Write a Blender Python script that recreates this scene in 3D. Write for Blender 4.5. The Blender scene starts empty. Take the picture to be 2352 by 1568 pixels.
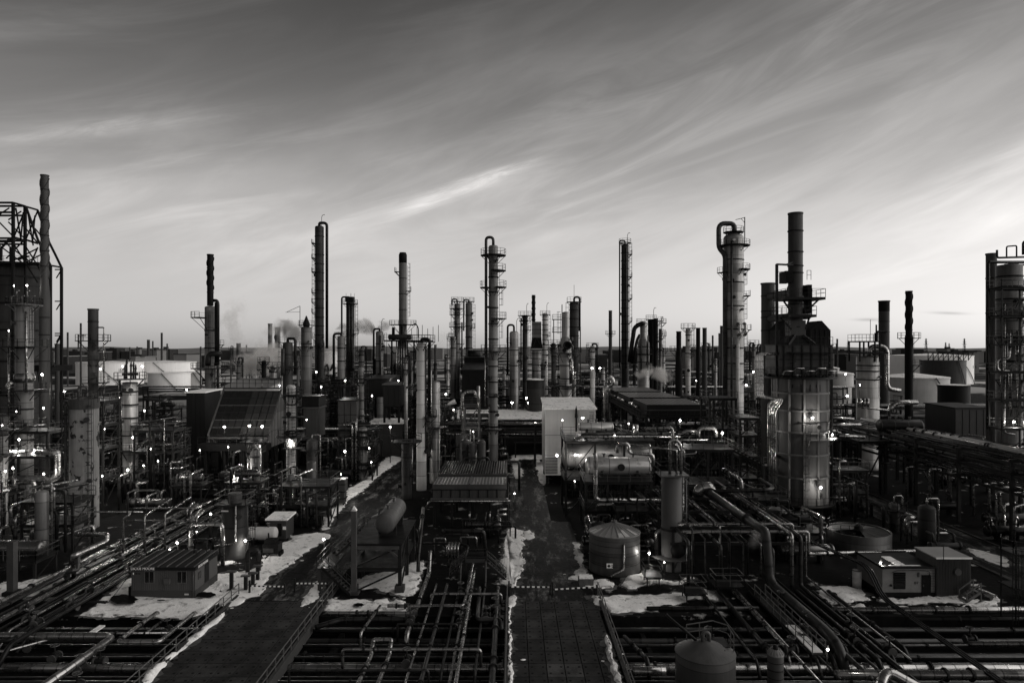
import bpy, math, random
from mathutils import Vector, Matrix

# ------------------------------------------------------------------ camera, sky, sun, exposure
S = bpy.context.scene
COL = S.collection
R = math.radians
CAM_H = 24.0                      # drone height above the plant floor
FPX, CXP, HYP = 1568.4, 1176.0, 797.5   # focal length, centre column and horizon row of the survey sheet (2352 wide)
cam = bpy.data.cameras.new('camera')
cam.lens = 36.0 * FPX / 2352.0
cam.sensor_width = 36.0
cam.shift_y = (HYP - 784.0) / 2352.0
cam.clip_start, cam.clip_end = 0.5, 40000.0
cam_o = bpy.data.objects.new('camera', cam)
cam_o.location = (0, 0, CAM_H)
cam_o.rotation_euler = (R(90), 0, 0)
COL.objects.link(cam_o)
S.camera = cam_o
vs = S.view_settings
vs.view_transform = 'Standard'
vs.look = 'None'
vs.exposure = 0.6
vs.gamma = 1.0
vs.use_curve_mapping = False
S.display_settings.display_device = 'sRGB'
S.cycles.max_bounces = 6
S.cycles.diffuse_bounces = 2
S.cycles.glossy_bounces = 2
S.cycles.transparent_max_bounces = 6
S.cycles.volume_bounces = 2
S.cycles.use_light_tree = True
S.cycles.caustics_reflective = False
S.cycles.caustics_refractive = False
S.cycles.sample_clamp_indirect = 3.0

SUN_EL, SUN_AZ = 10.0, 96.0        # degrees; azimuth to the east of the view axis
W = bpy.data.worlds.new('World')
S.world = W
W.use_nodes = True
nt = W.node_tree
nt.nodes.clear()
def N(tree, typ, **kw):
    n = tree.nodes.new(typ)
    for k, v in kw.items():
        if k == 'inp':
            for i, x in v.items():
                n.inputs[i].default_value = x
        else:
            setattr(n, k, v)
    return n
def MATH(tree, op, a, b=None, c=None, clamp=False):
    n = tree.nodes.new('ShaderNodeMath')
    n.operation = op
    n.use_clamp = clamp
    for i, x in enumerate((a, b, c)):
        if x is None:
            continue
        if hasattr(x, 'is_output'):
            tree.links.new(x, n.inputs[i])
        else:
            n.inputs[i].default_value = x
    return n.outputs[0]
def build_world():
    L = nt.links.new
    m = lambda op, a, b=None, c=None, clamp=False: MATH(nt, op, a, b, c, clamp)
    tc = N(nt, 'ShaderNodeTexCoord')
    sep = N(nt, 'ShaderNodeSeparateXYZ')
    L(tc.outputs['Generated'], sep.inputs[0])
    X, Y, Z = sep.outputs
    sky = N(nt, 'ShaderNodeTexSky', sky_type='NISHITA', sun_disc=False)
    sky.sun_elevation = R(SUN_EL)
    sky.sun_rotation = R(SUN_AZ)
    sky.air_density = 1.0
    sky.dust_density = 2.0
    sky.ozone_density = 1.0
    bw = N(nt, 'ShaderNodeRGBToBW')
    L(sky.outputs[0], bw.inputs[0])
    lum = bw.outputs[0]                        # monochrome film: luminance only
    zc = m('MAXIMUM', Z, 0.0)
    # the film's response to the sky: an s-curve over luminance, darker with height (red filter look of clear sky)
    base = m('POWER', m('MULTIPLY', lum, SKY_GAIN), SKY_POW)
    q = m('DIVIDE', zc, 0.335)
    hyp = m('SQRT', m('MAXIMUM', m('ADD', m('MULTIPLY', X, X), m('MULTIPLY', Y, Y)), 0.0001))
    base = m('MULTIPLY', base, m('ADD', 1.0, m('MULTIPLY', m('DIVIDE', X, hyp), 0.40)))     # afterglow on the sun's side
    base = m('MULTIPLY', base, m('ADD', 1.0, m('MULTIPLY', m('POWER', 2.718, m('MULTIPLY', zc, -9.0)), 0.62)))
    base = m('MULTIPLY', base, m('ADD', 0.04, m('MULTIPLY', 0.96, m('POWER', 2.718, m('MULTIPLY', m('MULTIPLY', q, q), -1.0)))))
    # cirrus sheet: plane coordinates, streaked along one wind direction
    azi = m('ARCTAN2', X, Y)
    ele = m('ARCSINE', Z)
    ca, sa = math.cos(0.30), math.sin(0.30)
    al = m('ADD', m('MULTIPLY', azi, ca), m('MULTIPLY', ele, sa))
    ac = m('SUBTRACT', m('MULTIPLY', ele, ca), m('MULTIPLY', azi, sa))
    def noise(sx, sy, det, rough, dist, off):
        cmb = N(nt, 'ShaderNodeCombineXYZ')
        L(m('MULTIPLY', al, sx), cmb.inputs[0])
        L(m('MULTIPLY', ac, sy), cmb.inputs[1])
        cmb.inputs[2].default_value = off
        n = N(nt, 'ShaderNodeTexNoise', inp={'Scale': 1.0, 'Detail': det, 'Roughness': rough, 'Distortion': dist})
        L(cmb.outputs[0], n.inputs['Vector'])
        return n.outputs['Fac']
    def ramp(x, a, b):
        n = N(nt, 'ShaderNodeMapRange', inp={1: a, 2: b, 3: 0.0, 4: 1.0})
        n.interpolation_type = 'SMOOTHSTEP'
        L(x, n.inputs[0])
        return n.outputs[0]
    n1 = ramp(noise(1.2, 4.6, 6, 0.55, 0.8, 3.7), 0.36, 0.74)
    n2 = ramp(noise(2.8, 17.0, 8, 0.60, 0.9, 11.2), 0.38, 0.78)
    n3 = ramp(noise(1.0, 2.6, 3, 0.5, 0.4, 7.9), 0.36, 0.68)
    cl = m('ADD', m('MULTIPLY', n1, 0.30), m('MULTIPLY', m('MULTIPLY', n2, n3), 0.52))
    cl = m('ADD', cl, m('MULTIPLY', n3, 0.12))
    fade = ramp(zc, 0.02, 0.25)
    cl = m('MULTIPLY', cl, fade)
    # one denser wisp and two small dark stratus slivers, by direction
    def blob(px, py, sx, sy, tilt):
        x0, z0 = (px - CXP) / FPX, (HYP - py) / FPX
        a = m('SUBTRACT', m('DIVIDE', X, m('MAXIMUM', Y, 0.05)), x0)
        b = m('SUBTRACT', m('DIVIDE', Z, m('MAXIMUM', Y, 0.05)), z0)
        c, s = math.cos(tilt), math.sin(tilt)
        p = m('DIVIDE', m('ADD', m('MULTIPLY', a, c), m('MULTIPLY', b, s)), sx)
        q = m('DIVIDE', m('SUBTRACT', m('MULTIPLY', b, c), m('MULTIPLY', a, s)), sy)
        r2 = m('ADD', m('MULTIPLY', p, p), m('MULTIPLY', q, q))
        g = m('POWER', 2.718, m('MULTIPLY', r2, -1.0))
        return m('MULTIPLY', g, m('GREATER_THAN', Y, 0.1))
    n5 = ramp(noise(7.0, 60.0, 9, 0.7, 1.2, 2.2), 0.34, 0.74)
    tex = m('ADD', 0.40, m('MULTIPLY', n5, 0.9))
    w = m('MULTIPLY', blob(1090, 420, 0.085, 0.0105, 0.36), m('MULTIPLY', tex, 0.42))
    w = m('ADD', w, m('MULTIPLY', blob(960, 474, 0.06, 0.010, 0.42), m('MULTIPLY', tex, 0.22)))
    w = m('ADD', w, m('MULTIPLY', blob(200, 298, 0.20, 0.013, 0.12), m('MULTIPLY', tex, 0.16)))
    dk = m('ADD', blob(1995, 734, 0.020, 0.0022, 0.0), blob(2180, 719, 0.026, 0.0020, -0.03))
    val = m('ADD', m('MULTIPLY', base, m('ADD', 0.78, cl)), m('MULTIPLY', m('ADD', m('MULTIPLY', w, 19.0), cl), 0.55))
    val = m('MULTIPLY', val, m('SUBTRACT', 1.0, m('MULTIPLY', dk, 0.30)))
    col = N(nt, 'ShaderNodeCombineColor')
    L(m('MULTIPLY', val, 1.0), col.inputs[0])
    L(m('MULTIPLY', val, 0.972), col.inputs[1])
    L(m('MULTIPLY', val, 0.952), col.inputs[2])
    bg = N(nt, 'ShaderNodeBackground')
    L(col.outputs[0], bg.inputs[0])
    bg.inputs[1].default_value = SKY_STRENGTH
    out = N(nt, 'ShaderNodeOutputWorld')
    L(bg.outputs[0], out.inputs[0])
SKY_GAIN, SKY_POW, SKY_STRENGTH = 40.0, 0.42, 0.062
build_world()

sun = bpy.data.lights.new('sun', 'SUN')
sun.energy = 1.5
sun.angle = R(80)
sun.color = (1.0, 0.975, 0.95)
sun_o = bpy.data.objects.new('sun', sun)
az, el = R(SUN_AZ), R(24)
to_sun = Vector((math.sin(az) * math.cos(el), math.cos(az) * math.cos(el), math.sin(el)))
sun_o.rotation_euler = to_sun.to_track_quat('Z', 'Y').to_euler()
sun_o.location = (60, -20, 90)
COL.objects.link(sun_o)

# ------------------------------------------------------------------ survey helpers
def gp(px, py, z=0.0):            # survey point lying at height z -> world
    D = (CAM_H - z) * FPX / (py - HYP)
    return Vector(((px - CXP) * D / FPX, D, z))
def xat(px, D):
    return (px - CXP) * D / FPX
def zat(py, D):
    return CAM_H - (py - HYP) * D / FPX
def at(px, py, D):
    return Vector((xat(px, D), D, zat(py, D)))
def ms(px, D):
    return px * D / FPX
# field-sheet coordinates -> survey sheet
def qG(i):
    x0 = (0, 496.1, 918.8, 1341.4, 1782.4)[i]
    return lambda x, y: (x0 + x / 3.655, 1139.3 + y / 3.655)
def qF(i):
    x0 = (0, 404.3, 826.9, 1212.8, 1580.3)[i]
    return lambda x, y: (x0 + x / 4.064, 781.0 + y / 4.064)
def qQ(x, y):
    return (1800.8 + x / 4.2665, 918.8 + y / 4.2665)
rnd = random.Random(7)
ORD = ['first', 'second', 'third', 'fourth', 'fifth', 'sixth', 'seventh', 'eighth', 'ninth', 'tenth', 'eleventh', 'twelfth',
       'thirteenth', 'fourteenth', 'fifteenth', 'sixteenth', 'seventeenth', 'eighteenth', 'nineteenth', 'twentieth',
       'twenty-first', 'twenty-second', 'twenty-third', 'twenty-fourth', 'twenty-fifth', 'twenty-sixth', 'twenty-seventh', 'twenty-eighth']

# ------------------------------------------------------------------ materials
MATS = {}
def mat(name, v, rough=0.6, metal=0.0, var=0.35, scale=0.8, streak=0.0, bands=0.0, bump=0.0, peel=0.0, spec=0.5, courses=0.0, dirt=0.0):
    m_ = bpy.data.materials.new(name)
    m_.use_nodes = True
    t = m_.node_tree
    b = t.nodes['Principled BSDF']
    L = t.links.new
    geo = N(t, 'ShaderNodeNewGeometry')
    no = N(t, 'ShaderNodeTexNoise', inp={'Scale': scale, 'Detail': 5.0, 'Roughness': 0.6})
    L(geo.outputs['Position'], no.inputs['Vector'])
    f = MATH(t, 'MULTIPLY_ADD', MATH(t, 'SUBTRACT', no.outputs['Fac'], 0.5), 2.6 * var, 1.0)
    if streak:
        mp = N(t, 'ShaderNodeMapping')
        mp.inputs['Scale'].default_value = (2.2, 2.2, 0.10)
        L(geo.outputs['Position'], mp.inputs[0])
        n2 = N(t, 'ShaderNodeTexNoise', inp={'Scale': 1.0, 'Detail': 4.0, 'Roughness': 0.65})
        L(mp.outputs[0], n2.inputs['Vector'])
        f = MATH(t, 'MULTIPLY', f, MATH(t, 'MULTIPLY_ADD', MATH(t, 'SUBTRACT', n2.outputs['Fac'], 0.5), 2.6 * streak, 1.0))
    if courses:                    # plate courses of slightly different grey, each `courses` metres high
        sp = N(t, 'ShaderNodeSeparateXYZ')
        L(geo.outputs['Position'], sp.inputs[0])
        q = MATH(t, 'DIVIDE', sp.outputs[2], courses)
        wn = N(t, 'ShaderNodeTexWhiteNoise', noise_dimensions='1D')
        L(MATH(t, 'FLOOR', q), wn.inputs['W'])
        f = MATH(t, 'MULTIPLY', f, MATH(t, 'MULTIPLY_ADD', wn.outputs['Value'], 0.5, 0.75))
        fr = MATH(t, 'FRACT', q)
        f = MATH(t, 'MULTIPLY', f, MATH(t, 'SUBTRACT', 1.0, MATH(t, 'MULTIPLY', MATH(t, 'LESS_THAN', fr, 0.045), 0.55)))
    if bands:                      # cladding seams along a pipe run
        a = N(t, 'ShaderNodeAttribute', attribute_name='run')
        q = MATH(t, 'DIVIDE', a.outputs['Fac'], bands)
        wn = N(t, 'ShaderNodeTexWhiteNoise', noise_dimensions='1D')
        L(MATH(t, 'FLOOR', q), wn.inputs['W'])
        f = MATH(t, 'MULTIPLY', f, MATH(t, 'MULTIPLY_ADD', wn.outputs['Value'], 0.45, 0.78))
        f = MATH(t, 'MULTIPLY', f, MATH(t, 'SUBTRACT', 1.0, MATH(t, 'MULTIPLY', MATH(t, 'LESS_THAN', MATH(t, 'FRACT', q), 0.10), 0.6)))
    if dirt:                       # grit and slush worked into the snow
        n5 = N(t, 'ShaderNodeTexNoise', inp={'Scale': 0.9, 'Detail': 9.0, 'Roughness': 0.74, 'Distortion': 0.3})
        L(geo.outputs['Position'], n5.inputs['Vector'])
        pk = N(t, 'ShaderNodeMapRange', inp={1: dirt - 0.06, 2: dirt + 0.10, 3: 1.0, 4: 0.16})
        L(n5.outputs['Fac'], pk.inputs[0])
        f = MATH(t, 'MULTIPLY', f, pk.outputs[0])
    if peel:
        n3 = N(t, 'ShaderNodeTexNoise', inp={'Scale': 0.75, 'Detail': 7.0, 'Roughness': 0.62, 'Distortion': 0.4})
        L(geo.outputs['Position'], n3.inputs['Vector'])
        pk = N(t, 'ShaderNodeMapRange', inp={1: peel, 2: peel + 0.025, 3: 1.0, 4: 0.12})
        L(n3.outputs['Fac'], pk.inputs[0])
        f = MATH(t, 'MULTIPLY', f, pk.outputs[0])
    f = MATH(t, 'MAXIMUM', f, 0.08)
    val = MATH(t, 'MULTIPLY', f, v)
    cc = N(t, 'ShaderNodeCombineColor')
    for i, k in enumerate((1.0, 0.985, 0.965)):
        L(MATH(t, 'MINIMUM', MATH(t, 'MULTIPLY', val, k), 0.9), cc.inputs[i])
    L(cc.outputs[0], b.inputs['Base Color'])
    b.inputs['Roughness'].default_value = rough
    L(MATH(t, 'MULTIPLY_ADD', MATH(t, 'SUBTRACT', no.outputs['Fac'], 0.5), 0.5, rough, True), b.inputs['Roughness'])
    b.inputs['Metallic'].default_value = metal
    b.inputs['Specular IOR Level'].default_value = spec * 0.45
    if bump:
        n4 = N(t, 'ShaderNodeTexNoise', inp={'Scale': 6.0, 'Detail': 4.0})
        L(geo.outputs['Position'], n4.inputs['Vector'])
        bp = N(t, 'ShaderNodeBump', inp={'Strength': bump, 'Distance': 0.1})
        L(n4.outputs['Fac'], bp.inputs['Height'])
        L(bp.outputs[0], b.inputs['Normal'])
    MATS[name] = m_
    return m_
def emit(name, v, s):
    m_ = bpy.data.materials.new(name)
    m_.use_nodes = True
    b = m_.node_tree.nodes['Principled BSDF']
    b.inputs['Base Color'].default_value = (0.8, 0.78, 0.75, 1)
    b.inputs['Emission Color'].default_value = (v, v * 0.97, v * 0.93, 1)
    b.inputs['Emission Strength'].default_value = s
    MATS[name] = m_
mat('steel_dark', 0.008, 0.55, 0.0, 0.4, 1.2, spec=0.25)
mat('steel', 0.014, 0.5, 0.0, 0.45, 1.0, streak=0.2, spec=0.3)
mat('steel_light', 0.060, 0.45, 0.1, 0.4, 1.0, streak=0.2)
mat('rail_paint', 0.085, 0.5, 0.0, 0.3, 1.0)
mat('clad', 0.30, 0.27, 0.85, 0.40, 1.1, bands=1.0)
mat('clad_dark', 0.030, 0.36, 0.5, 0.4, 1.0, bands=1.1)
mat('pipe_black', 0.009, 0.4, 0.0, 0.4, 1.0, bands=6.0, spec=0.35)
mat('pipe_grey', 0.032, 0.42, 0.2, 0.4, 0.9, bands=2.4)
mat('tower', 0.118, 0.5, 0.2, 0.38, 0.35, streak=0.55, courses=3.1)
mat('tower_dark', 0.026, 0.55, 0.0, 0.4, 0.4, streak=0.5, courses=3.6, spec=0.3)
mat('tower_light', 0.34, 0.55, 0.0, 0.22, 0.5, streak=0.35, courses=2.4)
mat('tower_alu', 0.21, 0.40, 0.5, 0.38, 0.4, streak=0.55, courses=2.0)
mat('stack_grey', 0.042, 0.6, 0.0, 0.25, 0.5, streak=0.35, spec=0.3)
mat('stack_soot', 0.007, 0.7, 0.0, 0.4, 0.5, streak=0.4, spec=0.2)
mat('stack_stain', 0.095, 0.6, 0.0, 0.5, 0.22, streak=0.55)
mat('furnace', 0.064, 0.5, 0.0, 0.16, 0.35, streak=0.22, spec=0.35)
mat('peeling', 0.14, 0.8, 0.0, 0.3, 0.6, streak=0.4, peel=0.555, spec=0.2)
mat('concrete', 0.045, 0.85, 0.0, 0.35, 0.9, bump=0.3, spec=0.2)
mat('concrete_dark', 0.012, 0.85, 0.0, 0.4, 0.7, bump=0.3, spec=0.2)
mat('asphalt', 0.006, 0.8, 0.0, 0.55, 0.25, bump=0.5, spec=0.05)
mat('snow', 0.80, 0.8, 0.0, 0.16, 0.9, bump=0.6, dirt=0.575)
mat('clad_bright', 0.46, 0.33, 0.55, 0.22, 0.8)
mat('trailer_wall', 0.062, 0.6, 0.0, 0.2, 0.6, streak=0.25)
mat('white', 0.80, 0.55, 0.0, 0.18, 0.05, streak=0.12)
mat('white_wall', 0.42, 0.55, 0.0, 0.18, 0.4, streak=0.15)
mat('slush', 0.085, 0.9, 0.0, 0.75, 1.6, spec=0.1)
mat('furnace_rib', 0.115, 0.45, 0.1, 0.2, 0.5)
mat('cladding', 0.044, 0.5, 0.1, 0.25, 0.5, streak=0.3, spec=0.35)
mat('cladding_dark', 0.011, 0.6, 0.0, 0.3, 0.5, streak=0.3, spec=0.25)
mat('roof_dark', 0.014, 0.7, 0.0, 0.4, 0.6, spec=0.25)
mat('roof_light', 0.20, 0.6, 0.1, 0.3, 0.8)
mat('tank_alu', 0.075, 0.42, 0.4, 0.25, 0.5, streak=0.3, courses=1.2)
mat('brick_wall', 0.17, 0.8, 0.0, 0.25, 1.5, bump=0.2)
mat('glass', 0.010, 0.12, 0.0, 0.1, 1.0, spec=0.8)
mat('louvre', 0.028, 0.45, 0.4, 0.3, 0.8)
mat('louvre_bright', 0.26, 0.4, 0.6, 0.3, 0.8)
mat('rubber', 0.006, 0.8, spec=0.2)
mat('sign_dark', 0.010, 0.5, spec=0.25)
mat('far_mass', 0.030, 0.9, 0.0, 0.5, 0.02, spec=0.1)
mat('far_pale', 0.15, 0.9, 0.0, 0.4, 0.015)  # snowy pale tone, lightened further to stand in for distance haze
mat('wood', 0.10, 0.8, 0.0, 0.4, 2.0)
mat('bark', 0.02, 0.9)
emit('lit', 1.0, 22.0)
emit('lit_soft', 1.0, 6.0)

def ground_mat():
    m_ = bpy.data.materials.new('plant_ground')
    m_.use_nodes = True
    t = m_.node_tree
    b = t.nodes['Principled BSDF']
    L = t.links.new
    geo = N(t, 'ShaderNodeNewGeometry')
    sp = N(t, 'ShaderNodeSeparateXYZ')
    L(geo.outputs['Position'], sp.inputs[0])
    n1 = N(t, 'ShaderNodeTexNoise', inp={'Scale': 0.30, 'Detail': 8.0, 'Roughness': 0.68})
    n2 = N(t, 'ShaderNodeTexNoise', inp={'Scale': 0.012, 'Detail': 6.0, 'Roughness': 0.65})
    n3 = N(t, 'ShaderNodeTexNoise', inp={'Scale': 1.6, 'Detail': 6.0})
    for n in (n1, n2, n3):
        L(geo.outputs['Position'], n.inputs['Vector'])
    # thawing snow remains in shapes of its own: sparse inside the plant, wide beyond it
    far = N(t, 'ShaderNodeMapRange', inp={1: 170.0, 2: 420.0, 3: 0.0, 4: 1.0})
    L(sp.outputs[1], far.inputs[0])
    s1 = N(t, 'ShaderNodeMapRange', inp={1: 0.60, 2: 0.67, 3: 0.0, 4: 0.75})
    L(n1.outputs['Fac'], s1.inputs[0])
    s2 = N(t, 'ShaderNodeMapRange', inp={1: 0.50, 2: 0.56, 3: 0.0, 4: 0.8})
    L(n2.outputs['Fac'], s2.inputs[0])
    mixs = MATH(t, 'ADD', MATH(t, 'MULTIPLY', s1.outputs[0], MATH(t, 'SUBTRACT', 1.0, far.outputs[0])), MATH(t, 'MULTIPLY', s2.outputs[0], far.outputs[0]), None, True)
    mixs = MATH(t, 'MULTIPLY', mixs, MATH(t, 'GREATER_THAN', sp.outputs[2], -0.3))
    dirt = MATH(t, 'MULTIPLY_ADD', n3.outputs['Fac'], 0.012, 0.000)
    val = MATH(t, 'ADD', MATH(t, 'MULTIPLY', dirt, MATH(t, 'SUBTRACT', 1.0, mixs)), MATH(t, 'MULTIPLY', mixs, 0.55))
    cc = N(t, 'ShaderNodeCombineColor')
    for i, k in enumerate((1.0, 0.985, 0.965)):
        L(MATH(t, 'MULTIPLY', val, k), cc.inputs[i])
    L(cc.outputs[0], b.inputs['Base Color'])
    b.inputs['Roughness'].default_value = 0.95
    b.inputs['Specular IOR Level'].default_value = 0.06
    bp = N(t, 'ShaderNodeBump', inp={'Strength': 0.4, 'Distance': 0.1})
    L(n3.outputs['Fac'], bp.inputs['Height'])
    L(bp.outputs[0], b.inputs['Normal'])
    MATS['plant_ground'] = m_
ground_mat()
def road_mat():
    m_ = bpy.data.materials.new('road')
    m_.use_nodes = True
    t = m_.node_tree
    b = t.nodes['Principled BSDF']
    L = t.links.new
    geo = N(t, 'ShaderNodeNewGeometry')
    mp = N(t, 'ShaderNodeMapping')
    mp.inputs['Scale'].default_value = (0.55, 0.13, 1.0)
    L(geo.outputs['Position'], mp.inputs[0])
    n1 = N(t, 'ShaderNodeTexNoise', inp={'Scale': 1.0, 'Detail': 9.0, 'Roughness': 0.78, 'Distortion': 0.0})
    L(mp.outputs[0], n1.inputs['Vector'])
    n2 = N(t, 'ShaderNodeTexNoise', inp={'Scale': 1.7, 'Detail': 9.0, 'Roughness': 0.75})
    L(geo.outputs['Position'], n2.inputs['Vector'])
    r1 = N(t, 'ShaderNodeMapRange', inp={1: 0.50, 2: 0.72, 3: 0.0, 4: 1.0})
    L(n1.outputs['Fac'], r1.inputs[0])
    r2 = N(t, 'ShaderNodeMapRange', inp={1: 0.42, 2: 0.62, 3: 0.08, 4: 1.0})
    L(n2.outputs['Fac'], r2.inputs[0])
    sn = MATH(t, 'MULTIPLY', r1.outputs[0], r2.outputs[0])
    val = MATH(t, 'MULTIPLY_ADD', sn, 0.42, 0.003)
    cc = N(t, 'ShaderNodeCombineColor')
    for i, k in enumerate((1.0, 0.985, 0.965)):
        L(MATH(t, 'MULTIPLY', val, k), cc.inputs[i])
    L(cc.outputs[0], b.inputs['Base Color'])
    L(MATH(t, 'MULTIPLY_ADD', n2.outputs['Fac'], 0.7, 0.35), b.inputs['Roughness'])
    b.inputs['Specular IOR Level'].default_value = 0.10
    MATS['road'] = m_
road_mat()

# ------------------------------------------------------------------ mesh builder
class MB:
    def __init__(s):
        s.v, s.f, s.sm, s.run, s.has_run = [], [], [], [], False
    def add(s, vs_, fs, smooth=False, run=None):
        o = len(s.v)
        s.v.extend([tuple(p) for p in vs_])
        if run is None:
            s.run.extend([0.0] * len(vs_))
        else:
            s.run.extend(run)
            s.has_run = True
        for f in fs:
            s.f.append(tuple(i + o for i in f))
            s.sm.append(smooth)
        return s
    def box(s, x0, x1, y0, y1, z0, z1):
        vs_ = [(x, y, z) for z in (z0, z1) for y in (y0, y1) for x in (x0, x1)]
        return s.add(vs_, [(0, 2, 3, 1), (4, 5, 7, 6), (0, 1, 5, 4), (2, 6, 7, 3), (0, 4, 6, 2), (1, 3, 7, 5)])
    def beam(s, p, q, w, h=None):
        p, q = Vector(p), Vector(q)
        h = h or w
        d = (q - p)
        if d.length < 1e-6:
            return s
        d.normalize()
        up = Vector((0, 0, 1)) if abs(d.z) < 0.95 else Vector((0, 1, 0))
        a = d.cross(up).normalized()
        b = a.cross(d).normalized()
        vs_ = []
        for c in (p, q):
            for i, j in ((-1, -1), (1, -1), (1, 1), (-1, 1)):
                vs_.append(c + a * (i * w / 2) + b * (j * h / 2))
        return s.add(vs_, [(0, 3, 2, 1), (4, 5, 6, 7), (0, 1, 5, 4), (1, 2, 6, 5), (2, 3, 7, 6), (3, 0, 4, 7)])
    def quad(s, a, b, c, d):
        return s.add([a, b, c, d], [(0, 1, 2, 3)])
    def prism(s, poly, z0, z1):      # poly: list of (x, y), counter-clockwise
        n = len(poly)
        vs_ = [(x, y, z0) for x, y in poly] + [(x, y, z1) for x, y in poly]
        fs = [tuple(range(n - 1, -1, -1)), tuple(range(n, 2 * n))] + [(i, (i + 1) % n, n + (i + 1) % n, n + i) for i in range(n)]
        return s.add(vs_, fs)
    def extr(s, poly, p, ux, uy, d):  # poly in the plane (ux, uy) at p, extruded along d
        n = len(poly)
        p, ux, uy, d = Vector(p), Vector(ux), Vector(uy), Vector(d)
        vs_ = [p + ux * x + uy * y for x, y in poly]
        vs_ += [q + d for q in vs_]
        return s.add(vs_, [tuple(range(n - 1, -1, -1)), tuple(range(n, 2 * n))] + [(i, (i + 1) % n, n + (i + 1) % n, n + i) for i in range(n)])
    def spin(s, prof, p=(0, 0, 0), axis=(0, 0, 1), n=16, a0=0.0, a1=None, smooth=True):
        # prof: (radius, t along axis)
        p, d = Vector(p), Vector(axis).normalized()
        up = Vector((1, 0, 0)) if abs(d.x) < 0.9 else Vector((0, 1, 0))
        a = (up - d * up.dot(d)).normalized()
        b = d.cross(a)
        full = a1 is None
        a1 = a0 + 2 * math.pi if full else a1
        m_ = n if full else n + 1
        vs_, fs = [], []
        for r, t in prof:
            for i in range(m_):
                th = a0 + (a1 - a0) * i / n
                vs_.append(p + d * t + a * (r * math.cos(th)) + b * (r * math.sin(th)))
        for j in range(len(prof) - 1):
            for i in range(n):
                k = (i + 1) % m_ if full else i + 1
                fs.append((j * m_ + i, j * m_ + k, (j + 1) * m_ + k, (j + 1) * m_ + i))
        return s.add(vs_, fs, smooth)
    def cyl(s, p, q, r, r2=None, n=10, cap=True):
        p, q = Vector(p), Vector(q)
        L_ = (q - p).length
        r2 = r if r2 is None else r2
        s.spin([(r, 0), (r2, L_)], p, q - p, n)
        if cap:
            for rr, t in ((r, 0.0), (r2, L_)):
                if rr > 0.01:
                    d = (q - p).normalized()
                    o = len(s.v) - 0
                    s.spin([(rr, t), (0.001, t)] if t else [(0.001, t), (rr, t)], p, q - p, n, smooth=False)
        return s
    def tube(s, pts, r, n=8, bend=None, cap=True):
        pts = [Vector(p) for p in pts]
        bend = bend if bend is not None else r * 2.2
        path = [pts[0]]
        for i in range(1, len(pts) - 1):
            a, b, c = pts[i - 1], pts[i], pts[i + 1]
            d1, d2 = (b - a), (c - b)
            l1, l2 = d1.length, d2.length
            if l1 < 1e-5 or l2 < 1e-5:
                continue
            d1.normalize(); d2.normalize()
            cs = max(-1, min(1, d1.dot(d2)))
            if cs > 0.995:
                path.append(b)
                continue
            k = min(bend, l1 * 0.48, l2 * 0.48)
            p0, p2 = b - d1 * k, b + d2 * k
            st = 5 if cs < 0.6 else 3
            for j in range(st + 1):
                t = j / st
                path.append(p0 * (1 - t) ** 2 + b * (2 * t * (1 - t)) + p2 * t ** 2)
        path.append(pts[-1])
        vs_, fs, run = [], [], []
        L_, nrm = 0.0, None
        m_ = len(path)
        for i, p in enumerate(path):
            if i == 0:
                d = path[1] - path[0]
            elif i == m_ - 1:
                d = path[-1] - path[-2]
            else:
                d = (path[i + 1] - p).normalized() + (p - path[i - 1]).normalized()
            if i:
                L_ += (p - path[i - 1]).length
            d.normalize()
            if nrm is None:
                up = Vector((0, 0, 1)) if abs(d.z) < 0.9 else Vector((1, 0, 0))
                nrm = d.cross(up).normalized()
            else:
                nrm = (nrm - d * nrm.dot(d)).normalized()
            b = d.cross(nrm)
            for j in range(n):
                th = 2 * math.pi * j / n
                vs_.append(p + nrm * (r * math.cos(th)) + b * (r * math.sin(th)))
                run.append(L_)
        for i in range(m_ - 1):
            for j in range(n):
                k = (j + 1) % n
                fs.append((i * n + j, i * n + k, (i + 1) * n + k, (i + 1) * n + j))
        if cap:
            fs.append(tuple(range(n - 1, -1, -1)))
            fs.append(tuple((m_ - 1) * n + j for j in range(n)))
        return s.add(vs_, fs, True, run)
    def vessel(s, p, q, r, n=20, head=0.5):     # dished heads; p and q are the tan lines
        p, q = Vector(p), Vector(q)
        L_ = (q - p).length
        prof = []
        for i in range(6):
            a = math.pi / 2 * i / 5
            prof.append((max(0.002, r * math.sin(a)), -r * head * math.cos(a)))
        for i in range(6):
            a = math.pi / 2 * (5 - i) / 5
            prof.append((max(0.002, r * math.sin(a)), L_ + r * head * math.cos(a)))
        return s.spin(prof, p, q - p, n)
    def ring(s, z, r0, r1, h, p=(0, 0), n=18, a0=0.0, a1=None):
        pr = [(r0, z), (r1, z), (r1, z + h), (r0, z + h), (r0, z)]
        s.spin(pr, (p[0], p[1], 0), (0, 0, 1), n, a0, a1, smooth=False)
        return s
    def rail(s, pts, h=1.1, t=0.055, closed=False, step=1.6, mid=True):
        pts = [Vector(p) for p in pts]
        if closed:
            pts = pts + [pts[0]]
        up = Vector((0, 0, 1))
        for a, b in zip(pts, pts[1:]):
            L_ = (b - a).length
            k = max(1, int(round(L_ / step)))
            for i in range(k + 1):
                c = a.lerp(b, i / k)
                s.beam(c, c + up * h, t)
            s.beam(a + up * h, b + up * h, t)
            if mid:
                s.beam(a + up * h * 0.52, b + up * h * 0.52, t * 0.8)
        return s
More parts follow.
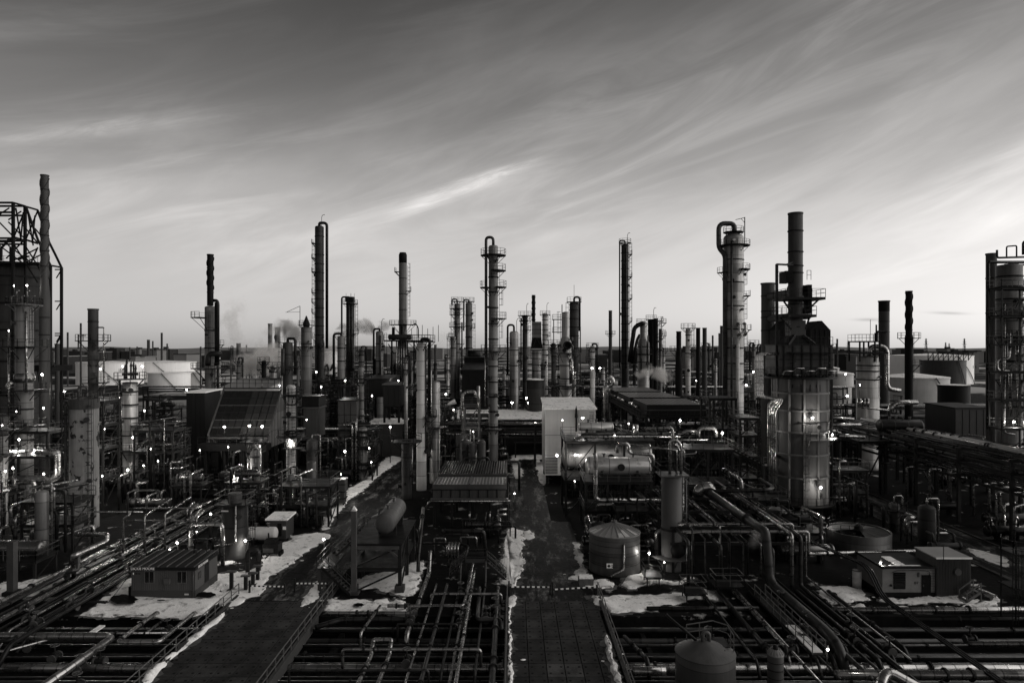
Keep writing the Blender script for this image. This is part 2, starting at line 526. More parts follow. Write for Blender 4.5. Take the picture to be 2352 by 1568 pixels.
    def ring_rail(s, z, r, p=(0, 0), a0=0.0, a1=2 * math.pi, h=1.1, t=0.055, n=None):
        n = n or max(4, int((a1 - a0) * r / 1.1))
        pts = [(p[0] + r * math.cos(a0 + (a1 - a0) * i / n), p[1] + r * math.sin(a0 + (a1 - a0) * i / n), z) for i in range(n + 1)]
        return s.rail(pts, h, t, step=5)
    def ladder(s, x, y, z0, z1, nx=0, ny=-1, w=0.5, cage=True, t=0.05):
        tx, ty = -ny, nx
        for k in (-1, 1):
            s.beam((x + tx * w / 2 * k, y + ty * w / 2 * k, z0), (x + tx * w / 2 * k, y + ty * w / 2 * k, z1), t)
        z = z0 + 0.4
        while z < z1:
            s.beam((x - tx * w / 2, y - ty * w / 2, z), (x + tx * w / 2, y + ty * w / 2, z), t * 0.7)
            z += 0.45
        if cage and z1 - z0 > 3:
            z = z0 + 2.2
            hoops = []
            while z <= z1 + 1.0:
                hp = []
                for i in range(5):
                    a = math.pi * i / 4
                    hp.append(Vector((x + tx * 0.38 * math.cos(a) + nx * 0.7 * math.sin(a), y + ty * 0.38 * math.cos(a) + ny * 0.7 * math.sin(a), z)))
                for a_, b_ in zip(hp, hp[1:]):
                    s.beam(a_, b_, t)
                hoops.append(hp)
                z += 1.1
            if len(hoops) > 1:
                for i in range(1, 4):
                    s.beam(hoops[0][i], hoops[-1][i], t * 0.8)
        return s
    def mesh(s, name, mt):
        me = bpy.data.meshes.new(name)
        me.from_pydata(s.v, [], s.f)
        me.polygons.foreach_set('use_smooth', s.sm)
        if s.has_run:
            at_ = me.attributes.new('run', 'FLOAT', 'POINT')
            at_.data.foreach_set('value', s.run)
        me.materials.append(MATS[mt])
        me.update()
        return me
    def build(s, name, mt, parent=None, loc=None):
        o = bpy.data.objects.new(name, s.mesh(name, mt))
        COL.objects.link(o)
        if parent is not None:
            o.parent = parent
        if loc is not None:
            o.location = loc
        return o
def tag(o, label=None, cat=None, group=None, kind=None):
    if label: o['label'] = label
    if cat: o['category'] = cat
    if group: o['group'] = group
    if kind: o['kind'] = kind
    return o
def thing(name, label, cat, loc=(0, 0, 0), group=None, rz=0.0):
    o = bpy.data.objects.new(name, None)
    o.empty_display_size = 0.5
    COL.objects.link(o)
    o.location = loc
    o.rotation_euler = (0, 0, rz)
    return tag(o, label, cat, group, 'thing')
def link_copy(o, parent=None, loc=None):
    c = o.copy()
    COL.objects.link(c)
    c.parent = parent
    if loc is not None:
        c.location = loc
    return c
FL_CACHE = {}
def pipe(pts, r, mt, label, group=None, n=8, bend=None, name='pipe', flanges=True):
    p0 = Vector(pts[0])
    base = Vector((p0.x, p0.y, 0))
    mb = MB().tube([Vector(p) - base for p in pts], r, n, bend)
    o = mb.build(name, mt, None, base)
    P = [Vector(p) for p in pts]
    if flanges and sum(p.y for p in P) / len(P) < 100:
        seg = max(zip(P, P[1:]), key=lambda q: (q[1] - q[0]).length)
        L_ = (seg[1] - seg[0]).length
        if L_ > 4:
            key = round(r, 3)
            if key not in FL_CACHE:
                FL_CACHE[key] = MB().spin([(r * 0.98, -0.07), (r * 1.45 + 0.02, -0.07), (r * 1.45 + 0.02, -0.012), (r * 1.3, -0.012), (r * 1.3, 0.012), (r * 1.45 + 0.02, 0.012), (r * 1.45 + 0.02, 0.07), (r * 0.98, 0.07)], (0, 0, 0), (1, 0, 0), 12, smooth=False).mesh('flange', 'steel')
            d = (seg[1] - seg[0]).normalized()
            for k in range(2 if L_ < 12 else (3 if L_ < 40 else 9)):
                f = bpy.data.objects.new('flange', FL_CACHE[key])
                COL.objects.link(f)
                f.parent = o
                f.location = seg[0] + d * (L_ * rnd.uniform(0.06, 0.94)) - base
                f.rotation_euler = d.to_track_quat('X', 'Z').to_euler()
    return tag(o, label, 'pipe', group, 'thing')

# ------------------------------------------------------------------ setting: ground, trench, roads, decks, snow
T_Y0, T_Y1, T_Z = 30.0, 61.0, -1.8      # the sunken pipe way crossing under both decks
def build_ground():
    mb = MB()
    B = 9000.0
    xs = [-B, -600, -120, 0, 120, 600, B]
    rows = [(-300, 0), (T_Y0, 0), (T_Y0 + 0.3, T_Z), (T_Y1 - 0.3, T_Z), (T_Y1, 0), (120, 0), (260, 0), (700, 0), (2500, 0), (B, 0)]
    vs_ = [(x, y, z) for y, z in rows for x in xs]
    n = len(xs)
    fs = [(j * n + i, j * n + i + 1, (j + 1) * n + i + 1, (j + 1) * n + i) for j in range(len(rows) - 1) for i in range(n - 1)]
    mb.add(vs_, fs)
    tag(mb.build('ground', 'plant_ground'), kind='structure')
build_ground()
def sheet(name, mt, x0, x1, y0, y1, z, parent=None):
    o = MB().add([(x0, y0, z), (x1, y0, z), (x1, y1, z), (x0, y1, z)], [(0, 1, 2, 3)]).build(name, mt, parent)
    return tag(o, kind='structure')
sheet('road', 'road', -0.3, 8.0, 64.6, 94, 0.004)
sheet('road', 'road', -0.3, 5.4, 94, 176, 0.004)
sheet('road', 'road', -26.2, -17.8, 64.8, 190, 0.004)
sheet('road', 'road', 51.5, 58.5, 61.5, 210, 0.004)
sheet('road', 'asphalt', -17.6, 51.0, 62.4, 65.9, 0.003)
for x in (51.3, 58.7):
    tag(MB().box(x - 0.12, x + 0.12, 62, 200, -0.1, 0.13).build('kerb', 'concrete'), kind='structure')

SLAB_MATS = []
def slab_mat(name, v):
    m_ = bpy.data.materials.new(name)
    m_.use_nodes = True
    t = m_.node_tree
    b = t.nodes['Principled BSDF']
    L = t.links.new
    geo = N(t, 'ShaderNodeNewGeometry')
    n1 = N(t, 'ShaderNodeTexNoise', inp={'Scale': 0.55, 'Detail': 8.0, 'Roughness': 0.7})
    n2 = N(t, 'ShaderNodeTexNoise', inp={'Scale': 7.0, 'Detail': 4.0})
    for n in (n1, n2):
        L(geo.outputs['Position'], n.inputs['Vector'])
    f = MATH(t, 'MULTIPLY_ADD', n1.outputs['Fac'], 3.4, -0.75)
    f = MATH(t, 'MAXIMUM', f, 0.25)
    f = MATH(t, 'MULTIPLY', f, MATH(t, 'MULTIPLY_ADD', n2.outputs['Fac'], 0.5, 0.75))
    val = MATH(t, 'MULTIPLY', f, v)
    cc = N(t, 'ShaderNodeCombineColor')
    for i, k in enumerate((1.0, 0.985, 0.965)):
        L(MATH(t, 'MULTIPLY', val, k), cc.inputs[i])
    L(cc.outputs[0], b.inputs['Base Color'])
    b.inputs['Roughness'].default_value = 0.8
    b.inputs['Specular IOR Level'].default_value = 0.12
    bp = N(t, 'ShaderNodeBump', inp={'Strength': 0.3, 'Distance': 0.05})
    L(n2.outputs['Fac'], bp.inputs['Height'])
    L(bp.outputs[0], b.inputs['Normal'])
    MATS[name] = m_
for i, v in enumerate((0.022, 0.027, 0.033, 0.055)):
    slab_mat('slab_%d' % i, v)
def deck(x0, x1, cols):
    root = MB().box(x0 - 0.35, x1 + 0.35, T_Y0 - 1, 64.6, -0.75, -0.08).build('bridge_deck', 'concrete_dark')
    tag(root, kind='structure')
    w = (x1 - x0) / cols
    rows = 9
    ys = [64.6 - 2.12 * i for i in range(rows + 1)]
    meshes = []
    for k in range(4):
        mb = MB()
        g, e = 0.016, 0.034
        W_, H_ = w / 2, 1.06
        mb.add([(-W_ + g, -H_ + g, -0.08), (W_ - g, -H_ + g, -0.08), (W_ - g, H_ - g, -0.08), (-W_ + g, H_ - g, -0.08),
                (-W_ + e, -H_ + e, 0.02), (W_ - e, -H_ + e, 0.02), (W_ - e, H_ - e, 0.02), (-W_ + e, H_ - e, 0.02)],
               [(4, 5, 6, 7), (0, 1, 5, 4), (1, 2, 6, 5), (2, 3, 7, 6), (3, 0, 4, 7)])
        meshes.append(mb.mesh('slab', 'slab_%d' % k))
    eye = MB().spin([(0.10, 0.0), (0.10, 0.012), (0.001, 0.012)], (0, 0, 0.021), n=8, smooth=False).mesh('lifting_eye', 'rubber')
    for i in range(cols):
        for j in range(rows):
            k = rnd.choice((0, 0, 1, 1, 2))
            if (i, j) in ((2, 6), (3, 6)) and x0 > -5:
                k = 3
            o = bpy.data.objects.new('slab', meshes[k])
            COL.objects.link(o)
            o.parent = root
            o.location = (x0 + w * (i + 0.5), ys[j] - 1.06, rnd.uniform(-0.006, 0.006))
            for ex in (-0.42, 0.42):
                for ey in (-0.5, 0.5):
                    q = bpy.data.objects.new('lifting_eye', eye)
                    COL.objects.link(q)
                    q.parent = o
                    q.location = (ex, ey, 0)
    return root
deck(-0.1, 8.0, 6)
deck(-26.0, -17.8, 6)

def bridge_rail(x, y0, y1, label, h=1.05):
    t = thing('guard_rail', label, 'railing', (x, y0, 0), 'railings along the slab decks')
    MB().box(-0.14, 0.14, 0, y1 - y0, -0.7, 0.18).build('edge_beam', 'concrete', t)
    post = MB().beam((0, 0, 0.18), (0, 0, h + 0.15), 0.07).mesh('post', 'rail_paint')
    n = int((y1 - y0) / 1.7)
    for i in range(n + 1):
        o = bpy.data.objects.new('post', post)
        COL.objects.link(o)
        o.parent = t
        o.location = (0, (y1 - y0) * i / n, 0)
    for z in (0.62, h + 0.15):
        MB().beam((0, 0, z), (0, y1 - y0, z), 0.06).build('rail', 'rail_paint', t)
bridge_rail(-0.45, 36, 65.5, 'grey pipe railing on the central slab deck beside the dense pipe bundle')
bridge_rail(8.35, 36, 66.5, 'grey pipe railing on the central slab deck, on the cone tank side')
bridge_rail(-26.4, 36, 66.0, 'grey pipe railing on the side slab deck, towards the trailer')
bridge_rail(-17.4, 36, 68.0, 'grey pipe railing on the side slab deck, below the steel stair')

from mathutils import noise as NZ
# snow left on the ground: closed outlines surveyed on the ground plane
def snow(q, pts, z=0.0, h=0.13, jit=0.10):
    P = [gp(*q(x, y), z) for x, y in pts]
    n = len(P)
    out = []
    for i in range(n):
        p0, p1, p2, p3 = P[i - 1], P[i], P[(i + 1) % n], P[(i + 2) % n]
        st = max(2, min(40, int((p2 - p1).length / 0.22)))
        for j in range(st):
            t = j / st
            c = 0.5 * ((2 * p1) + (p2 - p0) * t + (2 * p0 - 5 * p1 + 4 * p2 - p3) * t * t + (3 * p1 - p0 - 3 * p2 + p3) * t ** 3)
            w1 = NZ.fractal(Vector((c.x * 0.9, c.y * 0.9, 3.1)), 0.95, 2.1, 5) * jit * 4.5
            w2 = NZ.fractal(Vector((c.x * 0.9, c.y * 0.9, 9.7)), 0.95, 2.1, 5) * jit * 5.0
            out.append(Vector((c.x + w1, c.y + w2, 0)))
    area = sum(a.x * b.y - b.x * a.y for a, b in zip(out, out[1:] + out[:1]))
    if area < 0:
        out.reverse()
    m_ = len(out)
    inner = []
    for i in range(m_):
        d = (out[(i + 1) % m_] - out[i - 1])
        nv = Vector((-d.y, d.x, 0))
        if nv.length > 1e-6:
            nv.normalize()
        inner.append(out[i] + nv * rnd.uniform(0.05, 0.30))
    sl = [o_ + (o_ - i_) * rnd.uniform(0.6, 2.6) + Vector((NZ.noise(o_ * 0.8) * 0.5, NZ.noise(o_ * 0.8 + Vector((7, 0, 0))) * 0.5, 0)) for o_, i_ in zip(out, inner)]
    tag(MB().add([(p.x, p.y, z + 0.009) for p in sl], [tuple(range(m_))]).build('slush', 'slush'), kind='structure')
    import bmesh
    bm = bmesh.new()
    vo = [bm.verts.new((p.x, p.y, z + 0.012)) for p in out]
    vi = [bm.verts.new((p.x, p.y, z + h + rnd.uniform(-0.03, 0.03))) for p in inner]
    for i in range(m_):
        k = (i + 1) % m_
        try:
            bm.faces.new((vo[i], vo[k], vi[k], vi[i]))
        except ValueError:
            pass
    f = bm.faces.new(vi)
    bmesh.ops.triangulate(bm, faces=[f])
    for _ in range(2):                               # drifts: break up the sheet and let it roll
        es = [e for e in bm.edges if e.calc_length() > 0.8]
        if es:
            bmesh.ops.subdivide_edges(bm, edges=es, cuts=1)
            bmesh.ops.triangulate(bm, faces=[f_ for f_ in bm.faces if len(f_.verts) > 4])
    for v_ in bm.verts:
        if v_.co.z > z + h * 0.6:
            v_.co.z += max(-0.5 * h, NZ.fractal(Vector((v_.co.x * 0.55, v_.co.y * 0.55, 1.7)), 0.8, 2.1, 4) * 0.22)
    for i in range(0, m_, 2):                        # crumbs thawed off the edge
        if rnd.random() < 0.05:
            d = out[i] - inner[i]
            if d.length < 1e-6:
                continue
            c = out[i] + d.normalized() * rnd.uniform(0.15, 1.1) + Vector((rnd.gauss(0, 0.2), rnd.gauss(0, 0.2), 0))
            rr_ = rnd.uniform(0.06, 0.20)
            n_ = 7
            lo = [bm.verts.new((c.x + rr_ * 1.3 * math.cos(q) * rnd.uniform(.6, 1.2), c.y + rr_ * math.sin(q) * rnd.uniform(.6, 1.2), z + 0.012)) for q in [2 * math.pi * k / n_ for k in range(n_)]]
            hi = bm.verts.new((c.x, c.y, z + 0.012 + rr_ * 0.3))
            for k in range(n_):
                bm.faces.new((lo[k], lo[(k + 1) % n_], hi))
    me = bpy.data.meshes.new('snow')
    bm.to_mesh(me)
    bm.free()
    me.materials.append(MATS['snow'])
    me.polygons.foreach_set('use_smooth', [True] * len(me.polygons))
    o = bpy.data.objects.new('snow', me)
    COL.objects.link(o)
    tag(o, kind='structure')
G0, G1, G2, G3, G4 = (qG(i) for i in range(5))
F0, F1, F2, F3, F4 = (qF(i) for i in range(5))
snow(G0, [(715, 1012), (790, 925), (930, 810), (1115, 690), (1740, 690), (1830, 650), (1960, 640), (2040, 660), (2000, 720), (1900, 760), (1880, 850), (1640, 1014), (1300, 1016)])
snow(G1, [(140, 920), (210, 905), (280, 850), (410, 800), (420, 700), (500, 650), (640, 560), (740, 480), (830, 420), (960, 340), (870, 320), (700, 350), (620, 330), (660, 380), (560, 390), (440, 470), (380, 500), (400, 550), (300, 620), (230, 630), (100, 640), (20, 690), (20, 890)])
snow(G1, [(860, 140), (960, 110), (1070, 50), (1110, 40), (1000, 170), (940, 270), (880, 280), (900, 200)])
snow(F1, [(1480, 1530), (1590, 1470), (1600, 1400), (1800, 1280), (1850, 1240), (1950, 1110), (2080, 1090), (2085, 1130), (1900, 1260), (1760, 1390), (1640, 1470), (1560, 1520)])
snow(G1, [(950, 880), (1180, 870), (1290, 882), (1420, 858), (1450, 905), (1500, 872), (1570, 885), (1615, 955), (1600, 985), (1300, 985), (960, 980), (925, 930)])
snow(G1, [(1200, 690), (1400, 640), (1640, 560), (1740, 560), (1700, 760), (1660, 830), (1530, 830), (1350, 780), (1200, 780)])
snow(G2, [(910, 280), (1000, 280), (1050, 340), (1020, 480), (1040, 530), (1030, 620), (985, 660), (1003, 700), (950, 760), (850, 740), (850, 680), (880, 640), (835, 560), (870, 480)])
snow(G2, [(905, 860), (985, 850), (930, 960), (925, 1060), (908, 1100), (940, 1230), (930, 1350), (950, 1450), (945, 1566), (905, 1566), (903, 1200)], 0.03, 0.16, 0.045)
snow(G2, [(1720, 1180), (1745, 1180), (1790, 1330), (1830, 1450), (1868, 1566), (1815, 1566), (1765, 1430), (1733, 1300)], 0.03, 0.2, 0.045)
snow(G2, [(1450, 395), (1510, 390), (1500, 450), (1550, 560), (1570, 650), (1600, 690), (1450, 700), (1445, 680), (1490, 600), (1480, 480)])
snow(G2, [(1050, 300), (1110, 300), (1120, 350), (1060, 362)], jit=0.05)
snow(G3, [(48, 850), (150, 842), (340, 838), (365, 880), (430, 880), (460, 838), (870, 815), (900, 870), (800, 900), (690, 930), (640, 960), (430, 972), (230, 975), (130, 920)])
snow(G3, [(340, 690), (480, 655), (600, 700), (750, 720), (900, 680), (930, 690), (860, 730), (760, 750), (640, 730), (560, 740), (380, 780), (340, 750)])
snow(G3, [(0, 740), (140, 720), (210, 715), (260, 770), (180, 780), (0, 750)])
snow(G3, [(880, 800), (1050, 795), (1180, 870), (1150, 885), (900, 850)])
snow(G4, [(380, 760), (560, 760), (700, 790), (770, 850), (790, 880), (560, 890), (400, 880)])
snow(G4, [(500, 922), (700, 917), (760, 968), (560, 970)])
snow(G4, [(870, 872), (1000, 860), (1300, 845), (1500, 840), (1660, 870), (1640, 895), (990, 895)])
snow(G4, [(990, 945), (1300, 935), (1700, 925), (1800, 840), (1700, 790), (1860, 855), (1760, 955), (1010, 968)])
snow(G4, [(1600, 445), (1700, 455), (1920, 520), (1925, 590), (1750, 530)], 0.006, 0.05)
snow(G4, [(1590, 735), (1700, 745), (1740, 750), (1640, 750)])
snow(G0, [(0, 740), (150, 730), (330, 690), (560, 620), (680, 560), (900, 500), (985, 482), (850, 570), (650, 660), (540, 700), (280, 830), (0, 865)])
snow(G0, [(1862, 1003), (1882, 1012), (1650, 1200), (1480, 1330), (1330, 1480), (1270, 1566), (1190, 1566), (1310, 1430), (1480, 1290), (1650, 1150), (1760, 1060)], 0.03, 0.2, 0.045)
snow(G1, [(850, 705), (872, 760), (862, 850), (735, 925), (715, 905), (760, 830), (815, 745)])
snow(G1, [(50, 545), (160, 540), (170, 560), (60, 575)])
snow(F2, [(1420, 1075), (1560, 1065), (1700, 1070), (1700, 1110), (1560, 1110), (1470, 1120), (1520, 1240), (1470, 1290), (1440, 1250)])
snow(F2, [(1640, 1130), (1700, 1150), (1740, 1290), (1750, 1330), (1700, 1350), (1660, 1250)])
# bare wet patches melted through the snow near the trailer and the pits
def bare(q, cx, cy, rx, ry):
    pts = [(cx + rx * math.cos(a) * rnd.uniform(.8, 1.15), cy + ry * math.sin(a) * rnd.uniform(.8, 1.15)) for a in [i * math.pi / 9 for i in range(18)]]
    P = [gp(*q(x, y), 0.0) for x, y in pts]
    o = MB().add([(p.x, p.y, 0.30) for p in reversed(P)], [tuple(range(len(P)))]).build('bare_ground', 'asphalt')
    tag(o, kind='structure')
bare(G0, 1040, 890, 115, 42)
bare(G0, 1725, 850, 85, 24)
bare(G0, 470, 672, 24, 6)
bare(G1, 1200, 936, 45, 16)
bare(G0, 1350, 898, 40, 6)
bare(G3, 700, 950, 60, 16)

# ------------------------------------------------------------------ builders
PI = math.pi
def lamp(px, py, D, label, watts=160.0, size=0.17, pole=2.2, dz=0.0):
    p = at(px, py, D)
    t = thing('floodlight', label, 'lamp', (p.x, p.y, p.z - pole), 'lit work lamps')
    MB().beam((0, 0.12, 0), (0, 0.12, pole + 0.25), 0.06).beam((0, 0.12, pole + 0.25), (0, 0.0, pole + 0.25), 0.05).build('bracket', 'steel', t)
    MB().spin([(0.03, 0.34), (0.07, 0.28), (size * 1.15, 0.10), (size * 1.1, 0.09)], (0, 0, pole), n=10).build('shade', 'steel_light', t)
    MB().spin([(0.001, -size), (size * 0.7, -size * 0.75), (size, 0), (size * 0.75, 0.09)], (0, 0, pole), n=10).build('bulb', 'lit', t)
    if watts:
        l = bpy.data.lights.new('lamp_glow', 'POINT')
        l.energy = watts
        l.shadow_soft_size = 0.12
        l.color = (1.0, 0.965, 0.92)
        lo = bpy.data.objects.new('lamp_glow', l)
        COL.objects.link(lo)
        lo.parent = t
        lo.location = (0, -0.32, pole - 0.05)
    return t

def platform(t, z, r0, r1, a0=0.0, a1=2 * PI, rail=True, mt='steel_dark', cx=0, cy=0, braces=True):
    full = a1 - a0 > 6.2
    n = max(6, int((a1 - a0) / 2 / PI * 20))
    mb = MB().ring(z - 0.14, r0, r1, 0.14, (cx, cy), n, a0, None if full else a1)
    if braces:
        k = max(2, int((a1 - a0) / 1.0))
        for i in range(k + 1):
            a = a0 + (a1 - a0) * i / k
            mb.beam((cx + r1 * 0.94 * math.cos(a), cy + r1 * 0.94 * math.sin(a), z - 0.14), (cx + r0 * math.cos(a), cy + r0 * math.sin(a), z - 0.14 - (r1 - r0) * 0.9), 0.09)
    pl = mb.build('platform', mt, t)
    if rail:
        MB().ring_rail(z, r1 - 0.04, (cx, cy), a0, a1).build('railing', 'steel', pl)
    return pl

# angles: 0 = east (towards the third road), -PI/2 = towards the camera
def tower(label, px, D, top, wpx, mt='tower', name='distillation_column', cat='column', base=0.0, rings=(), plats=(), ladders=(), pipes=(),
          dome=0.5, cone=None, nozzles=4, group=None, top_pipe=None, davit=False, skirt=None, extra=None, seed=0):
    """top: survey row of the upper tan line; plats: (row, a0deg, a1deg, width m); pipes: (angle deg, gap, r, row_top, row_bottom, mat)"""
    r_ = random.Random(seed or int(px * 7 + D))
    X = xat(px, D)
    t = thing(name, label, cat, (X, D, base), group)
    Rr = ms(wpx, D) / 2
    Zt = zat(top, D) - base
    zz = lambda row: zat(row, D) - base
    prof = [(Rr * 1.02, 0.0), (Rr * 1.02, min(2.5, Zt * 0.1)), (Rr, min(2.5, Zt * 0.1) + 0.01)]
    if cone:                        # (row0, row1, radius factor above)
        prof += [(Rr, zz(cone[0])), (Rr * cone[2], zz(cone[1]))]
        Rt = Rr * cone[2]
    else:
        Rt = Rr
    prof.append((Rt, Zt))
    for i in range(1, 6):
        a = PI / 2 * i / 5
        prof.append((max(0.01, Rt * math.cos(a)), Zt + Rt * dome * math.sin(a)))
    MB().spin(prof, n=24).build('shell', mt, t)
    rad = lambda z: Rt if (cone and z > zz(cone[1])) else Rr
    for row in rings:
        z = zz(row)
        MB().ring(z, rad(z) * 0.99, rad(z) + 0.10, 0.22, n=24).build('stiffening_ring', 'steel_dark', t)
    for pl in plats:
        row, a0, a1, w = pl[:4]
        z = zz(row)
        platform(t, z, rad(z) * 0.99, rad(z) + w, R(a0), R(a1))
    for ang, r0_, r1_ in ladders:
        a = R(ang)
        z0, z1 = zz(r0_), zz(r1_)
        q = rad((z0 + z1) / 2) + 0.25
        MB().ladder(q * math.cos(a), q * math.sin(a), z0, z1, math.cos(a), math.sin(a)).build('ladder', 'steel', t)
    for ang, gap, r, rt, rb, pm in pipes:
        a = R(ang)
        q = Rr + gap + r
        zb = zz(rb) if rb else 0.2
        mb = MB().tube([(q * math.cos(a), q * math.sin(a), zb), (q * math.cos(a), q * math.sin(a), zz(rt))], r, 8)
        zc = zb + 2
        while zc < zz(rt) - 0.5:
            mb.beam((q * math.cos(a), q * math.sin(a), zc), (Rr * 0.9 * math.cos(a), Rr * 0.9 * math.sin(a), zc), 0.12)
            zc += 5.5
        mb.build('riser_pipe', pm, t)
    if top_pipe:                    # overhead vapour line: (angle, r, row of loop top, row bottom, gap, mat)
        ang, r, rt, rb, gap, pm = top_pipe
        a = R(ang)
        q = Rr + gap + r
        zb = zz(rb) if rb else 0.3
        MB().tube([(0, 0, Zt + Rt * dome * 0.6), (0, 0, zz(rt)), (q * math.cos(a), q * math.sin(a), zz(rt)), (q * math.cos(a), q * math.sin(a), zb)], r, 10, r * 2.6).build('overhead_line', pm, t)
    for i in range(nozzles):
        a = r_.uniform(-PI, 0)
        z = r_.uniform(0.15, 0.95) * Zt
        q = rad(z)
        d = Vector((math.cos(a), math.sin(a), 0))
        nz = r_.uniform(0.16, 0.3)
        MB().cyl(d * (q - 0.1) + Vector((0, 0, z)), d * (q + 0.45) + Vector((0, 0, z)), nz, n=10).cyl(d * (q + 0.35) + Vector((0, 0, z)), d * (q + 0.47) + Vector((0, 0, z)), nz * 1.5, n=10).build('manway', 'steel', t)
    if davit:
        h = Zt + Rt * dome
        MB().tube([(Rt * 0.6, -Rt * 0.3, Zt), (Rt * 0.6, -Rt * 0.3, h + 2.6), (Rt * 0.95, -Rt * 0.3, h + 3.2), (Rt * 1.35, -Rt * 0.3, h + 3.1)], 0.07, 6, 0.8).build('davit', 'steel_dark', t)
    if extra:
        extra(t, Rr, Rt, Zt, zz)
    return t

def stack(label, px, D, top, wpx, mt='stack_grey', bottom=None, spiral=False, bands=(), name='chimney_stack', flare=None, cap=None, base=0.0, plats=(), ladders=(), lean=0.0):
    X = xat(px, D)
    zb = zat(bottom, D) if bottom else base
    t = thing(name, label, 'chimney', (X, D, zb))
    Rr = ms(wpx, D) / 2
    Zt = zat(top, D) - zb
    zz = lambda row: zat(row, D) - zb
    prof = [(Rr, 0)]
    if flare:                       # (row, row, factor below)
        prof = [(Rr * flare[2], 0), (Rr * flare[2], zz(flare[1])), (Rr, zz(flare[0]))]
    zc = zz(cap) if cap else Zt
    prof += [(Rr, zc)]
    MB().spin(prof, n=20).build('flue', mt, t)
    if cap:
        MB().spin([(Rr, zc), (Rr * 1.02, zc + 0.01), (Rr * 1.02, Zt - Rr * 0.6), (Rr * 0.78, Zt), (Rr * 0.70, Zt), (Rr * 0.7, Zt - 1.0)], n=20).build('sooty_tip', 'stack_soot', t)
    else:
        MB().spin([(Rr * 1.10, Zt - 0.25), (Rr * 1.10, Zt), (Rr * 0.92, Zt), (Rr * 0.90, Zt - 1.5), (0.01, Zt - 1.5)], n=20).spin([(Rr, Zt - 0.25), (Rr * 1.1, Zt - 0.25)], n=20).build('rim', mt, t)
    for row in bands:
        z = zz(row)
        k = Rr * (flare[2] if flare and z < zz(flare[1]) else 1)
        MB().ring(z, k * 0.98, k + 0.06, 0.16, n=20).build('flange', 'steel_dark', t)
    if spiral:                      # helical strakes: (row_top, row_bottom, starts, pitch in m)
        z1, z0 = zz(spiral[0]), zz(spiral[1])
        for s_ in range(spiral[2]):
            vs_, fs = [], []
            turns = (z1 - z0) / spiral[3]
            n = int(turns * 16)
            for i in range(n + 1):
                a = 2 * PI * (s_ / spiral[2] + turns * i / n)
                z = z0 + (z1 - z0) * i / n
                for q, dz in ((Rr * 0.98, -0.05), (Rr * 1.24, -0.05), (Rr * 1.24, 0.05), (Rr * 0.98, 0.05)):
                    vs_.append((q * math.cos(a), q * math.sin(a), z + dz))
            for i in range(n):
                for j in range(4):
                    k = (j + 1) % 4
                    fs.append((i * 4 + j, i * 4 + k, i * 4 + 4 + k, i * 4 + 4 + j))
            MB().add(vs_, fs).build('strake', mt, t)
    for row, a0, a1, w in plats:
        platform(t, zz(row), Rr, Rr + w, R(a0), R(a1))
    for ang, r0_, r1_ in ladders:
        a = R(ang)
        MB().ladder((Rr + 0.25) * math.cos(a), (Rr + 0.25) * math.sin(a), zz(r0_), zz(r1_), math.cos(a), math.sin(a)).build('ladder', 'steel', t)
    return t

def steel_frame(label, x0, x1, y0, y1, levels, nx=2, ny=2, col=0.28, name='steel_frame', rails=True, deck=True, brace=True, mt='steel', cat='frame', top_extra=0.0, group=None, stair=None):
    t = thing(name, label, cat, ((x0 + x1) / 2, (y0 + y1) / 2, 0), group)
    hx, hy = (x1 - x0) / 2, (y1 - y0) / 2
    xs = [-hx + 2 * hx * i / (nx - 1) for i in range(nx)]
    ys = [-hy + 2 * hy * i / (ny - 1) for i in range(ny)]
    zt = levels[-1] + top_extra
    post = MB().beam((0, 0, 0), (0, 0, zt), col).mesh('column', mt)
    for x in xs:
        for y in ys:
            o = bpy.data.objects.new('column', post)
            COL.objects.link(o)
            o.parent = t
            o.location = (x, y, 0)
    for z in levels:
        mb = MB()
        for y in ys:
            mb.beam((-hx - 0.2, y, z - 0.16), (hx + 0.2, y, z - 0.16), col * 0.7, col * 1.1)
        for x in xs:
            mb.beam((x, -hy - 0.2, z - 0.18), (x, hy + 0.2, z - 0.18), col * 0.7, col * 1.1)
        mb.build('beam', mt, t)
        if deck:
            d = MB().box(-hx - 0.3, hx + 0.3, -hy - 0.3, hy + 0.3, z + 0.02, z + 0.08).build('deck', 'steel_dark', t)
            if rails:
                MB().rail([(-hx - 0.25, -hy - 0.25, z + 0.08), (hx + 0.25, -hy - 0.25, z + 0.08), (hx + 0.25, hy + 0.25, z + 0.08), (-hx - 0.25, hy + 0.25, z + 0.08)], closed=True).build('railing', 'steel_light', d)
    if brace:
        lv = [0.0] + list(levels)
        for a, b in zip(lv, lv[1:]):
            if b - a > 1.5:
                MB().beam((-hx, -hy, a), (xs[1], -hy, b - 0.3), col * 0.45).build('brace', mt, t)
                MB().beam((hx, -hy, a), (hx, ys[1], b - 0.3), col * 0.45).build('brace', mt, t)
    if stair:                       # (x, y, z0, x, y, z1)
        a, b = Vector(stair[0:3]), Vector(stair[3:6])
        stairs(t, a - Vector(t.location), b - Vector(t.location))
    return t

def stairs(t, a, b, w=0.8):
    d = (b - a)
    side = Vector((-d.y, d.x, 0)).normalized() * (w / 2)
    mb = MB().beam(a + side, b + side, 0.08, 0.26).beam(a - side, b - side, 0.08, 0.26)
    st = mb.build('stair', 'steel', t)
    n = max(3, int(abs(d.z) / 0.22))
    m2 = MB()
    for i in range(1, n):
        c = a + d * (i / n)
        m2.beam(c - side, c + side, 0.26, 0.05)
    m2.build('tread', 'steel_light', st)
    for s_ in (1, -1):
        MB().rail([a + side * s_, b + side * s_], 1.0, 0.05, step=1.5).build('railing', 'steel_light', st)
    return st

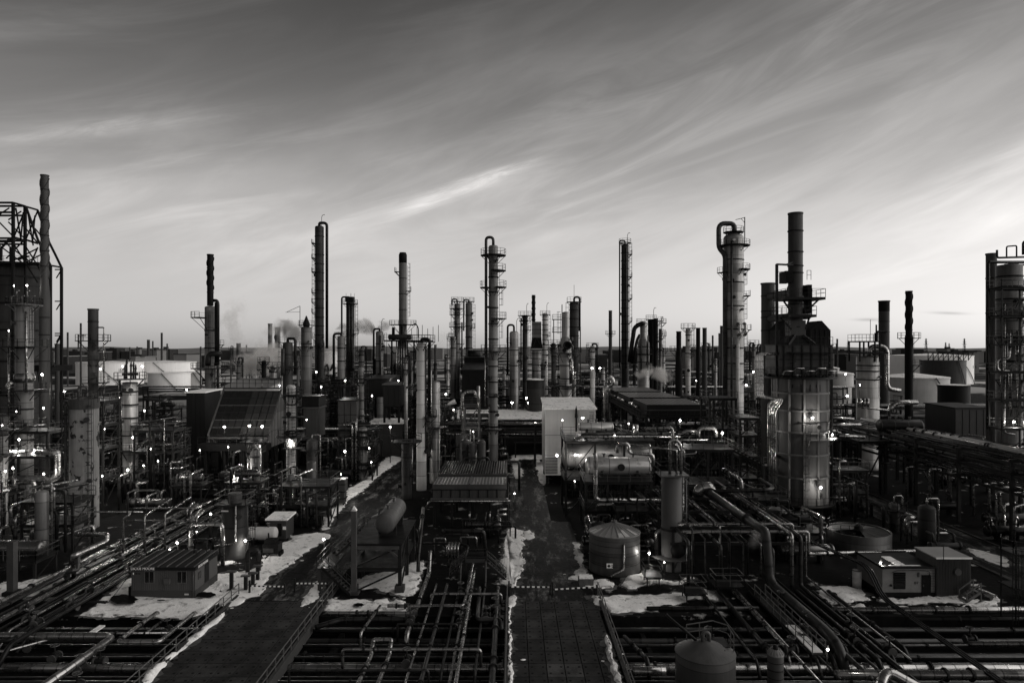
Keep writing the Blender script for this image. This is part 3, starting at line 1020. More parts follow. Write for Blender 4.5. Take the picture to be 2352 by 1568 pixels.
def hvessel(label, p, q, r, mt='clad', name='horizontal_drum', cat='drum', saddle_z=None, bands=True, nozz=2, man=True, group=None, seams=True):
    p, q = Vector(p), Vector(q)
    base = Vector((p.x, p.y, 0))
    t = thing(name, label, cat, base, group)
    a, b = p - base, q - base
    MB().vessel(a, b, r, 24, 0.45).build('shell', mt, t)
    d = (b - a).normalized()
    L_ = (b - a).length
    if seams:
        for k in (0.0, 0.33, 0.66, 1.0):
            c = a + d * (L_ * k)
            MB().spin([(r * 1.0, -0.04), (r * 1.012, -0.035), (r * 1.012, 0.035), (r * 1.0, 0.04)], c, d, 24).build('girth_band', 'steel_light', t)
    if saddle_z is not None:
        side = Vector((-d.y, d.x, 0))
        for k in (0.2, 0.8):
            c = a + d * (L_ * k)
            mb = MB()
            e = Vector((c.x, c.y, saddle_z))
            mb.extr([(-r * 0.85, 0), (r * 0.85, 0), (r * 0.9, c.z - saddle_z - r * 0.25), (-r * 0.9, c.z - saddle_z - r * 0.25)], e - d * 0.15, side, (0, 0, 1), d * 0.3)
            mb.build('saddle', 'steel', t)
    for i in range(nozz):
        c = a + d * (L_ * (0.25 + 0.5 * i / max(1, nozz - 1)))
        MB().cyl(c + Vector((0, 0, r * 0.9)), c + Vector((0, 0, r + 0.4)), 0.14, n=10).cyl(c + Vector((0, 0, r + 0.36)), c + Vector((0, 0, r + 0.46)), 0.24, n=10).build('nozzle', 'steel_light', t)
    if man:
        c = a + d * (L_ * 0.52)
        n_ = Vector((d.y, -d.x, 0))
        if n_.y > 0: n_ = -n_
        if abs(d.y) < 0.5:
            MB().cyl(c + n_ * (r * 0.9), c + n_ * (r + 0.25), 0.4, n=16).spin([(0.38, 0), (0.48, 0.0), (0.48, 0.1), (0.001, 0.1)], c + n_ * (r + 0.25), n_, 16, smooth=False).build('manway', 'steel', t)
    return t

def exchanger(label, x, y, z, L_, r, axis='x', mt='clad_dark', group=None):
    d = Vector((1, 0, 0)) if axis == 'x' else Vector((0, 1, 0))
    t = thing('heat_exchanger', label, 'exchanger', (x, y, 0), group)
    a = Vector((0, 0, z)) - d * L_ / 2
    b = Vector((0, 0, z)) + d * L_ / 2
    MB().vessel(a, b, r, 16, 0.3).build('shell', mt, t)
    for k in (0.04, 0.2, 0.96):
        c = a.lerp(b, k)
        MB().spin([(r * 0.99, -0.08), (r * 1.16, -0.08), (r * 1.16, 0.08), (r * 0.99, 0.08)], c, d, 16, smooth=False).build('flange', 'steel', t)
    for k in (0.12, 0.8):
        c = a.lerp(b, k)
        MB().tube([c + Vector((0, 0, r * 0.8)), c + Vector((0, 0, r + 0.9)), c + Vector((0, 0, r + 0.9)) + Vector((d.y, d.x, 0)) * 1.2], 0.14, 8).build('nozzle_pipe', mt, t)
    side = Vector((-d.y, d.x, 0))
    for k in (0.28, 0.75):
        c = a.lerp(b, k)
        MB().extr([(-r * 0.7, 0), (r * 0.7, 0), (r * 0.8, z - r * 0.3), (-r * 0.8, z - r * 0.3)], Vector((c.x, c.y, 0)) - d * 0.12, side, (0, 0, 1), d * 0.24).build('saddle', 'concrete_dark', t)
    return t

def rack(label, x0, x1, ys, levels, axis='y', name='pipe_rack', mt='steel', col=0.3, group=None):
    """bents across x0..x1 at each y in ys (axis y), or across y=x0..x1 at each x in ys (axis x)"""
    if axis == 'y':
        base = Vector(((x0 + x1) / 2, ys[0], 0))
        P = lambda u, s_, z: Vector((u, s_, z)) - base
    else:
        base = Vector((ys[0], (x0 + x1) / 2, 0))
        P = lambda u, s_, z: Vector((s_, u, z)) - base
    t = thing(name, label, 'pipe rack', base, group)
    zt = max(levels)
    for s_ in ys:
        for u in (x0, x1):
            MB().beam(P(u, s_, 0), P(u, s_, zt), col).build('column', mt, t)
        for z in levels:
            MB().beam(P(x0 - 0.3, s_, z - 0.15), P(x1 + 0.3, s_, z - 0.15), col * 0.8, col).build('beam', mt, t)
    for z in levels:
        for u in (x0, x1):
            MB().beam(P(u, ys[0], z - 0.5), P(u, ys[-1], z - 0.5), col * 0.6, col * 0.8).build('strut', mt, t)
    return t

def cone_tank(label, x, y, r, h, rise, mt='tank_alu', name='storage_tank', roof='roof_light', z0=0.0, ribs=0, n=32, seams=0, group=None):
    t = thing(name, label, 'tank', (x, y, z0), group)
    MB().spin([(r, 0), (r, h)], n=n).build('shell', mt, t)
    rf = MB().spin([(r * 1.015, h - 0.06), (r * 1.015, h + 0.02), (0.02, h + rise)], n=n, smooth=False).build('roof', roof, t)
    if ribs:
        mb = MB()
        for i in range(ribs):
            a = 2 * PI * i / ribs
            mb.beam((r * math.cos(a), r * math.sin(a), h + 0.05), (0.3 * math.cos(a), 0.3 * math.sin(a), h + rise), 0.05)
        mb.build('rib', roof, rf)
    for k in range(seams):
        MB().ring(h * (k + 1) / (seams + 1), r * 0.998, r * 1.006 + 0.01, 0.05, n=n).build('weld_seam', 'steel', t)
    return t

# ------------------------------------------------------------------ columns and stacks against the sky
def lv(a, b, n):
    return [a + (b - a) * i / (n - 1) for i in range(n)]
tower('tall dark slender column with davit hook, black downcomer on its furnace-facing side', 733.6, 200, 522, 20, 'tower_dark', rings=[544, 586, 607, 627, 647, 668, 687, 708, 729, 749, 770],
      plats=[(559, 150, 215, 1.0), (593, 150, 215, 1.0), (624, 150, 215, 1.0), (672, 150, 215, 1.0), (694, 150, 215, 1.0), (717, 150, 215, 1.0), (774, 140, 220, 1.2)],
      ladders=[(180, 790, 560)], top_pipe=(0, 0.42, 512, 800, 0.5, 'pipe_black'), davit=True, nozzles=3, dome=0.35)
def crown_units(t, Rr, Rt, Zt, zz):
    pl = platform(t, Zt - 0.3, Rr, Rr + 0.9)
    MB().box(-Rr * 1.1, Rr * 0.9, -Rr * 0.8, Rr * 0.8, Zt + 0.2, Zt + 1.6).build('head_box', 'steel_dark', t)
    for i in range(4):
        a = i * 1.7
        MB().beam((math.cos(a) * Rr, math.sin(a) * Rr, Zt), (math.cos(a) * Rr, math.sin(a) * Rr, Zt + 2.6), 0.06).build('vent_pipe', 'steel_dark', t)
tower('dark ribbed column with boxy railed crown and thin pipe standing off it', 804.7, 190, 695, 19, 'tower_dark', rings=[760, 800, 832], plats=[(765, -40, 60, 1.2), (845, -160, 60, 1.2)],
      ladders=[(20, 850, 700)], top_pipe=(180, 0.24, 682, 775, 1.0, 'pipe_black'), pipes=[(-90, 0.02, 0.25, 700, 850, 'pipe_grey'), (-60, 0.02, 0.2, 700, 850, 'pipe_grey'), (-120, 0.02, 0.2, 700, 850, 'pipe_grey')], extra=crown_units, dome=0.2)
tower('short grey column with black arched overhead pipe beside ribbed column', 784, 165, 775, 17.7, 'tower', rings=[800, 830], plats=[(772, 20, 160, 1.0)], ladders=[(-20, 870, 775)],
      top_pipe=(180, 0.30, 766, 866, 0.6, 'pipe_black'), nozzles=3)
tower('grey column with black arched pipe between ribbed column and sooty-tipped stack', 872, 180, 764, 17.4, 'tower', rings=[790, 830], ladders=[(0, 870, 765)],
      top_pipe=(180, 0.26, 755, 865, 0.3, 'pipe_black'), pipes=[(-70, 0.02, 0.25, 770, 870, 'pipe_grey')], davit=True)
tower('dark column with pale clad relief pipe before the steaming vent tower', 661, 150, 790, 22, 'tower_dark', rings=[815, 850], plats=[(786, 20, 200, 0.9), (841, -60, 60, 1.6)], ladders=[(200, 900, 790)],
      top_pipe=(0, 0.30, 777, 860, 0.3, 'pipe_black'), pipes=[(-115, 0.02, 0.42, 800, 860, 'pipe_grey')])
def vent_head(t, Rr, Rt, Zt, zz):
    MB().spin([(0.8, Zt), (0.9, Zt + 1.0), (0.5, Zt + 2.0), (0.12, Zt + 3.0)], n=12).build('vent_cowl', 'steel_dark', t)
    MB().beam((-Rr - 0.3, 0, Zt), (-Rr - 0.3, 0, Zt + 5.5), 0.12).beam((-Rr - 0.3, 0, Zt + 5.5), (-Rr - 3.6, 0, Zt + 4.0), 0.10).beam((-Rr - 0.3, 0, Zt + 4.0), (-Rr - 4.0, 0, Zt + 3.9), 0.08).build('davit', 'steel_dark', t)
tower('stained vent tower with pointed cowl and triangular davit, wreathed in steam', 703.7, 175, 752, 24, 'tower', rings=[790], plats=[(746, 0, 360, 0.7), (795, 90, 300, 1.4)], extra=vent_head, dome=0.1, ladders=[(-100, 850, 750)])
stack('thinner of two stained stacks standing in drifting steam', 620.5, 260, 743, 9.8, 'stack_stain', flare=(800, 812, 1.5))
stack('thicker of two stained stacks standing in drifting steam', 637.5, 255, 751, 12.5, 'stack_stain', spiral=(760, 805, 1, 9.0))
stack('pale banded stack with black sooty tip above the multi-pipe heater', 925.3, 185, 580, 18.3, 'stack_stain', cap=604, bands=[640, 676, 712, 748], plats=[(624, 150, 210, 1.2), (668, -30, 30, 1.2), (745, 100, 420, 2.6)], ladders=[(0, 745, 610)])
def t970(t, Rr, Rt, Zt, zz):
    platform(t, Zt + 0.4, Rr * 0.9, Rr + 1.5)
    for i in range(6):
        MB().beam((-1.6 + i * 0.9, -0.4, Zt + 0.4), (-1.6 + i * 0.9, -0.4, Zt + 2.6 + (i % 3) * 0.3), 0.08).build('relief_valve', 'steel_dark', t)
tower('pale plain column with railed top deck in front of the multi-pipe heater', 968, 115, 790, 22.8, 'tower_light', rings=[], plats=[(956, -60, 80, 1.8)], ladders=[(10, 1060, 960), (10, 955, 792)], pipes=[(-35, 0.05, 0.1, 795, 1040, 'pipe_black'), (35, 0.4, 0.28, 830, 1050, 'clad')],
      nozzles=3, dome=0.25, extra=t970, top_pipe=(15, 0.25, 778, 960, 0.3, 'pipe_black'))
tower('mottled grey column with clad downpipe just behind the pale plain column', 999, 121, 880, 24, 'tower_alu', plats=[(980, -90, 60, 1.3)], ladders=[(-20, 1060, 890)], pipes=[(-120, 0.1, 0.3, 845, 1030, 'clad')], nozzles=3)
tower('stepped column with many small decks, next to its speckled twin', 1050, 185, 700, 13.5, 'tower', cone=None, rings=[720, 745, 790, 810], plats=[(692, 0, 360, 0.9), (708, 0, 360, 1.3), (722, 90, 360, 1.3), (750, 0, 360, 1.4), (773, 90, 270, 1.6), (789, 0, 180, 1.2)],
      ladders=[(180, 850, 700)], top_pipe=(180, 0.22, 687, 700, 0.4, 'pipe_black'), pipes=[(0, 0.3, 0.2, 740, 860, 'pipe_black')])
tower('lower thick base column with pale pipes at the stepped column foot', 1041, 178, 775, 13, 'tower', rings=[800, 840], plats=[(777, 60, 300, 1.0)], nozzles=2, ladders=[(200, 870, 780)])
tower('speckled column with small looped overhead pipe, next to the stepped column', 1077, 200, 698, 15.5, 'stack_stain', name='distillation_column', rings=[725, 750, 775, 800], plats=[(692, 0, 360, 0.7), (752, -60, 60, 0.9)], ladders=[(0, 820, 700)], top_pipe=(180, 0.22, 688, 760, 0.3, 'pipe_black'), nozzles=6)
# the tall column rising behind the fan cooler at the roadside
tower('tall pale column with five wide railed decks and black looped pipe beside the central road', 1133, 125, 566, 21, 'tower', rings=[638, 673, 708, 745, 780, 842, 878, 912, 946, 980],
      plats=[(586, 0, 360, 1.5), (621, -100, 70, 1.5), (659, -70, 60, 1.6), (660, 120, 240, 1.6), (731, -100, 60, 1.6), (805.5, 100, 260, 1.5), (806, -90, 60, 1.7), (985, 0, 360, 0.8)],
      ladders=[(5, 655, 625), (5, 728, 662), (12, 803, 735)], top_pipe=(185, 0.27, 545, 912, 0.22, 'pipe_grey'), pipes=[(200, 0.6, 0.12, 800, 935, 'clad')], nozzles=8, dome=0.3)
tower('grey domed column with davit beside the tall decked column', 1180.5, 170, 765, 20.5, 'tower_alu', rings=[805, 840], plats=[(786, 120, 240, 0.8)], ladders=[(0, 850, 765)], top_pipe=(180, 0.26, 746, 860, 0.2, 'pipe_black'), davit=True)
tower('slim dark column with two railed decks next to the thin helical stack', 1206, 190, 726, 12, 'tower_dark', rings=[760, 800], plats=[(724, 0, 360, 1.3), (736, 0, 360, 1.0), (757, -60, 60, 1.0)], ladders=[(0, 850, 740)], davit=True, pipes=[(180, 0.2, 0.2, 730, 850, 'pipe_black')])
stack('thin black stack with faint helical fins on a boxy flue', 1225.5, 176, 677.5, 8, 'stack_soot', bottom=740, spiral=(682, 735, 2, 3.0))
def box_flue():
    t = thing('flue_heater', 'square panelled flue over black hopper, under the thin helical stack', 'furnace', (xat(1232.5, 175), 175, 0))
    h = ms(10.5, 175)
    D = 175
    MB().box(-h, h, -h, h, zat(776, D), zat(739, D)).build('flue_box', 'tower', t)
    for row in (745, 757, 766, 776):
        MB().box(-h - 0.05, h + 0.05, -h - 0.05, h + 0.05, zat(row, D) - 0.08, zat(row, D) + 0.08).build('flange', 'steel_dark', t)
    z1, z0 = zat(776, D), zat(800, D)
    k = h * 1.25
    MB().add([(-h, -h, z1), (h, -h, z1), (h, h, z1), (-h, h, z1), (-k, -k, z0), (k, -k, z0), (k, k, z0), (-k, k, z0)], [(0, 1, 2, 3), (4, 5, 1, 0), (5, 6, 2, 1), (6, 7, 3, 2), (7, 4, 0, 3)]).build('hopper', 'stack_soot', t)
    MB().beam((-k * 0.8, -k - 0.05, z0), (0, -h - 0.05, z1), 0.12).beam((k * 0.8, -k - 0.05, z0), (0, -h - 0.05, z1), 0.12).build('brace', 'steel', t)
    q = ms(11, D)
    MB().box(-q * 1.3, q * 1.3, -q * 1.3, q * 1.3, zat(803, D) - 0.2, zat(803, D)).build('deck', 'steel', t)
    MB().spin([(q, 0), (q, zat(803, D) - 0.2)], n=20).build('radiant_shell', 'tower_alu', t)
    for row in (812, 824, 838, 852):
        MB().ring(zat(row, D), q, q + 0.12, 0.2).build('stiffening_ring', 'steel_dark', t)
box_flue()
tower('pale slender column with whip vent beyond the square flue', 1252, 215, 722, 13, 'tower_light', rings=lv(735, 815, 8), plats=[(722, 0, 360, 0.8), (770, -50, 50, 0.8)], ladders=[(0, 820, 725)], davit=True)
def reactor(t, Rr, Rt, Zt, zz):
    platform(t, zz(810), Rr, Rr + 2.0, mt='steel')
    z = zz(793)
    MB().spin([(0.75, 0), (0.75, 0.8), (0.9, 0.8), (0.9, 1.0), (0.55, 1.0), (0.5, 0.3), (0.01, 0.3)], (0.25, -Rr + 0.3, z), (0, -1, 0), 18).build('open_duct', 'steel_dark', t)
    MB().tube([(Rr * 0.4, -Rr - 0.2, zz(814)), (Rr * 0.9, -Rr * 0.8, zz(828)), (Rr * 0.95, -Rr * 0.8, zz(880))], 0.28, 10).build('transfer_pipe', 'clad', t)
    for s_ in (-1, 1):
        MB().tube([(s_ * Rr * 1.05, -0.3, zz(806)), (s_ * Rr * 1.25, -0.3, zz(796)), (s_ * Rr * 0.9, -0.3, zz(790))], 0.14, 8).build('nozzle_pipe', 'tower', t)
tower('bottle-shaped reactor narrowing upward, with round open duct above its ring deck', 1299, 140, 720, 28, 'tower_alu', name='reactor', cat='reactor', cone=(788, 772, 0.62), rings=[840, 870, 893], plats=[(885, 0, 360, 2.2), (888, 30, 200, 1.2)],
      ladders=[(170, 880, 815), (180, 790, 720)], nozzles=5, extra=reactor, pipes=[(15, 0.1, 0.16, 815, 930, 'clad')])
def side_cage(t, Rr, Rt, Zt, zz):
    for i, row in enumerate((733, 762)):
        MB().box(-Rr - 4.2, -Rr - 1.8, -1.5, 1.0, zz(row) - 0.15, zz(row)).rail([(-Rr - 4.1, -1.4, zz(row)), (-Rr - 1.8, -1.4, zz(row)), (-Rr - 1.8, 0.9, zz(row)), (-Rr - 4.1, 0.9, zz(row))], closed=True).build('side_deck', 'steel_dark', t)
    MB().beam((-Rr - 1.9, -1.2, 0), (-Rr - 1.9, -1.2, zz(700)), 0.2).beam((-Rr - 3.9, -1.2, 0), (-Rr - 3.9, -1.2, zz(733)), 0.2).build('support_post', 'steel_dark', t)
    MB().beam((0, 0, Zt + 0.5), (0, 0, Zt + 4.5), 0.08).build('lightning_rod', 'steel_dark', t)
tower('patchwork column of dark and pale plates behind the bottle-shaped reactor', 1318.6, 165, 697, 21, 'tower_dark', rings=[713, 733, 752, 772, 800], plats=[(693, -200, 20, 0.7)], ladders=[(175, 800, 700)], top_pipe=(0, 0.25, 682, 760, 0.0, 'pipe_black'), extra=side_cage, pipes=[(-20, 0.3, 0.14, 750, 900, 'pipe_grey')])
def far_block():
    D = 262
    t = stack('dark isolated stack on a lumpy black base far behind the cooler houses', 1402, D, 713, 8, 'stack_grey', bottom=None, bands=[735, 765])
    MB().box(-3.0, 3.0, -2, 3, 0, 6.5).box(-2.0, 2.2, -1.5, 2, 6.5, 9.5).build('base_block', 'stack_soot', t)
    platform(t, zat(766, D), 0.7, 2.0, R(120), R(420))
far_block()
tower('tall dark slender column with hooked vent near the bent-duct cluster', 1435.5, 190, 563, 17, 'tower_dark', rings=lv(582, 835, 15), plats=[(558, 0, 360, 0.7), (584, -30, 30, 1.0), (635, -30, 30, 1.0), (685, -30, 30, 1.0), (737, -30, 30, 1.0)], ladders=[(0, 840, 565)],
      top_pipe=(180, 0.20, 552.5, 843, 0.25, 'pipe_black'), davit=True, pipes=[(-85, 0.0, 0.12, 570, 840, 'pipe_black')], dome=0.2)
def cluster():
    D = 180
    tower('pale waisted regenerator vessel with swept duct in the dark cluster', 1478, D, 742, 27, 'tower_alu', name='regenerator', cat='vessel', cone=(788, 774, 0.6), rings=[797, 815, 832], plats=[(742, 60, 300, 1.0), (812, 0, 360, 0.8)], nozzles=3, pipes=[(-60, 0.05, 0.2, 770, 850, 'pipe_grey'), (-120, 0.05, 0.2, 790, 850, 'pipe_grey')])
    pipe([at(1478, 742, D - 1), at(1470, 744, D - 1), at(1457, 752, D - 1), at(1450, 800, D - 1), at(1446, 832, D - 1)], ms(5.0, D), 'pipe_black', 'fat black swept duct leaning away from the waisted regenerator', n=12, name='duct')
    pipe([at(1470, 768, D - 2), at(1463, 780, D - 2), at(1452, 835, D - 2)], ms(3.2, D), 'pipe_black', 'thinner black raking duct under the fat swept duct', n=10, name='duct')
    tower('black cylinder with pipe crown in the dark cluster behind the regenerator', 1496, D + 6, 737, 16, 'stack_soot', name='cyclone_vessel', cat='vessel', rings=[760, 790, 812], plats=[(733, 0, 360, 0.6)], ladders=[(-60, 840, 740)], davit=True, nozzles=2)
    tower('square-headed dark column at the edge of the dark cluster', 1506, D + 2, 731, 11, 'stack_soot', name='cyclone_vessel', cat='vessel', rings=[770, 805], plats=[(737, -60, 60, 1.4), (765, -60, 60, 1.4), (800, -60, 60, 1.2)], ladders=[(0, 840, 735)], dome=0.05, nozzles=2)
    tower('narrow grey column with curled vents closing the dark cluster', 1517, D + 8, 757, 8, 'tower', rings=[780, 805], plats=[(741, -90, 90, 1.2), (770, -60, 60, 1.2)], ladders=[(0, 840, 760)], davit=True, nozzles=2)
cluster()
stack('sooty black stack with flared foot beside the pale flat-topped column', 1559, 165, 760.6, 11.2, 'stack_soot', flare=(818, 840, 1.45), bands=[775], plats=[(805, 100, 260, 1.6)])
tower('pale stained column with mushroom platform on top beside the flared sooty stack', 1580.5, 170, 756, 11.5, 'tower_light', rings=[770, 812], plats=[(753, 0, 360, 1.2), (792, -60, 60, 1.4), (812, -60, 60, 1.2)], ladders=[(0, 840, 757)], nozzles=4, dome=0.2)
stack('darker and nearer of the two plain twin stacks', 1603.4, 165, 752.6, 9.6, 'stack_soot')
stack('paler of the two plain twin stacks, nearer the big decked column', 1618.4, 172, 752.6, 9.6, 'stack_grey', bands=[806])
# the big decked column
def t1684(t, Rr, Rt, Zt, zz):
    platform(t, zz(533), 0.6, 2.2)
    q = Rr
    MB().tube([(0.1, -0.2, zz(535)), (0.1, -0.2, zz(514)), (xat(1649, 150) - xat(1684.7, 150), -0.5, zz(514)), (xat(1649, 150) - xat(1684.7, 150), -0.6, zz(571)), (-Rr * 0.98, -0.9, zz(586)), (-Rr * 0.98, -0.9, 0.5)], 0.52, 12, 1.5).build('overhead_line', 'pipe_grey', t)
    MB().beam((Rr + 0.1, -0.6, zz(560)), (Rr + 0.1, -0.6, zz(500)), 0.16).beam((Rr + 0.1, -0.6, zz(501)), (Rr - 1.9, -0.6, zz(506)), 0.12).beam((Rr + 0.1, -0.6, zz(513)), (Rr - 0.7, -0.6, zz(503)), 0.08).build('davit', 'steel_dark', t)
    MB().tube([(-Rr * 0.55, -Rr - 0.25, zz(558)), (-Rr * 0.55, -Rr - 0.25, 1)], 0.25, 8).build('riser_pipe', 'pipe_grey', t)
    for s_, x in ((-1, 0.15), (1, 0.75)):
        MB().tube([(Rr * x, -Rr + 0.3, zz(744)), (Rr * x, -Rr - 0.7, zz(744)), (Rr * x + 0.1, -Rr - 0.8, zz(768)), (Rr * x + 0.1, -Rr + 0.3, zz(770))], 0.33, 10).build('level_bridle', 'clad', t)
    MB().cyl((-Rr * 0.3, -Rr + 0.2, zz(555)), (-Rr * 0.3, -Rr - 0.5, zz(555)), 0.3).build('manway', 'white_wall', t)
    MB().tube([(Rr * 0.05, -Rr - 0.3, zz(790)), (Rr * 0.05, -Rr - 0.3, 1)], 0.42, 8).build('riser_pipe', 'tower_light', t)
tower('big domed column with railed decks, hooked crane arm and grey pipe loop', 1684.7, 150, 548, 45.3, 'tower_alu', rings=[598.6, 650, 704, 757, 800, 835, 870], plats=[(564, 0, 360, 1.35), (619, -75, 25, 1.35), (626, 165, 225, 1.3), (679, -30, 40, 1.4), (757, -40, 40, 1.6)],
      ladders=[(5, 676, 622), (5, 755, 682), (0, 870, 760)], nozzles=9, dome=0.55, extra=t1684)
# back of the furnace
stack('grey flue column linked by ducts to the big furnace stack', 1764, 112, 650, 30, 'stack_grey', bands=[681, 716, 730, 760], ladders=[(-60, 790, 700)])

# far left: big drum in a trussed derrick, spiral stack, lit column
stack('tallest stack, finned in a long helix, beside the trussed derrick', 102.6, 125, 402, 16.5, 'stack_grey', spiral=(410, 640, 3, 9.0), flare=(648, 684, 1.32), bands=[437, 472, 507, 542, 578, 613, 730, 770, 830, 900], ladders=[])
def derrick():
    D = 132
    y0, y1 = 131.0, 134.2
    t = thing('drum_derrick', 'trussed steel derrick rising over the blackened coke drum', 'derrick', (xat(40, D), 137, 0))
    o = Vector(t.location)
    P = lambda px, py, y: Vector((xat(px, D), y, zat(py, D))) - o
    for y in (y0, y1):
        for px, py in ((-45, 472), (39, 468)):
            MB().beam(P(px, py, y), Vector((P(px, py, y).x, y - o.y, 0)), 0.45).build('leg', 'steel_dark', t)
        for py in (468, 490, 549, 557, 604):
            MB().beam(P(-45, py, y), P(39, py, y), 0.35).build('girder', 'steel_dark', t)
        for a, b in (((39, 469), (68, 477)), ((68, 477), (95, 552)), ((39, 545), (95, 562)), ((39, 550), (68, 480)), ((109, 580), (124, 611)), ((95, 552), (109, 580)), ((0, 505), (39, 545)), ((0, 500), (30, 480)), ((39, 545), (-5, 590)),
                     ((39, 560), (95, 650)), ((39, 600), (95, 572)), ((45, 480), (58, 560)), ((62, 490), (56, 555)), ((62, 520), (95, 560)), ((0, 560), (60, 605)), ((-45, 600), (0, 545)), ((95, 570), (80, 605))):
            MB().beam(P(*a, y), P(*b, y), 0.32 if a[0] in (68, 109) or b == (109, 580) else 0.2).build('brace', 'steel_dark', t)
        MB().beam(P(124, 611, y), Vector((P(124, 611, y).x, y - o.y, 0)), 0.42).build('leg', 'steel_dark', t)
        for py in (616, 690, 765, 770):
            MB().beam(P(124, py, y), P(109, py + 0, y), 0.22).beam(P(124, py, y), P(112, py + 20, y), 0.16).build('outrigger', 'steel_dark', t)
    for px, py in ((39, 468), (68, 477), (39, 549), (124, 611), (-45, 472)):
        MB().beam(P(px, py, y0), P(px, py, y1), 0.3).build('girder', 'steel_dark', t)
    # service deck at the drum top
    MB().box(P(-60, 0, y0).x, P(95, 0, y0).x, y0 - o.y, y1 - o.y, zat(603, D) - 0.3, zat(603, D)).build('deck', 'steel_dark', t)
    MB().rail([P(-60, 603, y0), P(95, 603, y0)], 1.2).build('railing', 'steel', t)
    MB().beam(P(50, 597, y0), P(74, 590, y0), 0.5, 0.25).beam(P(10, 600, y0), P(10, 570, y0), 0.5).beam(P(34, 602, y0), P(34, 570, y0), 0.4).build('hoist', 'steel_dark', t)
    # dark skirt deck
    MB().box(P(79, 0, y0).x, P(150, 0, y0).x, y0 - o.y - 3, y1 - o.y, zat(851, D), zat(838, D)).build('lower_deck', 'stack_soot', t)
    MB().rail([P(79, 838, y0 - 3), P(152, 838, y0 - 3)], 1.2).build('railing', 'steel', t)
    for a, b in (((152, 838), (124, 880)), ((124, 880), (124, 990)), ((140, 850), (115, 990)), ((115, 850), (140, 990))):
        MB().beam(P(*a, y0 - 2.5), P(*b, y0 - 2.5), 0.2).build('brace', 'steel', t)
    d = thing('coke_drum', 'huge blackened drum with pale heat stain, standing inside the derrick', 'drum', (xat(36, 137), 137.5, 0))
    Rr = ms(60, 137)
    MB().spin([(Rr, 0), (Rr, zat(606, 137)), (Rr * 0.9, zat(606, 137) + 0.01), (0.1, zat(604, 137) + 0.3)], n=32).build('shell', 'tower_dark', d)
    for row in (640, 700, 760, 830, 900):
        MB().ring(zat(row, 137), Rr * 0.99, Rr + 0.15, 0.3, n=32).build('stiffening_ring', 'steel_dark', d)
    platform(d, zat(640, 137), Rr, Rr + 1.6, R(-130), R(-90))
    platform(d, zat(700, 137), Rr, Rr + 1.6, R(-140), R(-95))
derrick()
def t55(t, Rr, Rt, Zt, zz):
    platform(t, Zt + 0.3, 0.4, ms(36, 105) , mt='steel_light')
    for i in range(5):
        x = -1.6 + i * 0.8
        MB().tube([(x, -0.5, Zt + 0.3), (x, -0.5, Zt + 1.6 + (i % 2) * 0.8), (x + 0.4, -0.5, Zt + 1.6 + (i % 2) * 0.8)], 0.09, 6).build('vent_pipe', 'clad', t)
    z = zz(870)
    MB().spin([(Rr * 1.02, z - 0.5), (Rr * 1.22, z - 0.15), (Rr * 1.22, z + 0.3), (Rr * 1.02, z + 0.9)], n=24).build('collar', 'clad', t)
    MB().box(-Rr * 0.9, Rr * 0.9, -Rr - 0.4, -Rr - 0.3, zz(1034), zz(1030)).build('glow_band', 'lit_soft', t)  # emissive band across the column front
tower('lamp-lit pale column with wide railed crown in front of the blackened drum', 56, 105, 704, 36, 'tower', rings=[800, 940, 1010], plats=[(795, -150, 30, 2.0), (770, 150, 200, 1.2), (894, -80, 40, 1.7), (904, 120, 230, 2.2), (976, -80, 40, 1.7)], ladders=[(-120, 890, 800), (-20, 790, 710), (-110, 975, 900), (-30, 1030, 980)],
      pipes=[(-45, 0.1, 0.16, 715, 900, 'clad'), (-140, 0.6, 0.14, 760, 1000, 'clad')], nozzles=6, extra=t55)
tower('short lit vessel with ring deck at the very edge of the view below the drum', 4, 92, 955, 24, 'tower', name='vertical_vessel', cat='vessel', rings=[1000, 1050], plats=[(951, 0, 360, 1.4), (985, -80, 40, 1.7), (1040, -80, 40, 1.4)], ladders=[(-60, 1080, 960)], nozzles=4)
stack('short plain stack with dark rim just beyond the derrick leg', 132, 150, 789, 11, 'stack_grey')
def t214(t, Rr, Rt, Zt, zz):
    platform(t, zz(782), Rr, Rr + 2.0)
    platform(t, zz(878), Rr, Rr + 1.8, R(-100), R(60))
    platform(t, zz(824), Rr, Rr + 1.5, R(-80), R(20))
    for px_, rt, rb in ((-1.0, 770, 800), (0.9, 752, 905)):
        MB().tube([(px_ * (Rr + 1.6), -0.4, zz(rb)), (px_ * (Rr + 1.6), -0.4, zz(rt)), (px_ * (Rr + 0.3), -0.4, zz(rt))], 0.13, 8).build('riser_pipe', 'clad', t)
    for row in (797, 862, 912):
        MB().cyl((0.5, -Rr + 0.1, zz(row)), (0.6, -Rr - 0.5, zz(row)), 0.6, n=16).build('manway', 'steel', t)
stack('grey stack-topped column with valve-crowded deck near the white tanks', 214, 125, 709, 21.5, 'tower_dark', bands=[740, 800, 840], name='distillation_column')
t214(bpy.data.objects[-1] if False else [o for o in bpy.data.objects if o.get('label', '').startswith('grey stack-topped')][0], ms(21.5, 125) / 2, 0, zat(709, 125), lambda row: zat(row, 125))
def peel(t, Rr, Rt, Zt, zz):
    MB().rail([(-Rr - 1.0, -0.8, Zt), (Rr + 0.6, -0.8, Zt)], 1.3).build('railing', 'steel_dark', t)
    MB().ring(Zt - 0.9, Rr * 0.98, Rr * 1.05, 1.3, n=24).build('insulation_cap', 'concrete', t)
    MB().tube([(-0.4, -Rr * 0.3, Zt), (-0.4, -Rr * 0.3, Zt + 2.0), (0.8, -Rr * 0.3, Zt + 2.0)], 0.16, 8).build('vent_pipe', 'steel_light', t)
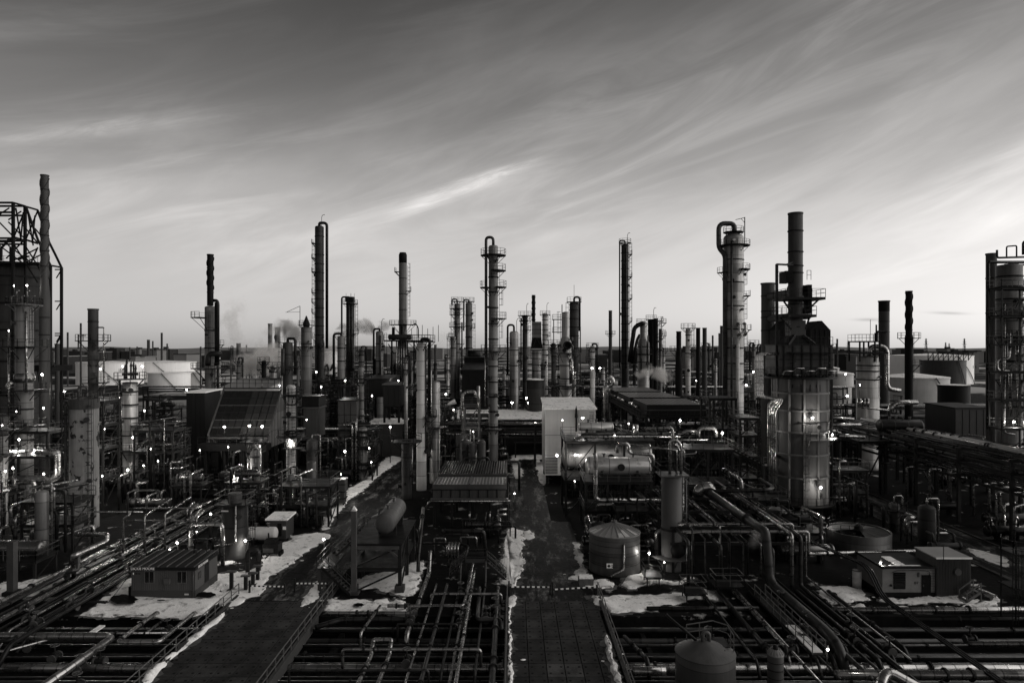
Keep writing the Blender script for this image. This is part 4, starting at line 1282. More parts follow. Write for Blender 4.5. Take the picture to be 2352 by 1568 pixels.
tower('squat column with peeling blotched insulation and charred ragged top', 193, 91, 922, 60, 'peeling', name='insulated_column', rings=[], plats=[], ladders=[(-125, 1200, 930), (-40, 1195, 925)], pipes=[(-150, 0.1, 0.2, 930, 1200, 'pipe_grey')], dome=0.06, extra=peel, nozzles=3)
def t299(t, Rr, Rt, Zt, zz):
    platform(t, Zt + 0.6, 0.5, Rr + 1.3, mt='steel_light')
    for i in range(5):
        a = i * 1.3
        x, y = math.cos(a) * 0.9, math.sin(a) * 0.6
        h = 1.6 + (i % 3) * 0.5
        MB().cyl((x, y, Zt + 0.6), (x, y, Zt + 0.6 + h), 0.14).cyl((x, y, Zt + 0.6 + h), (x + 0.05, y, Zt + 1.5 + h), 0.22, 0.05).cyl((x - 0.4, y, Zt + 1.4), (x + 0.4, y, Zt + 1.4), 0.22).build('relief_valve', 'steel_dark', t)
tower('mid-height clad column crowned by a cluster of relief valves', 299, 115, 878, 32, 'tower_alu', rings=[900, 930, 960, 1000], plats=[(975, -60, 40, 1.8), (1032, -160, 60, 1.6)], ladders=[(-140, 1030, 880), (-20, 1030, 980)], pipes=[(-160, 0.2, 0.2, 870, 1100, 'clad'), (160, 0.8, 0.12, 880, 1100, 'clad')], dome=0.1, extra=t299, nozzles=5)
tower('grey column wearing a black finned stack, next to the slanted louvred cooler', 482.7, 140, 706, 23.5, 'tower', rings=[760, 800], plats=[(729, 130, 260, 2.6), (845, 0, 360, 2.6), (878, -40, 60, 2.0)], ladders=[(-70, 850, 720), (-40, 1000, 850)],
      pipes=[(-25, 0.3, 0.33, 695, 840, 'pipe_black'), (40, 0.2, 0.3, 720, 1000, 'pipe_grey')], dome=0.3, nozzles=6, name='distillation_column')
stack('black finned stack growing out of the grey column by the louvred cooler', 483, 140, 584, 14, 'stack_soot', bottom=702, spiral=(590, 665, 3, 6.0), bands=[616, 672])
pipe([at(490, 690, 139), at(498, 690, 139), at(500.5, 697, 139), at(500.5, 838, 139)], 0.32, 'pipe_black', 'black gooseneck pipe hugging the finned-stack column', n=10)
pipe([at(478, 840, 137), at(478, 818, 137), at(485, 812, 137), at(508, 812, 137)], 0.55, 'pipe_black', 'thick black arch pipe low on the finned-stack column', n=10, bend=1.2)

# far right group
def v1990(t, Rr, Rt, Zt, zz):
    MB().tube([(0.4, 0, Zt), (0.4, 0, zz(795)), (xat(2034, 135) - xat(1993, 135), -0.5, zz(795)), (xat(2034, 135) - xat(1993, 135), -0.5, zz(893)), (xat(2064, 135) - xat(1993, 135), -0.5, zz(896))], ms(5.2, 135), 12, 2.4).build('overhead_line', 'clad', t)
    z = zz(783)
    x0, x1 = xat(1960, 135) - xat(1993, 135), xat(2010, 135) - xat(1993, 135)
    MB().box(x0, x1, -2.2, 2.2, z - 0.25, z).build('top_deck', 'steel_dark', t)
    MB().rail([(x0, -2.2, z), (x1, -2.2, z), (x1, 2.2, z), (x0, 2.2, z)], 1.3, closed=True).build('railing', 'steel_dark', t)
    for x in (x0 + 0.2, 0.3, x1 - 0.2):
        for y in (-2.1, 2.1):
            MB().beam((x, y, zz(830)), (x, y, z), 0.25).build('deck_post', 'steel_dark', t)
    MB().box(x0, x1 + 1.4, -2.3, 2.3, zz(812), zz(808)).build('mid_deck', 'steel_dark', t)
    MB().beam((0.0, -1, z), (0.0, -1, z + 4.2), 0.07).build('lamp_pole', 'steel_dark', t)
    MB().cyl((x1 - 0.3, -1, z), (x1 - 0.3, -1, z + 1.6), 0.35).cyl((x1 - 0.3, -1, z + 1.6), (x1 - 0.3, -1, z + 3.2), 0.15).cyl((x1 - 0.3, -1, z + 1.8), (x1 + 1.6, -1, z + 1.8), 0.25).build('relief_valve', 'steel_dark', t)
tower('stout pale vessel under a trussed deck with big clad gooseneck pipe', 1993, 135, 820, 48, 'tower_alu', name='vertical_vessel', cat='vessel', rings=[840, 853, 872], nozzles=4, dome=0.15, extra=v1990)
stack('two-tone stack with black upper third behind the stout pale vessel', 2030.5, 172, 691, 23, 'stack_grey', cap=None, bands=[739, 763])
stack('black top section of the two-tone stack', 2030.5, 172, 690.5, 23.6, 'stack_soot', bottom=715, name='stack_tip')
stack('knobbly helical stack with ring deck and two lamp poles near the low white tank', 2087.7, 140, 668, 14.2, 'stack_soot', spiral=(672, 758, 3, 7.5), flare=(768, 775, 1.25), plats=[(776, 0, 360, 1.5), (838, -60, 60, 1.6)], ladders=[(30, 900, 780)], bands=[715, 758])
def right_cols():
    D = 105
    stack('narrow grey stack squeezed behind the black vertical header at the view edge', 2277, D + 8, 582, 22, 'stack_grey', bands=[640, 720])
    tower('broad ringed column at the view edge hung with many clad pipes', 2318, D, 610, 52, 'tower', rings=[637, 661, 689, 716, 775, 830], plats=[(660, -30, 60, 1.2), (689, -100, 60, 1.3), (716, -160, 40, 1.4), (776, -160, 40, 1.6), (812, -60, 40, 1.4), (870, -160, 40, 1.4), (930, -120, 40, 1.5)], ladders=[(-40, 930, 700)],
          pipes=[(-60, 0.2, 0.25, 690, 930, 'clad'), (-100, 0.4, 0.22, 760, 985, 'clad'), (-140, 0.5, 0.2, 700, 985, 'clad'), (-80, 0.8, 0.18, 850, 985, 'clad_dark')], nozzles=6, dome=0.1)
    pipe([at(2360, 602, D - 4), at(2272, 602, D - 4), at(2269.5, 606, D - 4), at(2269.5, 985, D - 4)], ms(3.4, D), 'pipe_black', 'black vertical header at the view edge, bending over the ringed column top', n=12)
    pipe([at(2360, 590, D - 3), at(2290, 592, D - 3), at(2290, 574, D - 3)], ms(2.4, D), 'pipe_black', 'black cross pipe over the ringed column top', n=10)
    pipe([at(2312, 592, D - 3), at(2312, 566, D - 3), at(2335, 564, D - 3), at(2335, 592, D - 3)], ms(1.6, D), 'pipe_black', 'black square pipe loop above the ringed column', n=8)
    pipe([at(2350, 585, D - 3), at(2350, 555, D - 3), at(2370, 552, D - 3)], ms(2.6, D), 'pipe_black', 'black hooked pipe at the topmost corner of the ringed column', n=8)
    f = steel_frame('dark open steel frame around the broad ringed column', 79.5, 86.5, D - 4, D + 5, [zat(930, D), zat(870, D), zat(776, D), zat(716, D), zat(660, D), zat(597, D)], 3, 2, 0.25, rails=False, deck=False)
    for i, (px, r0, r1, px2) in enumerate(((2327, 768, 824, 2290), (2290, 824, 850, 2318), (2318, 850, 985, 2318))):
        pass
    pipe([at(2318, 765, D - 5), at(2318, 823, D - 5), at(2290, 826, D - 5), at(2290, 850, D - 5), at(2320, 852, D - 5), at(2320, 940, D - 5)], 0.22, 'clad', 'bright clad pipe stepping down in front of the ringed column')
    pipe([at(2336, 785, D - 5), at(2336, 830, D - 5)], 0.2, 'clad', 'short clad drop pipe high on the ringed column')
    pipe([at(2306, 862, D - 6), at(2306, 992, D - 6), at(2330, 998, D - 6)], 0.18, 'clad', 'long clad drop pipe with foot low on the ringed column')
    pipe([at(2312, 862, D - 6), at(2300, 862, D - 6), at(2300, 900, D - 6)], 0.16, 'clad', 'small clad hook pipe midway up the ringed column')
right_cols()

# columns rising out of the crowded block beside the side road
def grid_extra(t, Rr, Rt, Zt, zz):
    MB().ladder(-Rr * 0.5, -Rr - 0.2, 0.3, zz(890), 0, -1, 0.5).build('ladder', 'steel_dark', t)
    for row in (905, 955, 992, 1026):
        MB().box(-Rr - 0.2, Rr + 1.6, -Rr - 1.1, -Rr * 0.2, zz(row) - 0.12, zz(row)).build('landing', 'steel_dark', t)
tower('slim lamp-lit column caged in dark ladders at the end of the slanted cooler', 668.5, 108, 888, 20.5, 'tower_light', rings=[930, 990], plats=[(908, -120, 60, 1.2), (1000, -160, 60, 1.6)], ladders=[(-50, 1090, 890)], pipes=[(-20, 0.2, 0.12, 900, 1100, 'pipe_black')], extra=grid_extra)
tower('blotched lit column standing before the slanted cooler deck', 585, 99, 1022, 21, 'stack_stain', rings=[1050, 1085], plats=[(1012, 0, 360, 1.3)], ladders=[(-60, 1130, 1020)], pipes=[(-160, 0.1, 0.12, 1020, 1130, 'clad'), (-20, 0.3, 0.1, 1020, 1130, 'clad')], nozzles=4)
tower('pipe-wrapped column with ring deck beside the snowy verge of the side road', 833, 124, 985, 22, 'tower', rings=[1030], plats=[(1000, 0, 360, 1.6), (1075, 0, 360, 1.5)], ladders=[(-90, 1070, 1000)], pipes=[(-30, 0.2, 0.12, 990, 1090, 'clad'), (-140, 0.2, 0.14, 960, 1090, 'clad'), (200, 0.4, 0.1, 990, 1090, 'clad_dark')], nozzles=5)
tower('thin laddered column above the raised panel house', 830, 128, 846, 13, 'tower', rings=[880, 920], plats=[(868, 0, 360, 1.5), (952, -90, 90, 1.3)], ladders=[(-140, 945, 850), (-20, 945, 850)], pipes=[(150, 0.2, 0.12, 850, 980, 'clad')], nozzles=3)
tower('squat decked column in front of the pale plain column', 934, 108, 1020, 24, 'tower_dark', rings=[1050], plats=[(1012, 0, 360, 1.6)], ladders=[(-70, 1100, 1020)], pipes=[(-30, 0.2, 0.1, 1020, 1110, 'clad')], nozzles=3)
for i, (px, top) in enumerate(((1085, 1022), (1106, 1016))):
    tower('small domed accumulator behind the roadside fan cooler, %s' % ('dimmer one' if i == 0 else 'one with a lit crown'), px, 112, top, 19, 'cladding', name='vertical_vessel', cat='vessel', nozzles=1, dome=0.7)
steel_frame('pale slender frame tower with pipes, before the tall decked column', xat(1066, 119), xat(1100, 119), 118, 121.5, [4, 8.5, zat(978, 119), zat(930, 119)], 2, 2, 0.32, mt='steel_light', rails=True)
pipe([at(1062, 990, 117), at(1062, 906, 117), at(1072, 899, 117), at(1092, 899, 117), at(1092, 912, 117)], 0.28, 'clad', 'clad pipe arching over the pale slender frame tower', n=10)
pipe([at(1099, 935, 117), at(1099, 886, 117)], 0.28, 'clad', 'upright clad vent beside the pale slender frame tower', n=10)
for i, (a, b, c) in enumerate((((1630, 1690, 112), 915, 3), ((1700, 1742, 104), 960, 2))):
    steel_frame(('tall crowded frame between the long cooler and the furnace', 'narrow frame touching the furnace coil bundle')[i], xat(a[0], a[2]), xat(a[1], a[2]), a[2], a[2] + 5, [4.0, 7.4, 10.6, zat(b, a[2])], c, 2, 0.3)
for i, (pts, r, lab) in enumerate(((((84, 1037), (128, 1038), (132, 1042), (132, 1098), (108, 1101)), 0.45, 'fat bright bent pipe beside the peeling column'), (((40, 1108), (78, 1106), (80, 1112), (80, 1150)), 0.32, 'bright elbow pipe below the lit pale column'), (((0, 1105), (30, 1098), (34, 1106), (34, 1125)), 0.4, 'fat looped pipe at the view edge'), (((18, 894), (18, 884), (26, 878)), 0.3, 'bright hooked vent by the lit pale column'))):
    pipe([at(x, y, 97) for x, y in pts], r, 'clad', lab, n=10)
for i, (x0, x1, y, lvls) in enumerate(((-73, -66, 97, [5, 8.5, 12]), (-66, -60.5, 101, [4.5, 9, 12.5, 16]), (-80, -74, 90, [4, 8, 12]))):
    steel_frame(('railed frame in front of the lit pale column', 'tall frame between lit pale column and peeling column', 'dark frame at the view edge below the drum')[i], x0, x1, y, y + 4, lvls, 2, 2, 0.26)
for i, (x, y, lvls) in enumerate(((69.5, 98, [4, 8, 12, 16, 20, 24, 28]),)):
    steel_frame('tall dark scaffold wrapped round the ringed column', 69.6, 78.5, 97, 99.6, [4.5, 8.5, 12.5, 16.5, 20.5, 24.5, 28.5, 32.5], 3, 2, 0.18)

# ------------------------------------------------------------------ furnace
def furnace():
    D = 96.0
    X = xat(1838, D)
    t = thing('process_furnace', 'huge round grey furnace with ribbed shell, tall stack and caged ladder', 'furnace', (X, D, 0))
    Rr = ms(59.5, D)
    z0, z1 = zat(1147, D), zat(868, D)
    zz = lambda r: zat(r, D)
    MB().spin([(Rr, z0), (Rr, z1)], n=48).build('shell', 'furnace', t)
    MB().spin([(Rr * 0.8, 0), (Rr * 0.8, z0 - 0.3), (Rr * 1.25, z0 - 0.3), (Rr * 1.25, z0), (Rr * 0.9, z0)], n=32).build('plinth', 'concrete_dark', t)
    MB().ring_rail(z0, Rr * 1.23).build('railing', 'steel', t)
    for r_ in (902, 941, 989, 1039, 1090):
        MB().ring(zz(r_), Rr * 0.995, Rr + 0.16, 0.22, n=48).build('stiffening_ring', 'furnace_rib', t)
    for i in range(12):
        a = R(-90 + 15 + i * 30)
        MB().beam((Rr * math.cos(a), Rr * math.sin(a), z0), (Rr * math.cos(a), Rr * math.sin(a), z1), 0.26).build('rib', 'furnace_rib', t)
    for i, (dx, l) in enumerate(((-0.62, 0.5), (-0.35, 1.0), (-0.05, 0.9), (0.18, 0.45), (0.33, 0.9))):
        a = math.asin(dx) - PI / 2
        MB().box(-0.07, 0.07, -0.05, 0.05, -l, 0).build('peep_slot', 'sign_dark', t, (Rr * 1.0 * math.cos(a), Rr * 1.0 * math.sin(a), zz(880)))
    for px, py in ((1855, 974), (1858, 1123)):
        dx = xat(px, D) - X
        y = -math.sqrt(Rr * Rr - dx * dx)
        MB().spin([(0.16, 0), (0.16, 0.18), (0.28, 0.18), (0.28, 0.24), (0.001, 0.24)], (dx, y + 0.05, zz(py)), (0, -1, 0), 12, smooth=False).build('peep_port', 'sign_dark', t)
    # roof deck and convection box
    MB().ring(z1, 0.5, Rr + 1.1, 0.25, n=40).build('roof_deck', 'steel', t)
    x0, x1 = xat(1764, D) - X, xat(1893, D) - X
    bz0, bz1 = z1 + 0.6, zz(792)
    MB().box(x0 + 0.6, x1, -2.6, 2.6, bz0, bz1).build('convection_box', 'cladding', t)
    for z in (bz0 + 0.9, bz0 + 2.0, bz1 - 0.1):
        MB().box(x0 + 0.52, x1 + 0.08, -2.68, 2.68, z, z + 0.14).build('box_stiffener', 'steel', t)
    for x in lv(x0 + 1.2, x1 - 0.4, 6):
        MB().box(x - 0.09, x + 0.09, -2.74, -2.62, bz0, bz1).build('box_stiffener', 'steel', t)
    for x in (x0 + 1.0, x1 - 1.0, -0.5):
        for y in (-2.2, 2.2):
            MB().beam((x, y, z1), (x, y, bz0), 0.4).build('box_leg', 'steel', t)
    pl = MB().box(xat(1790, D) - X, xat(1888, D) - X, -4.2, -2.75, zz(810), zz(808)).build('platform', 'steel_dark', t)
    MB().rail([(xat(1790, D) - X, -4.15, zz(808)), (xat(1888, D) - X, -4.15, zz(808))], 1.15).build('railing', 'steel', pl)
    sx = xat(1827, D) - X
    for k, (px_, r0_, r1_) in enumerate(((1800, 868, 808), (1876, 868, 775), (1788, 800, 725))):
        MB().ladder(xat(px_, D) - X, -2.95, zz(r0_), zz(r1_), 0, -1, 0.5).build('box_ladder', 'steel', t)
    for k in range(5):
        x = xat(1780 + k * 24, D) - X
        MB().tube([(x, -2.9, zz(862)), (x, -3.3, zz(850 - 6 * (k % 2))), (x + 1.2, -3.3, zz(850 - 6 * (k % 2)))], 0.11, 6).build('burner_pipe', 'clad', t)
    MB().rail([(x0, -2.6, bz1), (x1, -2.6, bz1)], 1.1).build('roof_railing', 'steel', t)
    MB().ring_rail(z1 + 0.25, Rr + 1.05).build('deck_railing', 'steel', t)
    h = ms(16.8, D)
    hz0, hz1 = bz1, zz(771)
    ha, hb = xat(1796, D) - X, xat(1864, D) - X
    MB().add([(ha, -1.9, hz0), (hb, -1.9, hz0), (hb, 1.9, hz0), (ha, 1.9, hz0), (sx - h, -h, hz1), (sx + h, -h, hz1), (sx + h, h, hz1), (sx - h, h, hz1)],
             [(0, 1, 5, 4), (1, 2, 6, 5), (2, 3, 7, 6), (3, 0, 4, 7)]).build('flue_hood', 'stack_soot', t)
    for s_ in (-1, 1):
        MB().beam((sx + s_ * 1.9, -2.0, hz0), (sx + s_ * h * 0.6, -h - 0.1, hz1), 0.4).build('hood_rib', 'steel', t)
    MB().box(sx - h, sx + h, -h, h, hz1, zz(736)).build('square_flue', 'cladding', t)
    Rs = ms(16, D)
    zt = zz(490)
    MB().spin([(Rs, zz(736)), (Rs, zt), (Rs * 0.92, zt), (Rs * 0.9, zt - 2), (0.02, zt - 2)], n=32).build('stack', 'stack_grey', t)
    for r_ in (532, 580, 612, 628, 700, 752):
        MB().ring(zz(r_), Rs * 0.99, Rs + 0.09, 0.14, (sx, 0) if False else (0, 0), n=32).build('flange', 'steel_dark', t)
    MB().ring(zt - 0.15, Rs * 0.95, Rs * 1.06, 0.2, n=32).build('rim', 'stack_grey', t)
    for o in list(t.children):
        if o.name.split('.')[0] in ('stack', 'flange', 'rim'):
            o.location.x = sx
    for row, pa, pb, name in ((685, 1787, 1877, 'damper_deck'), (724, 1780, 1857, 'lower_deck')):
        xa, xb = xat(pa, D) - X, xat(pb, D) - X
        p_ = MB().box(xa, xb, -2.6, 1.8, zz(row) - 0.35, zz(row)).build(name, 'steel_dark', t)
        MB().rail([(xa, -2.55, zz(row)), (xb, -2.55, zz(row)), (xb, 1.75, zz(row)), (xa, 1.75, zz(row))], 1.15, closed=True).build('railing', 'steel', p_)
        MB().beam((xa + 0.3, -1, zz(row) - 0.3), (sx - Rs, -1, zz(row) - 2.0), 0.2).build('bracket', 'steel_dark', t)
        MB().beam((xb - 0.3, -1, zz(row) - 0.3), (sx + Rs, -1, zz(row) - 2.0), 0.2).build('bracket', 'steel_dark', t)
    MB().rail([(xat(1777, D) - X, -1.5, zz(648)), (sx - Rs, -1.5, zz(648))], 1.3).build('damper_railing', 'steel_dark', t); MB().rail([(sx + Rs, -1.5, zz(645)), (xat(1852, D) - X, -1.5, zz(645))], 1.3).build('damper_railing', 'steel_dark', t)
    MB().box(xat(1797, D) - X, sx - Rs + 0.1, -1.2, 1.2, zz(650), zz(624)).build('damper_box', 'stack_soot', t)
    MB().box(xat(1848, D) - X, xat(1858, D) - X, -1.0, 0.5, zz(720), zz(655)).build('damper_drive', 'stack_soot', t)
    MB().beam((xat(1772.7, D) - X, -1.8, z1), (xat(1772.7, D) - X, -1.8, zz(610)), 0.32).beam((xat(1772.7, D) - X, -1.8, zz(610.5)), (sx - Rs * 0.8, -1.0, zz(610.5)), 0.24).beam((xat(1795, D) - X, -1.6, zz(610.5)), (sx - Rs * 0.8, -1, zz(604)), 0.16).build('hoist_mast', 'steel_dark', t)
    # ducts to the flue column behind
    fx = xat(1764, 112) - X
    for row, r in ((662, ms(13, D)), (721, ms(12, D))):
        MB().tube([(fx, 112 - D - 1.0, zz(row)), (fx + 1.5, 3.0, zz(row)), (sx - Rs * 0.6, 0.2, zz(row + 1))], r * 0.8, 16, 2.0).build('cross_duct', 'stack_grey', t)
    # ladder and its half-round balcony
    lx = xat(1824, D) - X
    ly = -math.sqrt(Rr * Rr - lx * lx) - 0.35
    MB().ladder(lx, ly, z0, zz(983), 0, -1, 0.6, t=0.06).build('ladder', 'steel_light', t)
    platform(t, zz(1001), Rr, Rr + 1.2, R(-98), R(20), mt='steel_light')
    platform(t, zz(962), Rr, Rr + 0.25, R(-115), R(10), rail=False, mt='steel', braces=False)
    # side bundles of clad pipe
    for i in range(4):
        x = xat(1736 + i * 4.4, D - 2) - X
        MB().tube([(x + 2.2, -2.2, zz(812)), (x, -2.2, zz(812)), (x, -2.2, zz(908)), (x + 2.8, -2.4, zz(914)), (x + 1.55, -2.6, zz(922) - 0.4 * i), (x + 1.55, -2.6, z0)], 0.20, 8, 0.5).build('coil_pipe', 'clad', t)
    MB().beam((xat(1748, D) - X, -2.6, zz(1035)), (-Rr * 0.9, -1.0, zz(1046)), 0.35).beam((xat(1748, D) - X, -2.6, zz(930)), (-Rr * 0.9, -1.0, zz(930)), 0.35).build('coil_bracket', 'steel', t)
    MB().beam((Rr + 0.6, -0.5, z0), (Rr + 0.6, -0.5, z1), 0.2).build('side_post', 'steel', t); MB().ladder(Rr + 0.3, 0.6, z0, z1, 1, 0).build('side_ladder', 'steel', t)
    # dark gabled bins behind
    for (pa, pb), lab in (((1779, 1816), 'black gabled bin behind the furnace stack, next to the grey flue column'), ((1850, 1893), 'black gabled bin behind the furnace stack, on the open side')):
        Db = 108.0
        a, b = xat(pa, Db), xat(pb, Db)
        q = thing('storage_bin', lab, 'bin', ((a + b) / 2, Db, 0))
        w = (b - a) / 2
        MB().box(-w, w, -2, 2, 0, zat(758, Db)).build('wall', 'stack_soot', q)
        MB().extr([(-w, 0), (w, 0), (0.2, 1.4), (-0.2, 1.4)], (0, -2.05, zat(758, Db)), (1, 0, 0), (0, 0, 1), (0, 4.1, 0)).build('roof', 'stack_soot', q)
        for x in lv(-w, w, 5):
            MB().box(x - 0.05, x + 0.05, -2.08, -1.98, 0, zat(758, Db)).build('rib', 'steel_dark', q)
furnace()

# ------------------------------------------------------------------ air coolers
def grille(t, x0, x1, y0, y1, z, sx, sy, mt, name='grille', h=0.12, w=0.12):
    mb = MB()
    n = int((x1 - x0) / sx)
    for i in range(n + 1):
        x = x0 + (x1 - x0) * i / n
        mb.box(x - w / 2, x + w / 2, y0, y1, z, z + h)
    if sy:
        n = int((y1 - y0) / sy)
        for i in range(n + 1):
            y = y0 + (y1 - y0) * i / n
            mb.box(x0, x1, y - w / 2, y + w / 2, z + 0.003, z + h + 0.004)
    return mb.build(name, mt, t)
def roadside_cooler():
    x0, x1 = -10.6, -0.75
    t = thing('fan_cooler', 'low two-bay air cooler with bright grating on top beside the central road', 'air cooler', (0, 91, 0))
    for (y0, y1, zt, mt, s_) in ((0, 5.2, 5.75, 'louvre_bright', 0.42), (6.8, 18.0, 5.9, 'louvre', 0.36)):
        b = MB()
        for a in ((x0, x1, y0, y0 + 0.12), (x0, x1, y1 - 0.12, y1), (x0, x0 + 0.12, y0 + 0.12, y1 - 0.12), (x1 - 0.12, x1, y0 + 0.12, y1 - 0.12)):
            b.box(a[0], a[1], a[2], a[3], 4.0, zt)
        b.build('plenum_wall', 'cladding', t)
        MB().box(x0 + 0.1, x1 - 0.1, y0 + 0.1, y1 - 0.1, 4.0, 4.2).build('tube_bed', 'stack_soot', t)
        grille(t, x0 + 0.1, x1 - 0.1, y0 + 0.1, y1 - 0.1, zt - 0.12, s_, 0.6 if y0 == 0 else 0.9, mt)
        MB().box((x0 + x1) / 2 - 0.1, (x0 + x1) / 2 + 0.1, y0 + 0.05, y1 - 0.05, zt + 0.005, zt + 0.10).build('centre_bar', 'steel_light', t)
    for i in range(9):
        x = x0 + (x1 - x0) * i / 8
        MB().box(x - 0.06, x + 0.06, -0.07, 0.0, 4.0, 5.0).build('wall_rib', 'steel_dark', t)
    MB().box(x0 - 0.1, x1 + 0.1, -0.10, -0.02, 5.0, 5.12).build('wall_rib', 'steel_dark', t)
    MB().box(x0 - 0.2, x1 + 0.3, -0.9, -0.12, 3.86, 4.0).build('walkway', 'steel_light', t)
    MB().tube([(x0 - 0.8, -0.8, 2.9), (x0 - 0.3, -0.7, 3.7), (x1 + 0.6, -0.7, 3.7)], 0.12, 8).build('header_pipe', 'clad', t)
    for i in range(5):
        for y in (0.2, 9.0, 17.7):
            x = x0 + 0.2 + (x1 - x0 - 0.4) * i / 4
            MB().beam((x, y, 0), (x, y, 4.0), 0.3).build('leg', 'steel', t)
    MB().ladder(x1 + 0.3, 0.8, 0, 5.8, 1, 0, t=0.06).build('ladder', 'steel_light', t)
    for k in range(2):
        for x in lv(x0 + 2.4, x1 - 2.4, 2):
            y = 2.6 if k == 0 else 12.4
            MB().spin([(1.7, 3.1), (1.9, 3.9)], (x, y, 0), n=20).build('fan_ring', 'steel', t)
    MB().rail([(x0 - 0.2, 0, 4.0), (x0 - 0.2, 18, 4.0)], 1.1).build('railing', 'steel', t)
roadside_cooler()
def long_cooler():
    x0, x1 = 24.5, 35.2
    t = thing('fan_cooler', 'long elevated three-bay air cooler with slatted tops and stair down its side', 'air cooler', (0, 124, 0))
    for y0, y1 in ((0, 14.5), (18, 34), (38, 54)):
        b = MB()
        for a in ((x0, x1, y0, y0 + 0.15), (x0, x1, y1 - 0.15, y1), (x0, x0 + 0.15, y0 + 0.15, y1 - 0.15), (x1 - 0.15, x1, y0 + 0.15, y1 - 0.15)):
            b.box(a[0], a[1], a[2], a[3], 11.5, 13.6)
        b.build('plenum_wall', 'cladding_dark', t)
        MB().box(x0 - 0.08, x1 + 0.08, y0 - 0.08, y0 + 0.0, 12.55, 12.7).build('wall_rib', 'steel_light', t)
        MB().box(x0 + 0.1, x1 - 0.1, y0 + 0.1, y1 - 0.1, 11.6, 12.9).build('tube_bed', 'stack_soot', t)
        grille(t, x0 + 0.15, x1 - 0.15, y0 + 0.15, y1 - 0.15, 13.5, 0.9, 0.8, 'louvre_bright')
        for x in lv(x0, x1, 9):
            MB().box(x - 0.06, x + 0.06, y0 - 0.06, y0 - 0.002, 11.5, 12.5).build('wall_rib', 'steel_dark', t)
    MB().box(x0 - 1.4, x1 + 1.0, -1.2, 55, 11.2, 11.45).build('deck', 'steel_dark', t)
    MB().rail([(x0 - 1.35, 55, 11.45), (x0 - 1.35, -1.15, 11.45), (x1 + 0.95, -1.15, 11.45)], 1.1, 0.07).build('railing', 'steel', t)
    for y in (0, 14, 28, 42, 54):
        for x in (x0, (x0 + x1) / 2, x1):
            MB().beam((x, y, 0), (x, y, 11.2), 0.4).build('leg', 'steel', t)
    for y in (0, 28):
        MB().beam((x0, y, 1), (x1, y, 10.8), 0.22).beam((x1, y, 1), (x0, y, 10.8), 0.22).build('brace', 'steel', t)
    stairs(t, Vector((x1 + 6, -5, 4.5)), Vector((x1 + 1.0, 0.0, 11.2)), 1.0)
    for i in range(3):
        MB().tube([(x0 - 0.5, 6 + i * 15, 12.6), (x0 - 0.5, 16 + i * 15, 12.6), (x0 + 0.3, 16 + i * 15, 12.6)], 0.26, 8).build('header_pipe', 'clad', t)
long_cooler()
